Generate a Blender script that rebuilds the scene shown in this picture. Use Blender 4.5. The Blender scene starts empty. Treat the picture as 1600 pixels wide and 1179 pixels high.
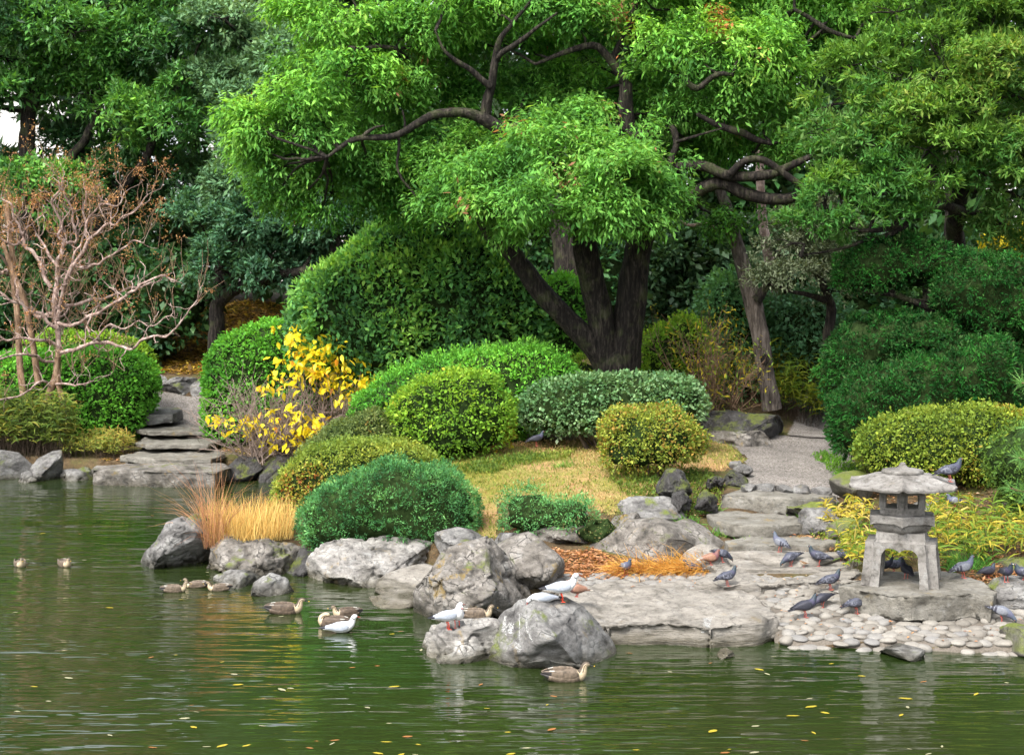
import bpy, bmesh, math, random
import numpy as np
from mathutils import Vector, Matrix

# ------------------------------------------------------------------ camera, world, sun, exposure
SC = bpy.context.scene
COL = SC.collection
F = 2200.0; CX, CY = 800.0, 589.5; HOR = 480.0; CAMZ = 4.0
PITCH = math.atan((CY - HOR) / F)

cam_d = bpy.data.cameras.new('camera'); cam = bpy.data.objects.new('camera', cam_d); COL.objects.link(cam)
cam_d.sensor_width = 36.0; cam_d.lens = F / 1600.0 * 36.0
cam_d.clip_start = 0.1; cam_d.clip_end = 2000.0
cam.location = (0, 0, CAMZ); cam.rotation_euler = (math.radians(90) - PITCH, 0, 0)
cam_d.dof.use_dof = True; cam_d.dof.focus_distance = 18.5; cam_d.dof.aperture_fstop = 3.5
SC.camera = cam

SUN_EL, SUN_AZ = 52.0, 212.0            # compass-like: direction the light comes from, degrees from +Y clockwise
wd = bpy.data.worlds.new('World'); SC.world = wd; wd.use_nodes = True
nt = wd.node_tree; nt.nodes.clear()
sky = nt.nodes.new('ShaderNodeTexSky'); sky.sky_type = 'NISHITA'; sky.sun_disc = False
sky.sun_elevation = math.radians(SUN_EL); sky.sun_rotation = math.radians(SUN_AZ)
sky.air_density = 1.0; sky.dust_density = 4.0; sky.ozone_density = 1.0
hs = nt.nodes.new('ShaderNodeHueSaturation'); hs.inputs['Saturation'].default_value = 0.30
bg = nt.nodes.new('ShaderNodeBackground'); bg.inputs['Strength'].default_value = 0.15
wo = nt.nodes.new('ShaderNodeOutputWorld')
nt.links.new(sky.outputs[0], hs.inputs['Color']); nt.links.new(hs.outputs[0], bg.inputs['Color']); nt.links.new(bg.outputs[0], wo.inputs['Surface'])

sd = bpy.data.lights.new('sun', 'SUN'); sd.energy = 1.35; sd.angle = math.radians(16); sd.color = (1.0, 0.95, 0.87)
sun = bpy.data.objects.new('sun', sd); COL.objects.link(sun)
az, el = math.radians(SUN_AZ), math.radians(SUN_EL)
to_sun = Vector((math.sin(az) * math.cos(el), math.cos(az) * math.cos(el), math.sin(el)))
sun.rotation_euler = to_sun.to_track_quat('Z', 'Y').to_euler(); sun.location = (-20, -20, 40)

SC.view_settings.view_transform = 'Standard'; SC.view_settings.look = 'None'
SC.view_settings.gamma = 1.0; SC.view_settings.use_curve_mapping = False
SC.view_settings.exposure = 1.75
SC.render.engine = 'CYCLES'
SC.cycles.use_denoising = True
SC.cycles.max_bounces = 8; SC.cycles.diffuse_bounces = 5; SC.cycles.glossy_bounces = 3
SC.cycles.transmission_bounces = 3; SC.cycles.caustics_reflective = False; SC.cycles.caustics_refractive = False
SC.cycles.sample_clamp_indirect = 4.0

# ------------------------------------------------------------------ picture -> place
_cp, _sp = math.cos(PITCH), math.sin(PITCH)
def ray(px, py):
    x = (px - CX) / F; u = -(py - CY) / F
    return np.array([x, _cp + u * _sp, -_sp + u * _cp])
def W(px, py, D):
    d = ray(px, py); return np.array([0, 0, CAMZ]) + d * (D / d[1])
def G(px, py, z=0.0):
    d = ray(px, py); return np.array([0, 0, CAMZ]) + d * ((z - CAMZ) / d[2])

# ------------------------------------------------------------------ numpy noise
def _hash(i, j, k, seed):
    with np.errstate(over='ignore'):
        h = (i.astype(np.int64) * 374761393 + j.astype(np.int64) * 668265263 + k.astype(np.int64) * 2147483647 + seed * 974634777) & 0xffffffff
        h = ((h ^ (h >> 13)) * 1274126177) & 0xffffffff
        h = h ^ (h >> 16)
    return (h & 0xffff) / 65535.0
def vnoise(p, seed=0):
    p = np.asarray(p, float); i = np.floor(p); f = p - i; i = i.astype(np.int64)
    f = f * f * (3 - 2 * f); r = 0
    for a in (0, 1):
        for b in (0, 1):
            for c in (0, 1):
                w = (f[:, 0] if a else 1 - f[:, 0]) * (f[:, 1] if b else 1 - f[:, 1]) * (f[:, 2] if c else 1 - f[:, 2])
                r = r + w * _hash(i[:, 0] + a, i[:, 1] + b, i[:, 2] + c, seed)
    return r * 2 - 1
def fbm(p, seed=0, octs=4, gain=0.5):
    r = 0; a = 1.0; p = np.asarray(p, float)
    for o in range(octs):
        r = r + a * vnoise(p * (2 ** o) + 17.3 * o, seed + o); a *= gain
    return r

RNG = np.random.default_rng(7)
def nrm(v):
    return v / np.maximum(np.linalg.norm(v, axis=-1, keepdims=True), 1e-9)

# ------------------------------------------------------------------ object helpers
def link(name, me, mat=None, parent=None):
    o = bpy.data.objects.new(name, me); COL.objects.link(o)
    if mat is not None and me is not None and not me.materials: me.materials.append(mat)
    if parent is not None: o.parent = parent
    return o
def tag(o, label=None, cat=None, group=None, kind=None):
    if label: o['label'] = label
    if cat: o['category'] = cat
    if group: o['group'] = group
    if kind: o['kind'] = kind
    return o
def thing(name, loc, label, cat, group=None, rz=0.0):
    o = bpy.data.objects.new(name, None); COL.objects.link(o)
    o.location = [float(v) for v in loc]; o.rotation_euler = (0, 0, rz); o.empty_display_size = 0.2
    return tag(o, label, cat, group)
def np_mesh(name, V, faces, smooth=True, col=None, uv=None):
    """V (n,3); faces (m,k) array of equal-sided faces or a list of arrays; col (m,3) one colour for each face"""
    me = bpy.data.meshes.new(name)
    if not isinstance(faces, (list, tuple)): faces = [faces]
    faces = [np.asarray(f, np.int32) for f in faces if len(f)]
    nv = len(V); nf = sum(len(f) for f in faces); nl = sum(f.size for f in faces)
    me.vertices.add(nv); me.vertices.foreach_set('co', np.ascontiguousarray(V, np.float32).ravel())
    me.loops.add(nl); me.loops.foreach_set('vertex_index', np.concatenate([f.ravel() for f in faces]))
    me.polygons.add(nf)
    tot = np.concatenate([np.full(len(f), f.shape[1], np.int32) for f in faces])
    st = np.concatenate([[0], np.cumsum(tot)[:-1]]).astype(np.int32)
    me.polygons.foreach_set('loop_start', st)
    me.update(calc_edges=True)
    if smooth: me.shade_smooth()
    if col is not None:
        a = me.attributes.new('col', 'FLOAT_VECTOR', 'FACE'); a.data.foreach_set('vector', np.ascontiguousarray(col, np.float32).ravel())
    return me
def relative(V, o):
    """vertices given in world space, moved into the space of the thing o (unrotated empties)"""
    return V - np.array(o.location)[None, :]

_ico = {}
def ico(level):
    if level not in _ico:
        bm = bmesh.new(); bmesh.ops.create_icosphere(bm, subdivisions=level, radius=1.0)
        v = np.array([q.co[:] for q in bm.verts]); f = np.array([[w.index for w in q.verts] for q in bm.faces]); bm.free()
        _ico[level] = (nrm(v), f)
    return _ico[level]
def vert_normals(V, Fc):
    n = np.cross(V[Fc[:, 1]] - V[Fc[:, 0]], V[Fc[:, 2]] - V[Fc[:, 0]]); out = np.zeros_like(V)
    for k in range(3): np.add.at(out, Fc[:, k], n)
    return nrm(out)

# ------------------------------------------------------------------ materials
MATS = {}
def mat(name):
    m = bpy.data.materials.new(name); m.use_nodes = True; n = m.node_tree; n.nodes.clear()
    out = n.nodes.new('ShaderNodeOutputMaterial'); MATS[name] = m
    return m, n, out
def N(n, typ, **kw):
    q = n.nodes.new(typ)
    for k, v in kw.items():
        if k.startswith('i_'):
            key = k[2:].replace('_', ' ')
            q.inputs[int(key) if key.isdigit() else key].default_value = v
        else: setattr(q, k, v)
    return q
def ramp(n, fac, stops):
    r = n.nodes.new('ShaderNodeValToRGB'); e = r.color_ramp.elements
    e[0].position, e[0].color = stops[0][0], (*stops[0][1], 1)
    e[1].position, e[1].color = stops[-1][0], (*stops[-1][1], 1)
    for p, c in stops[1:-1]:
        q = e.new(p); q.color = (*c, 1)
    n.links.new(fac, r.inputs[0]); return r
def g3(v): return (v, v, v)
def noise(n, vec, scale, detail=4, rough=0.6, dist=0.0):
    q = N(n, 'ShaderNodeTexNoise', i_Scale=scale, i_Detail=detail, i_Roughness=rough, i_Distortion=dist)
    if vec is not None: n.links.new(vec, q.inputs['Vector'])
    return q
def mixc(n, fac, a, b, blend='MIX'):
    q = n.nodes.new('ShaderNodeMix'); q.data_type = 'RGBA'; q.blend_type = blend
    for s, v in ((q.inputs[0], fac), (q.inputs[6], a), (q.inputs[7], b)):
        if hasattr(v, 'is_output') or hasattr(v, 'links'): n.links.new(v, s)
        else: s.default_value = v if isinstance(v, (int, float)) else (*v, 1)
    return q.outputs[2]
def math_(n, op, a, b=None, clamp=False):
    q = n.nodes.new('ShaderNodeMath'); q.operation = op; q.use_clamp = clamp
    for s, v in ((q.inputs[0], a), (q.inputs[1], b)):
        if v is None: continue
        if hasattr(v, 'links'): n.links.new(v, s)
        else: s.default_value = v
    return q.outputs[0]
def maprange(n, v, a, b, c=0.0, d=1.0):
    q = n.nodes.new('ShaderNodeMapRange'); n.links.new(v, q.inputs[0])
    for i, x in zip((1, 2, 3, 4), (a, b, c, d)): q.inputs[i].default_value = x
    return q.outputs[0]

def leaf_material(name, trans=0.35, rough=0.5, spec=0.4, gain=1.0):
    m, n, out = mat(name)
    at = N(n, 'ShaderNodeAttribute', attribute_name='col')
    geo = N(n, 'ShaderNodeNewGeometry')
    base = at.outputs['Color']
    # paler underside of the leaf
    under = mixc(n, 0.35, base, (0.10, 0.14, 0.05))
    base = mixc(n, geo.outputs['Backfacing'], base, under)
    p = N(n, 'ShaderNodeBsdfPrincipled', i_Roughness=rough); p.inputs['Specular IOR Level'].default_value = spec
    n.links.new(base, p.inputs['Base Color'])
    t = N(n, 'ShaderNodeBsdfTranslucent')
    tc = mixc(n, 1.0, at.outputs['Color'], (1.25, 1.15, 0.55), 'MULTIPLY'); n.links.new(tc, t.inputs['Color'])
    mx = N(n, 'ShaderNodeMixShader'); mx.inputs[0].default_value = trans
    n.links.new(p.outputs[0], mx.inputs[1]); n.links.new(t.outputs[0], mx.inputs[2]); n.links.new(mx.outputs[0], out.inputs['Surface'])
    return m
leaf_soft = leaf_material('leaf_soft', 0.44, 0.6, 0.14)
leaf_gloss = leaf_material('leaf_gloss', 0.30, 0.42, 0.25)
leaf_dull = leaf_material('leaf_dull', 0.25, 0.65, 0.10)
leaf_dry = leaf_material('leaf_dry', 0.30, 0.7, 0.2)

def plain(name, c, rough=0.6, spec=0.3, attr=False, var=0.0, scale=20.0, bump=0.0):
    m, n, out = mat(name)
    p = N(n, 'ShaderNodeBsdfPrincipled', i_Roughness=rough); p.inputs['Specular IOR Level'].default_value = spec
    tc = N(n, 'ShaderNodeTexCoord'); ns = noise(n, tc.outputs['Object'], scale, 4)
    if attr: base = N(n, 'ShaderNodeAttribute', attribute_name='col').outputs['Color']
    else: base = None
    lo = tuple(1 - var for _ in range(3)); hi = tuple(1 + var for _ in range(3))
    r = ramp(n, ns.outputs[0], [(0.3, lo), (0.7, hi)])
    c2 = mixc(n, 1.0, base if base is not None else c, r.outputs[0], 'MULTIPLY')
    n.links.new(c2, p.inputs['Base Color'])
    if bump:
        b = N(n, 'ShaderNodeBump', i_Strength=bump, i_Distance=0.01); n.links.new(ns.outputs[0], b.inputs['Height']); n.links.new(b.outputs[0], p.inputs['Normal'])
    n.links.new(p.outputs[0], out.inputs['Surface'])
    return m

def rock_material(name, light, mid, dark, scale=1.0, moss=0.0, lichen=0.15, strata=0.0, pit=0.5, ochre=0.1, bump=0.6, wet=True):
    m, n, out = mat(name)
    geo = N(n, 'ShaderNodeNewGeometry'); pos = geo.outputs['Position']
    mp = N(n, 'ShaderNodeMapping'); mp.inputs['Scale'].default_value = (1, 1, 1 + strata * 5); n.links.new(pos, mp.inputs['Vector'])
    v = mp.outputs[0]
    n1 = noise(n, v, 2.2 * scale, 8, 0.65, 0.12); n2 = noise(n, v, 11 * scale, 8, 0.7, 0.2); n3 = noise(n, pos, 60 * scale, 4, 0.7)
    base = ramp(n, n1.outputs[0], [(0.30, dark), (0.47, mid), (0.66, light)]).outputs[0]
    f2 = ramp(n, n2.outputs[0], [(0.33, g3(0.42)), (0.46, g3(0.95)), (0.68, g3(1.2))]).outputs[0]
    base = mixc(n, 1.0, base, f2, 'MULTIPLY')
    f3 = ramp(n, n3.outputs[0], [(0.3, g3(0.75)), (0.7, g3(1.2))]).outputs[0]
    base = mixc(n, 0.7, base, mixc(n, 1.0, base, f3, 'MULTIPLY'))
    # pits and veins
    vo = N(n, 'ShaderNodeTexVoronoi', i_Scale=5.0 * scale); vo.feature = 'DISTANCE_TO_EDGE'; n.links.new(mixc(n, 0.12, v, n1.outputs['Color'], 'ADD'), vo.inputs['Vector'])
    crack = maprange(n, vo.outputs['Distance'], 0.0, 0.05, 1.0, 0.0)
    ck = math_(n, 'MULTIPLY', crack, maprange(n, n1.outputs[0], 0.5, 0.62), True)
    base = mixc(n, math_(n, 'MULTIPLY', ck, pit), base, tuple(x * 0.35 for x in dark))
    # lichen and bird lime
    n4 = noise(n, pos, 3.3 * scale, 6, 0.7)
    lf = math_(n, 'MULTIPLY', maprange(n, n4.outputs[0], 0.57, 0.66), lichen, True)
    base = mixc(n, lf, base, (0.30, 0.30, 0.29))
    n5 = noise(n, pos, 2.6, 5, 0.7, 0.5)
    of = math_(n, 'MULTIPLY', maprange(n, n5.outputs[0], 0.60, 0.68), ochre, True)
    base = mixc(n, of, base, (0.19, 0.13, 0.035))
    if moss:
        sp = N(n, 'ShaderNodeSeparateXYZ'); n.links.new(geo.outputs['Normal'], sp.inputs[0])
        n6 = noise(n, pos, 2.0, 6, 0.7)
        mf = math_(n, 'MULTIPLY', maprange(n, sp.outputs[2], -0.1, 0.7), maprange(n, n6.outputs[0], 0.62 - 0.25 * moss, 0.70 - 0.2 * moss), True)
        base = mixc(n, mf, base, mixc(n, n3.outputs[0], (0.04, 0.06, 0.008), (0.14, 0.16, 0.03)))
    p = N(n, 'ShaderNodeBsdfPrincipled'); p.inputs['Specular IOR Level'].default_value = 0.35
    rough = 0.8
    if wet:
        sp2 = N(n, 'ShaderNodeSeparateXYZ'); n.links.new(pos, sp2.inputs[0])
        h = math_(n, 'ADD', sp2.outputs[2], maprange(n, n1.outputs[0], 0.3, 0.7, -0.08, 0.10))
        wf = maprange(n, h, 0.05, 0.20, 1.0, 0.0)
        base = mixc(n, math_(n, 'MULTIPLY', wf, 0.75), base, mixc(n, 1.0, base, (0.30, 0.27, 0.16), 'MULTIPLY'))
        n.links.new(maprange(n, wf, 0, 1, 0.8, 0.25), p.inputs['Roughness'])
    else: p.inputs['Roughness'].default_value = rough
    n.links.new(base, p.inputs['Base Color'])
    hsum = math_(n, 'ADD', math_(n, 'MULTIPLY', n1.outputs[0], 1.6), math_(n, 'MULTIPLY', n2.outputs[0], 0.5))
    hsum = math_(n, 'ADD', hsum, math_(n, 'MULTIPLY', n3.outputs[0], 0.2)); hsum = math_(n, 'SUBTRACT', hsum, math_(n, 'MULTIPLY', ck, 0.5 * pit))
    b = N(n, 'ShaderNodeBump', i_Strength=bump, i_Distance=0.06); n.links.new(hsum, b.inputs['Height']); n.links.new(b.outputs[0], p.inputs['Normal'])
    n.links.new(p.outputs[0], out.inputs['Surface'])
    return m
R_LIGHT = rock_material('rock_light', (0.335, 0.323, 0.301), (0.167, 0.158, 0.146), (0.026, 0.024, 0.021), 1.0, 0, 0.5, 0.3, 0.8, 0.5)
R_BROWN = rock_material('rock_brown', (0.242, 0.225, 0.203), (0.112, 0.101, 0.088), (0.016, 0.015, 0.012), 1.2, 0.25, 0.35, 0.1, 1.0, 0.8, 0.8)
R_GREY = rock_material('rock_grey', (0.222, 0.219, 0.210), (0.106, 0.102, 0.098), (0.018, 0.017, 0.016), 1.1, 0.2, 0.3, 0.2, 0.8, 0.3)
R_LAVA = rock_material('rock_lava', (0.075, 0.072, 0.07), (0.035, 0.033, 0.032), (0.010, 0.009, 0.009), 2.2, 0.45, 0.15, 0, 0.6, 0.1, 1.0, False)
R_SLAB = rock_material('rock_slab', (0.232, 0.215, 0.189), (0.174, 0.160, 0.139), (0.075, 0.067, 0.055), 0.8, 0, 0.3, 1.0, 0.6, 0.2)
R_STEP = rock_material('step_stone', (0.186, 0.177, 0.155), (0.130, 0.121, 0.102), (0.056, 0.050, 0.038), 1.3, 0.0, 0.25, 0.1, 0.2, 0.5, 0.5, False)
R_MOSSY = rock_material('rock_mossy', (0.140, 0.133, 0.115), (0.084, 0.077, 0.064), (0.028, 0.027, 0.021), 1.3, 0.9, 0.2, 0, 0.6, 0.3, 0.7, False)
R_LANT = rock_material('lantern_stone', (0.212, 0.203, 0.190), (0.144, 0.135, 0.123), (0.041, 0.037, 0.031), 1.8, 0, 0.35, 0, 0.1, 0.1, 0.35, False)

def bark_material(name, a, b, c, zscale=0.15, scale=18, bump=1.0, moss=0.0):
    m, n, out = mat(name)
    tc = N(n, 'ShaderNodeNewGeometry'); mp = N(n, 'ShaderNodeMapping'); mp.inputs['Scale'].default_value = (1, 1, zscale); n.links.new(tc.outputs['Position'], mp.inputs['Vector'])
    n1 = noise(n, mp.outputs[0], scale, 8, 0.7, 0.6); n2 = noise(n, tc.outputs['Position'], 3.0, 5, 0.6)
    base = ramp(n, n1.outputs[0], [(0.36, a), (0.5, b), (0.64, c)]).outputs[0]
    base = mixc(n, 1.0, base, ramp(n, n2.outputs[0], [(0.35, g3(0.65)), (0.65, g3(1.3))]).outputs[0], 'MULTIPLY')
    if moss: base = mixc(n, math_(n, 'MULTIPLY', maprange(n, n2.outputs[0], 0.52, 0.62), moss, True), base, (0.05, 0.065, 0.02))
    p = N(n, 'ShaderNodeBsdfPrincipled', i_Roughness=0.85); p.inputs['Specular IOR Level'].default_value = 0.2
    n.links.new(base, p.inputs['Base Color'])
    bb = N(n, 'ShaderNodeBump', i_Strength=bump, i_Distance=0.04); n.links.new(n1.outputs[0], bb.inputs['Height']); n.links.new(bb.outputs[0], p.inputs['Normal'])
    n.links.new(p.outputs[0], out.inputs['Surface']); return m
B_DARK = bark_material('bark_dark', (0.003, 0.0025, 0.002), (0.014, 0.011, 0.009), (0.055, 0.046, 0.037), moss=0.35)
B_PALE = bark_material('bark_pale', (0.12, 0.078, 0.064), (0.26, 0.185, 0.16), (0.44, 0.35, 0.31), 0.5, 9, 0.5)
B_TAN = bark_material('bark_tan', (0.10, 0.06, 0.035), (0.19, 0.12, 0.075), (0.30, 0.21, 0.14), 0.4, 9, 0.5)
B_GREY = bark_material('bark_grey', (0.03, 0.024, 0.02), (0.085, 0.070, 0.060), (0.18, 0.155, 0.135), 0.12, 16, 1.0)
B_TWIG = plain('twig_wood', (0.07, 0.052, 0.038), 0.9, 0.1, var=0.5, scale=8)
B_TWIGP = plain('twig_pale', (0.22, 0.17, 0.145), 0.9, 0.1, var=0.4, scale=8)
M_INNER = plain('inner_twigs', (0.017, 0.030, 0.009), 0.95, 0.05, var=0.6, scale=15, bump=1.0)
# ------------------------------------------------------------------ generators: tubes, blobs, leaves
def catmull(P, R, step):
    P = np.asarray(P, float); R = np.asarray(R, float)
    if len(P) < 2: return P, R
    Q = np.vstack([2 * P[0] - P[1], P, 2 * P[-1] - P[-2]]); outP = []; outR = []
    for i in range(len(P) - 1):
        p0, p1, p2, p3 = Q[i:i + 4]; n = max(1, int(np.linalg.norm(p2 - p1) / step))
        t = (np.arange(n) / n)[:, None]
        outP.append(0.5 * (2 * p1 + (p2 - p0) * t + (2 * p0 - 5 * p1 + 4 * p2 - p3) * t ** 2 + (3 * p1 - 3 * p2 + p3 - p0) * t ** 3))
        outR.append(R[i] + (R[i + 1] - R[i]) * t[:, 0])
    outP.append(P[-1:]); outR.append(R[-1:])
    return np.vstack(outP), np.concatenate(outR)
class Tubes:
    def __init__(s): s.V = []; s.Q = []; s.T = []; s.n = 0
    def add(s, P, R, k=7, step=None, rough=0.0, gnarl=0.0, seed=0, cap=True):
        P = np.asarray(P, float); R = np.asarray(R, float)
        if R.ndim == 0: R = np.full(len(P), float(R))
        if step: P, R = catmull(P, R, step)
        if gnarl:
            g = np.stack([fbm(P * 1.6 + 31 * a, seed + a, 3) for a in range(3)], 1); w = np.linspace(0, 1, len(P))[:, None]
            P = P + g * gnarl * np.minimum(1, w * 4)
        T = nrm(np.gradient(P, axis=0)); ref = np.array([0.13, 0.9, 0.41])
        A = nrm(np.cross(T, ref)); B = np.cross(T, A)
        th = np.arange(k) / k * 2 * np.pi
        rr = R[:, None] * np.ones(k)[None]
        if rough:
            q = np.stack([np.cos(th)[None] * 2 + P[:, :1] * 1.2, np.sin(th)[None] * 2 + P[:, 1:2] * 1.2, P[:, 2:3] * 1.2 + 0 * th[None]], -1).reshape(-1, 3)
            rr = rr * (1 + rough * fbm(q, seed + 9, 3).reshape(len(P), k))
        V = P[:, None, :] + rr[..., None] * (np.cos(th)[None, :, None] * A[:, None] + np.sin(th)[None, :, None] * B[:, None])
        V = V.reshape(-1, 3); m = len(P)
        i = np.arange(m - 1)[:, None] * k; j = np.arange(k)[None]; j2 = (j + 1) % k
        Q = np.stack([i + j, i + j2, i + k + j2, i + k + j], -1).reshape(-1, 4) + s.n
        s.V.append(V); s.Q.append(Q); s.n += len(V)
        if cap:
            s.V.append(P[-1:] + T[-1:] * R[-1]); e = s.n; s.n += 1
            b = e - k; s.T.append(np.stack([b + np.arange(k), b + (np.arange(k) + 1) % k, np.full(k, e)], 1))
        return P, R
    def build(s, name, m, parent=None, kind=None):
        V = np.vstack(s.V)
        if parent is not None: V = relative(V, parent)
        me = np_mesh(name, V, s.Q + s.T); o = link(name, me, m, parent)
        if kind: o['kind'] = kind
        return o

def radial(outline, cx, cz, th):
    """outline radius seen from the centre, for angles th"""
    P = np.asarray(outline, float); P2 = np.roll(P, -1, 0); t = np.linspace(0, 1, 24, endpoint=False)[None, :, None]
    D = (P[:, None] * (1 - t) + P2[:, None] * t).reshape(-1, 2) - np.array([cx, cz])
    a = np.arctan2(D[:, 1], D[:, 0]); r = np.hypot(D[:, 0], D[:, 1])
    nb = 96; idx = ((a + np.pi) / (2 * np.pi) * nb).astype(int) % nb
    R = np.full(nb, np.nan)
    for i in range(nb):
        s = r[idx == i]
        if len(s): R[i] = s.max()
    ok = ~np.isnan(R); xs = (np.arange(nb) + 0.5) / nb * 2 * np.pi - np.pi
    return np.interp(th, xs[ok], R[ok], period=2 * np.pi)

def blob(outline_px, D, depth, level=5, a=0.62, b=0.85, lean=0.0, centre=None):
    """closed solid whose side view follows the outline (picture units) at distance D+0.35*depth; world vertices and faces"""
    Dc = D + 0.35 * depth
    O = np.array([W(x, y, Dc)[[0, 2]] for x, y in outline_px])
    cx, cz = (O.min(0) + O.max(0)) / 2
    if centre: cx, cz = W(centre[0], centre[1], Dc)[[0, 2]]
    u, Fc = ico(level); th = np.arctan2(u[:, 2], u[:, 0]); c = np.sqrt(np.maximum(0, 1 - u[:, 1] ** 2))
    R = radial(O, cx, cz, th); rho = c ** a
    y = np.sign(u[:, 1]) * np.abs(u[:, 1]) ** b * depth / 2
    V = np.stack([cx + rho * R * np.cos(th), Dc + y + lean * rho * R * np.sin(th), cz + rho * R * np.sin(th)], 1)
    return V, Fc

def rock_mesh(V, Fc, amp, freq, seed, strata=0.0, facet=0.0, pits=0.0):
    size = (V.max(0) - V.min(0)).min()
    for (f, a_, o) in ((freq, amp, 4),):
        n = vert_normals(V, Fc); d = fbm(V * f, seed, o, 0.42) * a_
        if facet:   # flatten towards a few planes
            ctr = (V.max(0) + V.min(0)) / 2; rg = np.random.default_rng(seed)
            P = V - ctr
            for k in range(14):
                pn = rg.normal(size=3) * [.75, .6, .8]; pn[1] = -abs(pn[1]) - .35; pn[2] += .15; pn = nrm(pn); s = P @ pn; lim = np.quantile(s, 1 - facet * rg.uniform(0.3, 1.0))
                over = np.maximum(0, s - lim); P = P - over[:, None] * pn * 0.85
            w0 = V.max(0) - V.min(0); P = (P - (P.max(0) + P.min(0)) / 2) * (w0 / (P.max(0) - P.min(0)))
            V = P + ctr; n = vert_normals(V, Fc)
        if strata:
            q = V * np.array([0.5, 0.5, 7.0]) ; q[:, 2] += 0.6 * fbm(V * 0.9, seed + 5, 2)
            d = d + strata * (1 - 2 * np.abs(vnoise(q, seed + 3)))
        if pits:
            r = 1 - np.abs(fbm(V * freq * 2.3, seed + 8, 3)); d = d - pits * np.maximum(0, r - 0.78) * 4
        V = V + n * d[:, None]
    return V

def make_rock(name, outline, D, depth, m, label, level=5, amp=0.06, freq=1.8, seed=1, strata=0.0, facet=0.35, pits=0.03, a=0.62, b=0.8, group=None, cat='rock', kind=None, lean=0.0):
    V, Fc = blob(outline, D, depth, level, a, b, lean)
    V = rock_mesh(V, Fc, amp, freq, seed, strata, facet, pits)
    c = (V.max(0) + V.min(0)) / 2; c[2] = max(V[:, 2].min(), -0.3)
    o = link(name, np_mesh(name, V - c, Fc), m); o.location = c
    return tag(o, label, cat, group, kind)

def pick_cols(n, palette, P=None, freq=0.8, var=0.18, rng=RNG, patch=0.5):
    """one leaf colour each: weights shifted by a slow noise so kinds of leaves grow in patches"""
    pal = np.array([c for c, w in palette]); w = np.array([w for c, w in palette], float); w /= w.sum(); cum = np.cumsum(w)
    x = rng.random(n)
    if P is not None: x = np.clip(x * (1 - patch) + patch * (0.5 + 0.75 * fbm(P * freq, 77, 3)), 0, 0.9999)
    i = np.minimum(np.searchsorted(cum, x), len(pal) - 1)
    v = 1 + rng.normal(0, var, (n, 1))
    return np.clip(pal[i] * v, 0.002, 0.9)

def leaf_geo(P, Nn, per, L, Wd, spread=0.9, droop=0.3, rad=0.06, face_up=0.6, palette=(((0.05, 0.1, 0.02), 1),), freq=0.8, var=0.18, patch=0.5, fold=0.25, rng=RNG, bend=0.0, lvar=0.38):
    """P, Nn: sprig centres and outward directions; per leaves each"""
    K = len(P) * per
    C = np.repeat(P, per, 0) + rng.normal(0, rad, (K, 3)); NN = np.repeat(Nn, per, 0)
    d = NN + rng.normal(0, spread, (K, 3)); d = nrm(d); d[:, 2] -= droop; d = nrm(d)
    nf = NN * 0.5 + rng.normal(0, 0.45, (K, 3)); nf[:, 2] += face_up
    s = nrm(np.cross(d, nf)); up = np.cross(s, d)
    l = (L * (1 + rng.normal(0, lvar, K))).clip(L * 0.4, L * 1.8)[:, None]; w = Wd / L * l * 0.5
    V = np.empty((K, 4, 3))
    V[:, 0] = C; V[:, 1] = C + d * l * 0.45 + s * w + up * w * fold
    V[:, 2] = C + d * l - up * l * bend; V[:, 3] = C + d * l * 0.45 - s * w + up * w * fold
    cols = pick_cols(K, palette, C, freq, var, rng, patch)
    return V.reshape(-1, 3), cols
class Leaves:
    def __init__(s): s.V = []; s.C = []
    def add(s, vc): s.V.append(vc[0]); s.C.append(vc[1])
    def build(s, name, m, parent=None, kind='stuff'):
        V = np.vstack(s.V); C = np.vstack(s.C)
        if parent is not None: V = relative(V, parent)
        Q = np.arange(len(V)).reshape(-1, 4)
        o = link(name, np_mesh(name, V, Q, smooth=False, col=C), m, parent)
        if kind: o['kind'] = kind
        global LEAFCOUNT; LEAFCOUNT += len(Q)
        return o
LEAFCOUNT = 0

def sample_surface(V, Fc, n, rng=RNG, weight=None):
    t = V[Fc]; cr = np.cross(t[:, 1] - t[:, 0], t[:, 2] - t[:, 0]); ar = np.linalg.norm(cr, axis=1) / 2; fn = nrm(cr)
    w = ar if weight is None else ar * weight(t.mean(1), fn)
    i = rng.choice(len(Fc), n, p=w / w.sum()); r = rng.random((n, 2)); q = np.sqrt(r[:, :1])
    P = t[i, 0] * (1 - q) + t[i, 1] * q * (1 - r[:, 1:]) + t[i, 2] * q * r[:, 1:]
    return P, fn[i]

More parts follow.
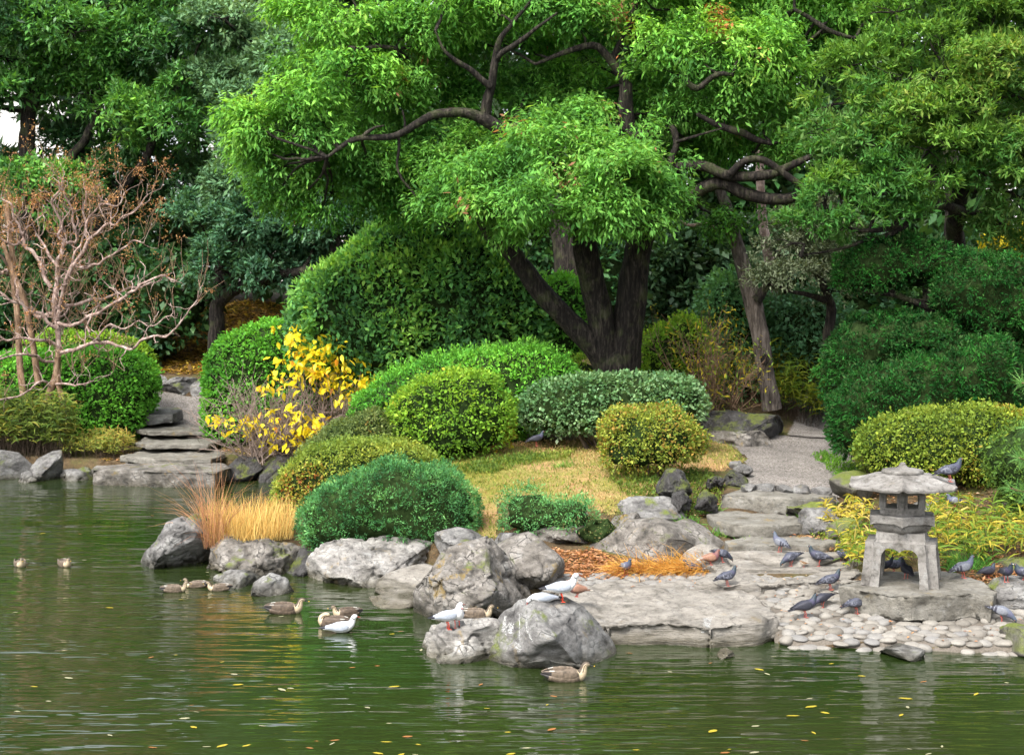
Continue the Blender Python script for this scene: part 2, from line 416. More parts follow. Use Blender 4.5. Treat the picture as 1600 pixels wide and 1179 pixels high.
def bush(name, outline, D, depth, label, cat, palette, dens=900, L=0.05, Wd=0.022, m=None, rough=0.08, rfreq=2.2, per=5, inset=0.08, face_up=0.6, spread=0.9,
         droop=0.1, rad=0.035, seed=1, a=0.6, b=0.75, stems=0, stem_r=0.02, group=None, core=0.90, freq=0.8, patch=0.5, ragged=0.0, gz=None, sprout=0.0, var=0.20, level=4, lean=0.0, lift=0.0, parent=None, part='foliage', gap=-0.70):
    """a clipped or free-growing shrub: twig core, leaf shell, stems below"""
    V, Fc = blob(outline, D, depth, level, a, b, lean)
    n = vert_normals(V, Fc); V = V + n * (fbm(V * rfreq, seed, 3) * rough * 1.25)[:, None]
    base = np.array([(V[:, 0].min() + V[:, 0].max()) / 2, (V[:, 1].min() + V[:, 1].max()) / 2, 0.0]); base[2] = gz if gz is not None else V[:, 2].min()
    t = parent or thing(name, base, label, cat, group)
    ctr = (V.max(0) + V.min(0)) / 2
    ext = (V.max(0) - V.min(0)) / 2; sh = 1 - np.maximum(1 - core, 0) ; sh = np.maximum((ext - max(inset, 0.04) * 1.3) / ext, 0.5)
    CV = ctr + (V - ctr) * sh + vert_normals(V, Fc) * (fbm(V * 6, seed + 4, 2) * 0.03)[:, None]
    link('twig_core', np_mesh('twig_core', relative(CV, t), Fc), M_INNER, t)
    zmin = V[:, 2].min(); zr = V[:, 2].max() - zmin
    def wt(c, fn): return np.where(fn[:, 2] < -0.45, 0.35, 1.0) * np.where(fn[:, 1] > 0.45, 0.45, 1.0)
    t_ = V[Fc]; area = (np.linalg.norm(np.cross(t_[:, 1] - t_[:, 0], t_[:, 2] - t_[:, 0]), axis=1) / 2 * wt(t_.mean(1), nrm(np.cross(t_[:, 1] - t_[:, 0], t_[:, 2] - t_[:, 0])))).sum()
    K = int(area * dens / per)
    rg = np.random.default_rng(seed)
    P, Nn = sample_surface(V, Fc, K, rg, wt)
    dpt = -rg.random(K) ** 1.5 * inset + ragged * np.maximum(0, rg.normal(0, 1, K)) + ragged * 1.5 * np.maximum(0, fbm(P * 5, seed + 2, 2))
    P = P + Nn * dpt[:, None]
    keep = fbm(P * 3.3 + seed, seed + 6, 3) > gap; P = P[keep]; Nn = Nn[keep]
    Lv = Leaves(); Nu = nrm(Nn + np.array([0, 0, lift]))
    Lv.add(leaf_geo(P, Nu, per, L * 1.05, Wd * 1.35, spread, droop, rad, face_up, palette, freq, var, patch, rng=rg))
    if sprout:
        up = V[Fc].mean(1)[:, 2] > zmin + zr * 0.5
        k = int(K * sprout); Q, Qn = sample_surface(V, Fc, k, rg, lambda c, fn: np.maximum(0.02, fn[:, 2]))
        Q = Q + np.stack([rg.normal(0, .02, k), rg.normal(0, .02, k), rg.random(k) * 0.16], 1)
        Lv.add(leaf_geo(Q, nrm(Qn + [0, 0, 1.2]), per, L, Wd, 0.5, -0.2, rad, face_up, palette[-2:], freq, var, patch, rng=rg))
    Lv.build(part, m or leaf_soft, t)
    if stems:
        for i in range(stems):
            T = Tubes(); x0 = base + np.array([rg.uniform(-.25, .25) * ext[0] * 2 * .6, rg.uniform(-.3, .3) * ext[1], 0])
            zb = H(x0[0], x0[1]) if gz is None else gz
            x0[2] = zb - 0.05; tip = np.array([ctr[0] + (x0[0] - ctr[0]) * 2.2, ctr[1] + (x0[1] - ctr[1]) * 1.6, ctr[2] + 0.1 * zr])
            mid = (x0 + tip) / 2 + rg.normal(0, .06, 3)
            T.add([x0, mid, tip], [stem_r, stem_r * .8, stem_r * .45], 6, 0.08, gnarl=0.03, seed=seed + i)
            for j in range(3):
                e = mid + (tip - x0) * .35 + rg.normal(0, .14, 3); T.add([mid, (mid + e) / 2 + rg.normal(0, .03, 3), e], [stem_r * .5, stem_r * .35, stem_r * .2], 4, 0.08)
            T.build('stem', B_TWIG, t)
    return t, V, Fc

def clump_points(c, r, dens, rng, tuft=0.4, flat=0.6, seed=0, per_tuft=None, airy=-0.30):
    """sprig centres and outward directions for one ellipsoid clump made of smaller tufts"""
    area = 4 * np.pi * ((r[0] * r[1]) ** 1.6 + (r[0] * r[2]) ** 1.6 + (r[1] * r[2]) ** 1.6) ** (1 / 1.6) / 3 ** (1 / 1.6)
    nt_ = max(6, int(area / (tuft * tuft) * 0.75))
    u = nrm(rng.normal(size=(nt_, 3))); u[:, 2] = np.where((u[:, 2] < -0.25) & (rng.random(nt_) < 0.6), -u[:, 2], u[:, 2])
    u[:, 1] = np.where((u[:, 1] > 0.2) & (rng.random(nt_) < 0.35), -u[:, 1], u[:, 1])
    k = 1 + 0.40 * fbm(u * 2.2 + seed, seed, 2); k *= (1.06 - 0.45 * rng.random(nt_) ** 1.5)
    tc = c + u * r * k[:, None]; tn = nrm(u / r)
    m = per_tuft or int(dens * tuft * tuft * 3)
    v = nrm(rng.normal(size=(nt_, m, 3)) + tn[:, None] * 0.5 + np.array([0, 0, 0.5]))
    tr = tuft * rng.uniform(0.45, 1.25, (nt_, 1, 1))
    P = tc[:, None] + v * np.array([1, 1, flat]) * tr * (1 - 0.5 * rng.random((nt_, m, 1)) ** 2)
    Nn = nrm(v * 0.8 + tn[:, None] * 0.5)
    P = P.reshape(-1, 3); Nn = Nn.reshape(-1, 3); keep = fbm(P * (.42 / tuft) + 11, 31, 2) > airy
    return P[keep], Nn[keep]

def px_clump(cx, cy, rx, ry, D, dr=None):
    c = W(cx, cy, D); s = D / F; return c, np.array([rx * s, (dr if dr else rx * s * 0.85), ry * s])
# ------------------------------------------------------------------ terrain
shore = [(-300, 34), (-40, 34)] + [tuple(G(x, y)[:2]) for x, y in
    [(0, 741), (150, 741), (300, 741), (440, 741), (462, 765), (475, 790), (455, 830), (400, 842), (345, 846), (332, 866), (390, 880), (470, 880),
     (500, 885), (600, 886), (660, 898), (710, 925), (780, 945), (860, 950), (930, 962), (1010, 975), (1100, 990), (1190, 1004), (1225, 1014), (1300, 1016), (1400, 1020),
     (1500, 1024), (1600, 1026), (1750, 1034)]] + [(14, 15.0), (22, 12.0), (40, 6.0), (60, -10), (300, -20), (300, 400), (-300, 400)]
shore = np.array(shore)
def signed_dist(P, poly=shore):
    A = poly; B = np.roll(poly, -1, 0); d = np.full(len(P), 1e9); inside = np.zeros(len(P), bool)
    for a, b in zip(A, B):
        e = b - a; t = np.clip(((P - a) @ e) / (e @ e), 0, 1); d = np.minimum(d, np.linalg.norm(P - a - t[:, None] * e, axis=1))
        c = (a[1] > P[:, 1]) != (b[1] > P[:, 1])
        with np.errstate(divide='ignore', invalid='ignore'):
            xi = (b[0] - a[0]) * (P[:, 1] - a[1]) / (b[1] - a[1]) + a[0]
        inside ^= c & (P[:, 0] < xi)
    return np.where(inside, d, -d)
ctrl = [G(x, y, z) for x, y, z in [
    (1250, 1000, .06), (1550, 1012, .05), (1400, 970, .13), (1200, 960, .15), (1550, 950, .24), (1250, 900, .30), (1000, 900, .24), (1100, 880, .3),
    (950, 880, .27), (900, 862, .33), (1000, 855, .38), (880, 960, .08), (1300, 940, .2), (700, 940, .08), (600, 930, .08),
    (1200, 875, .33), (1200, 858, .38), (1200, 828, .50), (1200, 797, .68), (1220, 765, .90), (1230, 735, .95), (1230, 700, 1.0), (1270, 672, 1.1),
    (1300, 790, .68), (1450, 870, .42), (1550, 870, .48), (1500, 810, .75), (1400, 785, .85), (1440, 762, 1.05), (1590, 765, 1.1), (1650, 850, .6), (1750, 760, 1.1),
    (830, 855, .45), (760, 825, .55), (800, 785, .78), (900, 752, .95), (1000, 742, 1.05), (1080, 738, 1.02), (850, 712, 1.15), (1000, 690, 1.25),
    (1100, 690, 1.15), (1130, 735, .97), (1090, 780, .75), (1050, 800, .62), (1100, 830, .5), (600, 855, .38), (500, 840, .35), (550, 790, .6), (650, 745, .9), (480, 800, .4), (700, 705, 1.15),
    (380, 858, .22), (430, 845, .28), (965, 665, 1.3), (1150, 650, 1.3), (620, 650, 1.2), (500, 710, .6), (900, 650, 1.4),
    (30, 722, .3), (120, 722, .3), (250, 724, .30), (250, 708, .36), (270, 680, .62), (270, 668, .72), (270, 648, .95), (400, 716, .35)]]
ctrl += [W(280, 588, 42.6), W(310, 520, 48), W(400, 470, 52), W(200, 560, 46), W(100, 600, 40), W(0, 645, 37), W(600, 570, 45), W(1000, 565, 42), W(1300, 600, 38),
         W(1600, 600, 36), W(1180, 600, 34), W(450, 560, 44), W(800, 520, 52), (-60, 60, 4.2), (-30, 60, 4.6), (0, 60, 4.6), (30, 60, 4.3), (60, 60, 4), (-80, 100, 5), (0, 100, 5), (80, 100, 5),
         (-40, 38, 1.2), (40, 30, 1.5), (40, 20, 1.0), (25, 22, 0.9), (-300, 40, 2), (300, 40, 2), (-300, 400, 6), (300, 400, 6), (0, 400, 6)]
ctrl = np.array([tuple(c) for c in ctrl])
_n = len(ctrl); _A = np.zeros((_n + 1, _n + 1)); _A[:_n, :_n] = np.linalg.norm(ctrl[:, None, :2] - ctrl[None, :, :2], axis=2); _A[:_n, _n] = 1; _A[_n, :_n] = 1
_w = np.linalg.solve(_A, np.concatenate([ctrl[:, 2], [0]]))
def heights(P):
    out = np.empty(len(P))
    for s in range(0, len(P), 20000):
        q = P[s:s + 20000]; out[s:s + 20000] = np.linalg.norm(q[:, None] - ctrl[None, :, :2], axis=2) @ _w[:_n] + _w[_n]
    sdv = signed_dist(P); t = np.clip((sdv + 0.25) / 0.5, 0, 1); t = t * t * (3 - 2 * t)
    q3 = np.concatenate([P, np.zeros((len(P), 1))], 1)
    land = np.maximum(out, 0.03) + 0.03 * fbm(q3 * 1.3, 3, 3)
    return -0.7 * (1 - t) + np.maximum(land, 0.02) * t
def H(x, y): return float(heights(np.array([[x, y]], float))[0])
def onground(px, py, z0=0.4, lift=0.0):
    z = z0
    for _ in range(12):
        p = G(px, py, z); z = 0.5 * z + 0.5 * max(H(p[0], p[1]), 0.0)
    p = G(px, py, z); p[2] = z + lift; return p

def axis(spec):
    out = []
    for a, b, s in spec: out += list(np.arange(a, b, s))
    return np.array(out + [spec[-1][1]])
gx = axis([(-300, -60, 20), (-60, -16, 1.5), (-16, 14, 0.2), (14, 60, 1.5), (60, 300, 20)])
gy = axis([(-60, 10, 5), (10, 15, 0.5), (15, 34, 0.18), (34, 54, 0.4), (54, 100, 2), (100, 400, 20)])
XX, YY = np.meshgrid(gx, gy); P2 = np.stack([XX.ravel(), YY.ravel()], 1); ZZ = heights(P2)
V = np.concatenate([P2, ZZ[:, None]], 1); nx = len(gx); i = np.arange(len(gy) - 1)[:, None] * nx + np.arange(nx - 1)[None]
Q = np.stack([i, i + 1, i + nx + 1, i + nx], -1).reshape(-1, 4)

# soil with moss and scattered dead leaves
m, n, out = mat('soil'); pos = N(n, 'ShaderNodeNewGeometry').outputs['Position']
a1 = noise(n, pos, 0.9, 6, 0.65); a2 = noise(n, pos, 14, 6, 0.75); a3 = noise(n, pos, 55, 3, 0.7)
c = ramp(n, a1.outputs[0], [(0.35, (0.05, 0.035, 0.02)), (0.5, (0.085, 0.062, 0.036)), (0.62, (0.06, 0.066, 0.02)), (0.75, (0.10, 0.11, 0.03))]).outputs[0]
c = mixc(n, 1.0, c, ramp(n, a2.outputs[0], [(0.3, g3(0.45)), (0.7, g3(1.5))]).outputs[0], 'MULTIPLY')
c = mixc(n, maprange(n, a3.outputs[0], 0.60, 0.66), c, (0.22, 0.11, 0.04))
p = N(n, 'ShaderNodeBsdfPrincipled', i_Roughness=0.95); p.inputs['Specular IOR Level'].default_value = 0.1; n.links.new(c, p.inputs['Base Color'])
b = N(n, 'ShaderNodeBump', i_Strength=0.9, i_Distance=0.03); n.links.new(a2.outputs[0], b.inputs['Height']); n.links.new(b.outputs[0], p.inputs['Normal']); n.links.new(p.outputs[0], out.inputs['Surface'])
SOIL = m
tag(link('ground', np_mesh('ground', V, Q), SOIL), kind='structure')

def sheet(name, poly_xy, m, lift, step=0.12, wob=0.0):
    """a thin sheet that follows the ground inside a polygon"""
    poly = np.array([p[:2] for p in poly_xy]); lo = poly.min(0) - .2; hi = poly.max(0) + .2
    xs = np.arange(lo[0], hi[0], step); ys = np.arange(lo[1], hi[1], step); X, Y = np.meshgrid(xs, ys); P = np.stack([X.ravel(), Y.ravel()], 1)
    q3 = np.concatenate([P, np.zeros((len(P), 1))], 1)
    s = signed_dist(P, poly) + wob * fbm(q3 * 1.7, 5, 3); z = heights(P) + lift
    nx = len(xs); i = (np.arange(len(ys) - 1)[:, None] * nx + np.arange(nx - 1)[None]).ravel()
    Q = np.stack([i, i + 1, i + nx + 1, i + nx], 1); Q = Q[(s[Q] > 0).all(1)]
    use = np.unique(Q); mp = np.full(len(P), -1); mp[use] = np.arange(len(use))
    V = np.concatenate([P, z[:, None]], 1)[use]
    return tag(link(name, np_mesh(name, V, mp[Q]), m), kind='structure')
def random_in(poly_xy, n, rng):
    poly = np.array([p[:2] for p in poly_xy]); lo = poly.min(0); hi = poly.max(0); out = []
    tot = 0
    while tot < n:
        P = lo + rng.random((n * 2, 2)) * (hi - lo); P = P[signed_dist(P, poly) > 0]; out.append(P); tot += len(P)
    P = np.vstack(out)[:n]; return np.concatenate([P, heights(P)[:, None]], 1)

# gravel
m, n, out = mat('gravel'); pos = N(n, 'ShaderNodeNewGeometry').outputs['Position']
a1 = noise(n, pos, 1.6, 5, 0.6); a2 = N(n, 'ShaderNodeTexVoronoi', i_Scale=45.0); n.links.new(pos, a2.inputs['Vector'])
sp = N(n, 'ShaderNodeSeparateXYZ'); n.links.new(a2.outputs['Color'], sp.inputs[0])
c = ramp(n, sp.outputs[0], [(0.0, (0.08, 0.07, 0.06)), (0.5, (0.16, 0.145, 0.13)), (1.0, (0.27, 0.25, 0.235))]).outputs[0]
c = mixc(n, 1.0, c, ramp(n, a1.outputs[0], [(0.35, g3(0.75)), (0.65, g3(1.1))]).outputs[0], 'MULTIPLY')
p = N(n, 'ShaderNodeBsdfPrincipled', i_Roughness=0.9); p.inputs['Specular IOR Level'].default_value = 0.2; n.links.new(c, p.inputs['Base Color'])
b = N(n, 'ShaderNodeBump', i_Strength=0.8, i_Distance=0.015); n.links.new(a2.outputs['Distance'], b.inputs['Height']); b.invert = True; n.links.new(b.outputs[0], p.inputs['Normal']); n.links.new(p.outputs[0], out.inputs['Surface'])
GRAVEL = m
path_poly = [G(x, y, z) for x, y, z in [(1150, 768, .9), (1168, 745, .93), (1165, 722, .95), (1140, 705, .98), (1135, 692, 1.0), (1240, 690, 1.02), (1300, 690, 1.02), (1330, 720, .97), (1345, 745, .95), (1310, 772, .9), (1220, 772, .9)]]
sheet('gravel_path', path_poly, GRAVEL, 0.02, 0.06, 0.08)
upper_poly = [G(x, y, z) for x, y, z in [(1228, 690, 1.04), (1305, 690, 1.05), (1330, 676, 1.2)]] + [W(1345, 655, 39), W(1300, 655, 41), W(1262, 670, 38)]
sheet('upper_gravel_path', upper_poly, GRAVEL, 0.05, 0.05, 0.05)
left_path = [G(x, y, z) for x, y, z in [(180, 716, .42), (225, 690, .6), (222, 660, .85), (225, 640, 1.0), (330, 640, 1.0), (345, 665, .85), (345, 700, .5), (350, 716, .42)]]
sheet('garden_path', left_path, GRAVEL, 0.02, 0.08, 0.1)

# lawn on the mound: moss green and straw
m, n, out = mat('lawn'); pos = N(n, 'ShaderNodeNewGeometry').outputs['Position']
a1 = noise(n, pos, 0.55, 5, 0.6); a2 = noise(n, pos, 30, 5, 0.75)
c = ramp(n, a1.outputs[0], [(0.38, (0.19, 0.18, 0.035)), (0.50, (0.27, 0.23, 0.075)), (0.58, (0.34, 0.22, 0.10)), (0.68, (0.36, 0.22, 0.115))]).outputs[0]
c = mixc(n, 1.0, c, ramp(n, a2.outputs[0], [(0.3, g3(0.6)), (0.7, g3(1.25))]).outputs[0], 'MULTIPLY')
p = N(n, 'ShaderNodeBsdfPrincipled', i_Roughness=0.95); p.inputs['Specular IOR Level'].default_value = 0.1; n.links.new(c, p.inputs['Base Color'])
b = N(n, 'ShaderNodeBump', i_Strength=1.0, i_Distance=0.03); n.links.new(a2.outputs[0], b.inputs['Height']); n.links.new(b.outputs[0], p.inputs['Normal']); n.links.new(p.outputs[0], out.inputs['Surface'])
LAWN = m
lawn_poly = [G(x, y, z) for x, y, z in [(725, 845, .45), (700, 770, .78), (690, 722, 1.0), (780, 700, 1.15), (950, 690, 1.2), (1090, 668, 1.25), (1135, 690, 1.05), (1165, 725, .97), (1120, 740, .97), (1050, 742, 1.02), (1000, 775, .85), (960, 800, .7), (900, 790, .75), (790, 795, .7), (780, 850, .45)]]
sheet('lawn', lawn_poly, LAWN, 0.012, 0.12, 0.10)
rg = np.random.default_rng(11)
P = random_in(lawn_poly, 17000, rg)
gn = fbm(np.concatenate([P[:, :2] * 0.55, np.zeros((len(P), 1))], 1), 2, 3)
Lv = Leaves()
greenish = [((0.20, 0.24, 0.035), 3), ((0.13, 0.20, 0.03), 2), ((0.30, 0.26, 0.07), 2), ((0.40, 0.27, 0.13), 1.2)]
straw = [((0.42, 0.27, 0.13), 3), ((0.50, 0.36, 0.17), 2), ((0.26, 0.25, 0.06), 1.4), ((0.36, 0.17, 0.09), 1)]
far = (P[:, 0] > 4.2) | (gn > 0.12)
for sel, pal in ((far, greenish), (~far, straw)):
    q = P[sel]; Lv.add(leaf_geo(q, np.tile([0, 0, 1.0], (len(q), 1)), 2, 0.05, 0.011, 0.55, 0.0, 0.02, 0.1, pal, rng=rg, patch=0.3))
tag(Lv.build('grass', leaf_dry), kind='stuff')

# ------------------------------------------------------------------ water
m, n, out = mat('pond_water'); geo = N(n, 'ShaderNodeNewGeometry'); pos = geo.outputs['Position']
def wave(sx, sy, det, seed, rough=0.5, rot=0.0):
    mp = N(n, 'ShaderNodeMapping'); mp.inputs['Scale'].default_value = (sx, sy, 1); mp.inputs['Location'].default_value = (seed, seed * 1.7, seed); mp.inputs['Rotation'].default_value = (0, 0, rot)
    n.links.new(pos, mp.inputs['Vector']); return noise(n, mp.outputs[0], 1.0, det, rough, 0.3).outputs[0]
w1 = wave(0.7, 3.0, 1, 3.0, 0.4, 0.05); w2 = wave(1.5, 8.5, 1, 9.0, 0.4, -0.05); w3 = wave(4.0, 20, 0, 5.0, 0.4, 0.1); wb = wave(0.25, 0.5, 3, 1.0)
hsum = math_(n, 'ADD', math_(n, 'MULTIPLY', w1, 1.0), math_(n, 'MULTIPLY', w2, 0.42))
hsum = math_(n, 'ADD', hsum, math_(n, 'MULTIPLY', w3, 0.12)); amp = maprange(n, wb, 0.35, 0.65, 0.45, 1.15)
hsum = math_(n, 'MULTIPLY', hsum, amp)
WB = N(n, 'ShaderNodeBump', i_Strength=0.85, i_Distance=0.040); n.links.new(hsum, WB.inputs['Height'])
p = N(n, 'ShaderNodeBsdfPrincipled', i_Roughness=0.04); p.inputs['IOR'].default_value = 1.75; p.inputs['Specular IOR Level'].default_value = 0.95
c = ramp(n, wave(0.15, 0.2, 4, 7.0), [(0.35, (0.011, 0.023, 0.004)), (0.65, (0.019, 0.027, 0.007))]).outputs[0]
n.links.new(c, p.inputs['Base Color']); n.links.new(WB.outputs[0], p.inputs['Normal']); n.links.new(p.outputs[0], out.inputs['Surface'])
WV = np.array([(-300, -60, 0), (300, -60, 0), (300, 60, 0), (-300, 60, 0)], float)
tag(link('pond_water', np_mesh('pond_water', WV, np.array([[0, 1, 2, 3]]), smooth=False), m), kind='structure')
# ------------------------------------------------------------------ the big tree on the mound
def limb_px(pts, D0, D1=None, s=None):
    """traced limb: (px, py, radius in picture units [, depth]) -> world points and radii"""
    n_ = len(pts); D1 = D0 if D1 is None else D1; P = []; R = []
    for i, q in enumerate(pts):
        D = q[3] if len(q) > 3 else D0 + (D1 - D0) * i / max(1, n_ - 1)
        P.append(W(q[0], q[1], D)); R.append(q[2] * D / F)
    return np.array(P), np.array(R)
rt = np.random.default_rng(21)
TD = 31.0
base = W(965, 665, TD)
tree = thing('camphor_tree', base, 'largest tree, bright green crown on three dark forking stems behind the clipped grey-green hedge', 'tree')
T = Tubes()
T.add(*limb_px([(968, 690, 54), (966, 640, 40), (964, 590, 32), (961, 565, 30), (960, 550, 22)], TD), 22, 0.08, rough=0.16, seed=1)
for k, (x, y) in enumerate([(930, 668), (1000, 668), (965, 672)]):
    T.add(*limb_px([(x, y + 12, 9), (x * .6 + 965 * .4, 640, 16), (964, 600, 20)], TD - .3), 10, 0.1, rough=0.15, seed=k)
T.build('trunk', B_DARK, tree)
stems = [
    [(950, 580, 20), (935, 552, 18), (915, 528, 17), (885, 496, 15.5), (850, 460, 15), (818, 418, 14), (795, 390, 13.5), (765, 362, 12), (745, 320, 12), (748, 280, 10)],
    [(950, 570, 23), (938, 500, 21), (928, 450, 20), (916, 400, 19), (908, 350, 18), (895, 300, 18), (870, 250, 16), (835, 215, 14), (806, 203, 12)],
    [(972, 570, 26), (984, 500, 24), (990, 450, 23), (995, 400, 22), (1000, 360, 20), (995, 300, 19), (985, 240, 16), (980, 180, 13), (977, 132, 10)]]
for i, s_ in enumerate(stems):
    T = Tubes(); P, R = limb_px(s_, TD, TD - 0.4 if i != 1 else TD - 1.0); T.add(P, R, 18, 0.08, rough=0.14, seed=30 + i, gnarl=0.03); T.build('stem', B_DARK, tree)
limbs = [
    ([(806, 203, 12), (785, 205, 11.5), (763, 190, 11), (728, 176, 8), (682, 179, 7), (653, 194, 6.5), (614, 213, 5.5), (564, 217, 4.5), (536, 228, 3.5), (511, 246, 2.2)], 30, 29.2),
    ([(758, 190, 9), (761, 160, 8), (767, 132, 7), (772, 100, 6.5), (780, 64, 5), (806, 32, 3), (830, 0, 2)], 30, 29.6),
    ([(766, 136, 6), (749, 121, 5), (735, 108, 4.5), (714, 96, 4), (694, 78, 2.5), (680, 50, 1.5)], 29.8, 29.4),
    ([(774, 96, 5), (785, 82, 4.5), (813, 64, 4), (840, 43, 2.8), (870, 20, 1.8)], 29.8, 29.3),
    ([(977, 132, 8), (968, 115, 7.5), (959, 100, 7), (945, 82, 6.5), (927, 71, 6), (885, 80, 4.5), (838, 101, 2.5)], 30.6, 30.2),
    ([(955, 100, 7), (975, 60, 6), (990, 20, 5), (1000, -40, 4)], 30.6, 30.4),
    ([(1000, 385, 14), (1020, 360, 12), (1045, 337, 11), (1086, 300, 10.5), (1110, 288, 10), (1132, 286, 10), (1167, 303, 9.5), (1210, 312, 9), (1249, 303, 8), (1300, 250, 5), (1340, 232, 3)], 30.6, 29.6),
    ([(1000, 300, 10), (1030, 272, 9), (1061, 262, 8.5), (1103, 260, 8), (1132, 272, 8), (1167, 275, 8), (1210, 271, 7.5), (1246, 254, 6), (1290, 236, 3)], 30.4, 29.4),
    ([(1140, 272, 6), (1158, 255, 5.5), (1180, 249, 5.5), (1207, 258, 5.5), (1235, 278, 5.5), (1253, 290, 5)], 29.7, 29.5),
    ([(990, 215, 9), (1025, 205, 6), (1050, 200, 5), (1058, 225, 5), (1050, 246, 5), (1048, 262, 5)], 30.4, 29.9),
    ([(1056, 222, 3.5), (1080, 215, 2.6), (1110, 206, 2), (1130, 200, 1.2)], 29.9, 29.8),
    ([(1205, 225, 3), (1178, 217, 5), (1160, 208, 5.5), (1142, 203, 5.5), (1114, 192, 4.5), (1090, 180, 3.5)], 30, 29.8),
    ([(1075, 130, 5), (1090, 138, 5), (1114, 121, 4.5), (1130, 116, 4), (1146, 117, 3), (1150, 100, 2)], 29.6, 29.4),
    ([(1335, 60, 2.5), (1300, 50, 4), (1280, 40, 4.5), (1264, 30, 3.5), (1240, 15, 3)], 30.2, 30.2),
    ([(556, 76, 1.8), (575, 74, 3), (592, 72, 4), (620, 75, 3)], 29.6, 30),
    ([(565, 216, 3), (575, 206, 3), (588, 198, 2), (600, 196, 1)], 29.4, 29.2),
    ([(632, 206, 2), (633, 190, 1.8), (629, 172, 1.2)], 29.6, 29.5),
    ([(720, 310, 2), (870, 315, 3), (845, 308, 2), (820, 300, 1)], 28.4, 28.2)]
LP = []
for i, (s_, d0, d1) in enumerate(limbs[:-1]):
    T = Tubes(); P, R = limb_px(s_, d0, d1); P, R = T.add(P, R, 9 if R.max() > .06 else 6, 0.09, rough=0.14, seed=50 + i, gnarl=0.02); T.build('branch', B_DARK, tree); LP.append(P)
for s_ in stems: LP.append(limb_px(s_, TD)[0])
LP = np.vstack(LP)
# clumps: x, y, rx, ry in picture units, depth offset, palette key
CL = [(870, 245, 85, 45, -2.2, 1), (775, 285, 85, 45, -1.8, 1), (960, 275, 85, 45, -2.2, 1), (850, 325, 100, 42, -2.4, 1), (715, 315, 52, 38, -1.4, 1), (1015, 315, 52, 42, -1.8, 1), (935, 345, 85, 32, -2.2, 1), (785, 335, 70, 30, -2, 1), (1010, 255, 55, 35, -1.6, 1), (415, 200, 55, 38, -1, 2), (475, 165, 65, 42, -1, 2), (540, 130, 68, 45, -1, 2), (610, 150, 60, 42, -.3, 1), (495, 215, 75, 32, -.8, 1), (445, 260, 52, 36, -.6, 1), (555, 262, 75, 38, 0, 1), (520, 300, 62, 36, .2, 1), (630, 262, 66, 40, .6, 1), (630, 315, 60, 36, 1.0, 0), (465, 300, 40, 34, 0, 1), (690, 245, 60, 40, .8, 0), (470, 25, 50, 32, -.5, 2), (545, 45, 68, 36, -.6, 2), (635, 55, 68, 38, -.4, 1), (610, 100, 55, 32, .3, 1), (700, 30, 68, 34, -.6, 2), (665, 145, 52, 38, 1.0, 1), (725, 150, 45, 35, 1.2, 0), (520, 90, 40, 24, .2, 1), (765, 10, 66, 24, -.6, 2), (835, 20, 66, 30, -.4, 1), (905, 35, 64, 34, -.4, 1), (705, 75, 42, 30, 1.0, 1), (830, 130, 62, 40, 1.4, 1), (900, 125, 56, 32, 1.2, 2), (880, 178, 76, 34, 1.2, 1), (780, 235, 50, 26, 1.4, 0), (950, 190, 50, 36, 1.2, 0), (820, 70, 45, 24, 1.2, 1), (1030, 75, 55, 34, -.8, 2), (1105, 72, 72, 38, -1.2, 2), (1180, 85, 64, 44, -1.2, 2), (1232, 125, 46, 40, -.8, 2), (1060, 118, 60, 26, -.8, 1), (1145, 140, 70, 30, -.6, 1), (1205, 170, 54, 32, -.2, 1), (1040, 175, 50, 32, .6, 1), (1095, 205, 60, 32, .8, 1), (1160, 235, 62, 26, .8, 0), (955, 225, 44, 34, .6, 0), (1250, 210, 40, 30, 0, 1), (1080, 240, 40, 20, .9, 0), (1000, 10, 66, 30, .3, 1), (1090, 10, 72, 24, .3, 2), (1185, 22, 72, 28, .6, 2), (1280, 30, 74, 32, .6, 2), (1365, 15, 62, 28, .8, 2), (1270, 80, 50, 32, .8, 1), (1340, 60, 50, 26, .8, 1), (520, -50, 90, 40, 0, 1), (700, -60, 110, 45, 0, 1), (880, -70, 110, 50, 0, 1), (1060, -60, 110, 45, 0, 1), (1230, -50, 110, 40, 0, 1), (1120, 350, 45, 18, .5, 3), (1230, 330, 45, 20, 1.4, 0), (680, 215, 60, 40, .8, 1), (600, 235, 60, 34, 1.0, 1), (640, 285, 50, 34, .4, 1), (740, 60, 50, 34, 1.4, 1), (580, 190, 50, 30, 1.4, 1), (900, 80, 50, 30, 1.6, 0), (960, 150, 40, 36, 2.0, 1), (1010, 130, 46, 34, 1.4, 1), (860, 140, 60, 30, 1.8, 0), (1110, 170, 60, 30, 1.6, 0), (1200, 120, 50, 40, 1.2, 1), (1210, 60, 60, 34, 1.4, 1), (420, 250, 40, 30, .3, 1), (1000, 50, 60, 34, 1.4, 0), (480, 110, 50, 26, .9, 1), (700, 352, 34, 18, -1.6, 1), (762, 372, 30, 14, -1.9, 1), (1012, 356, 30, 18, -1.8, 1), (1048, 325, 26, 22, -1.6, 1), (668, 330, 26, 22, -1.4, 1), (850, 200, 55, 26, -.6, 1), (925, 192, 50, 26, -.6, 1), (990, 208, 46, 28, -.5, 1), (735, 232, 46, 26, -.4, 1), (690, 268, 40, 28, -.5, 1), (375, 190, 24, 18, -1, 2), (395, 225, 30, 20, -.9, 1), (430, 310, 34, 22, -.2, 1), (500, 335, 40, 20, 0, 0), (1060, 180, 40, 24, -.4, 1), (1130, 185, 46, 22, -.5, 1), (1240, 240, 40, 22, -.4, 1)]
G0 = [((0.040, 0.152, 0.024), 3), ((0.067, 0.217, 0.030), 3), ((0.107, 0.293, 0.038), 2), ((0.152, 0.359, 0.051), .6)]
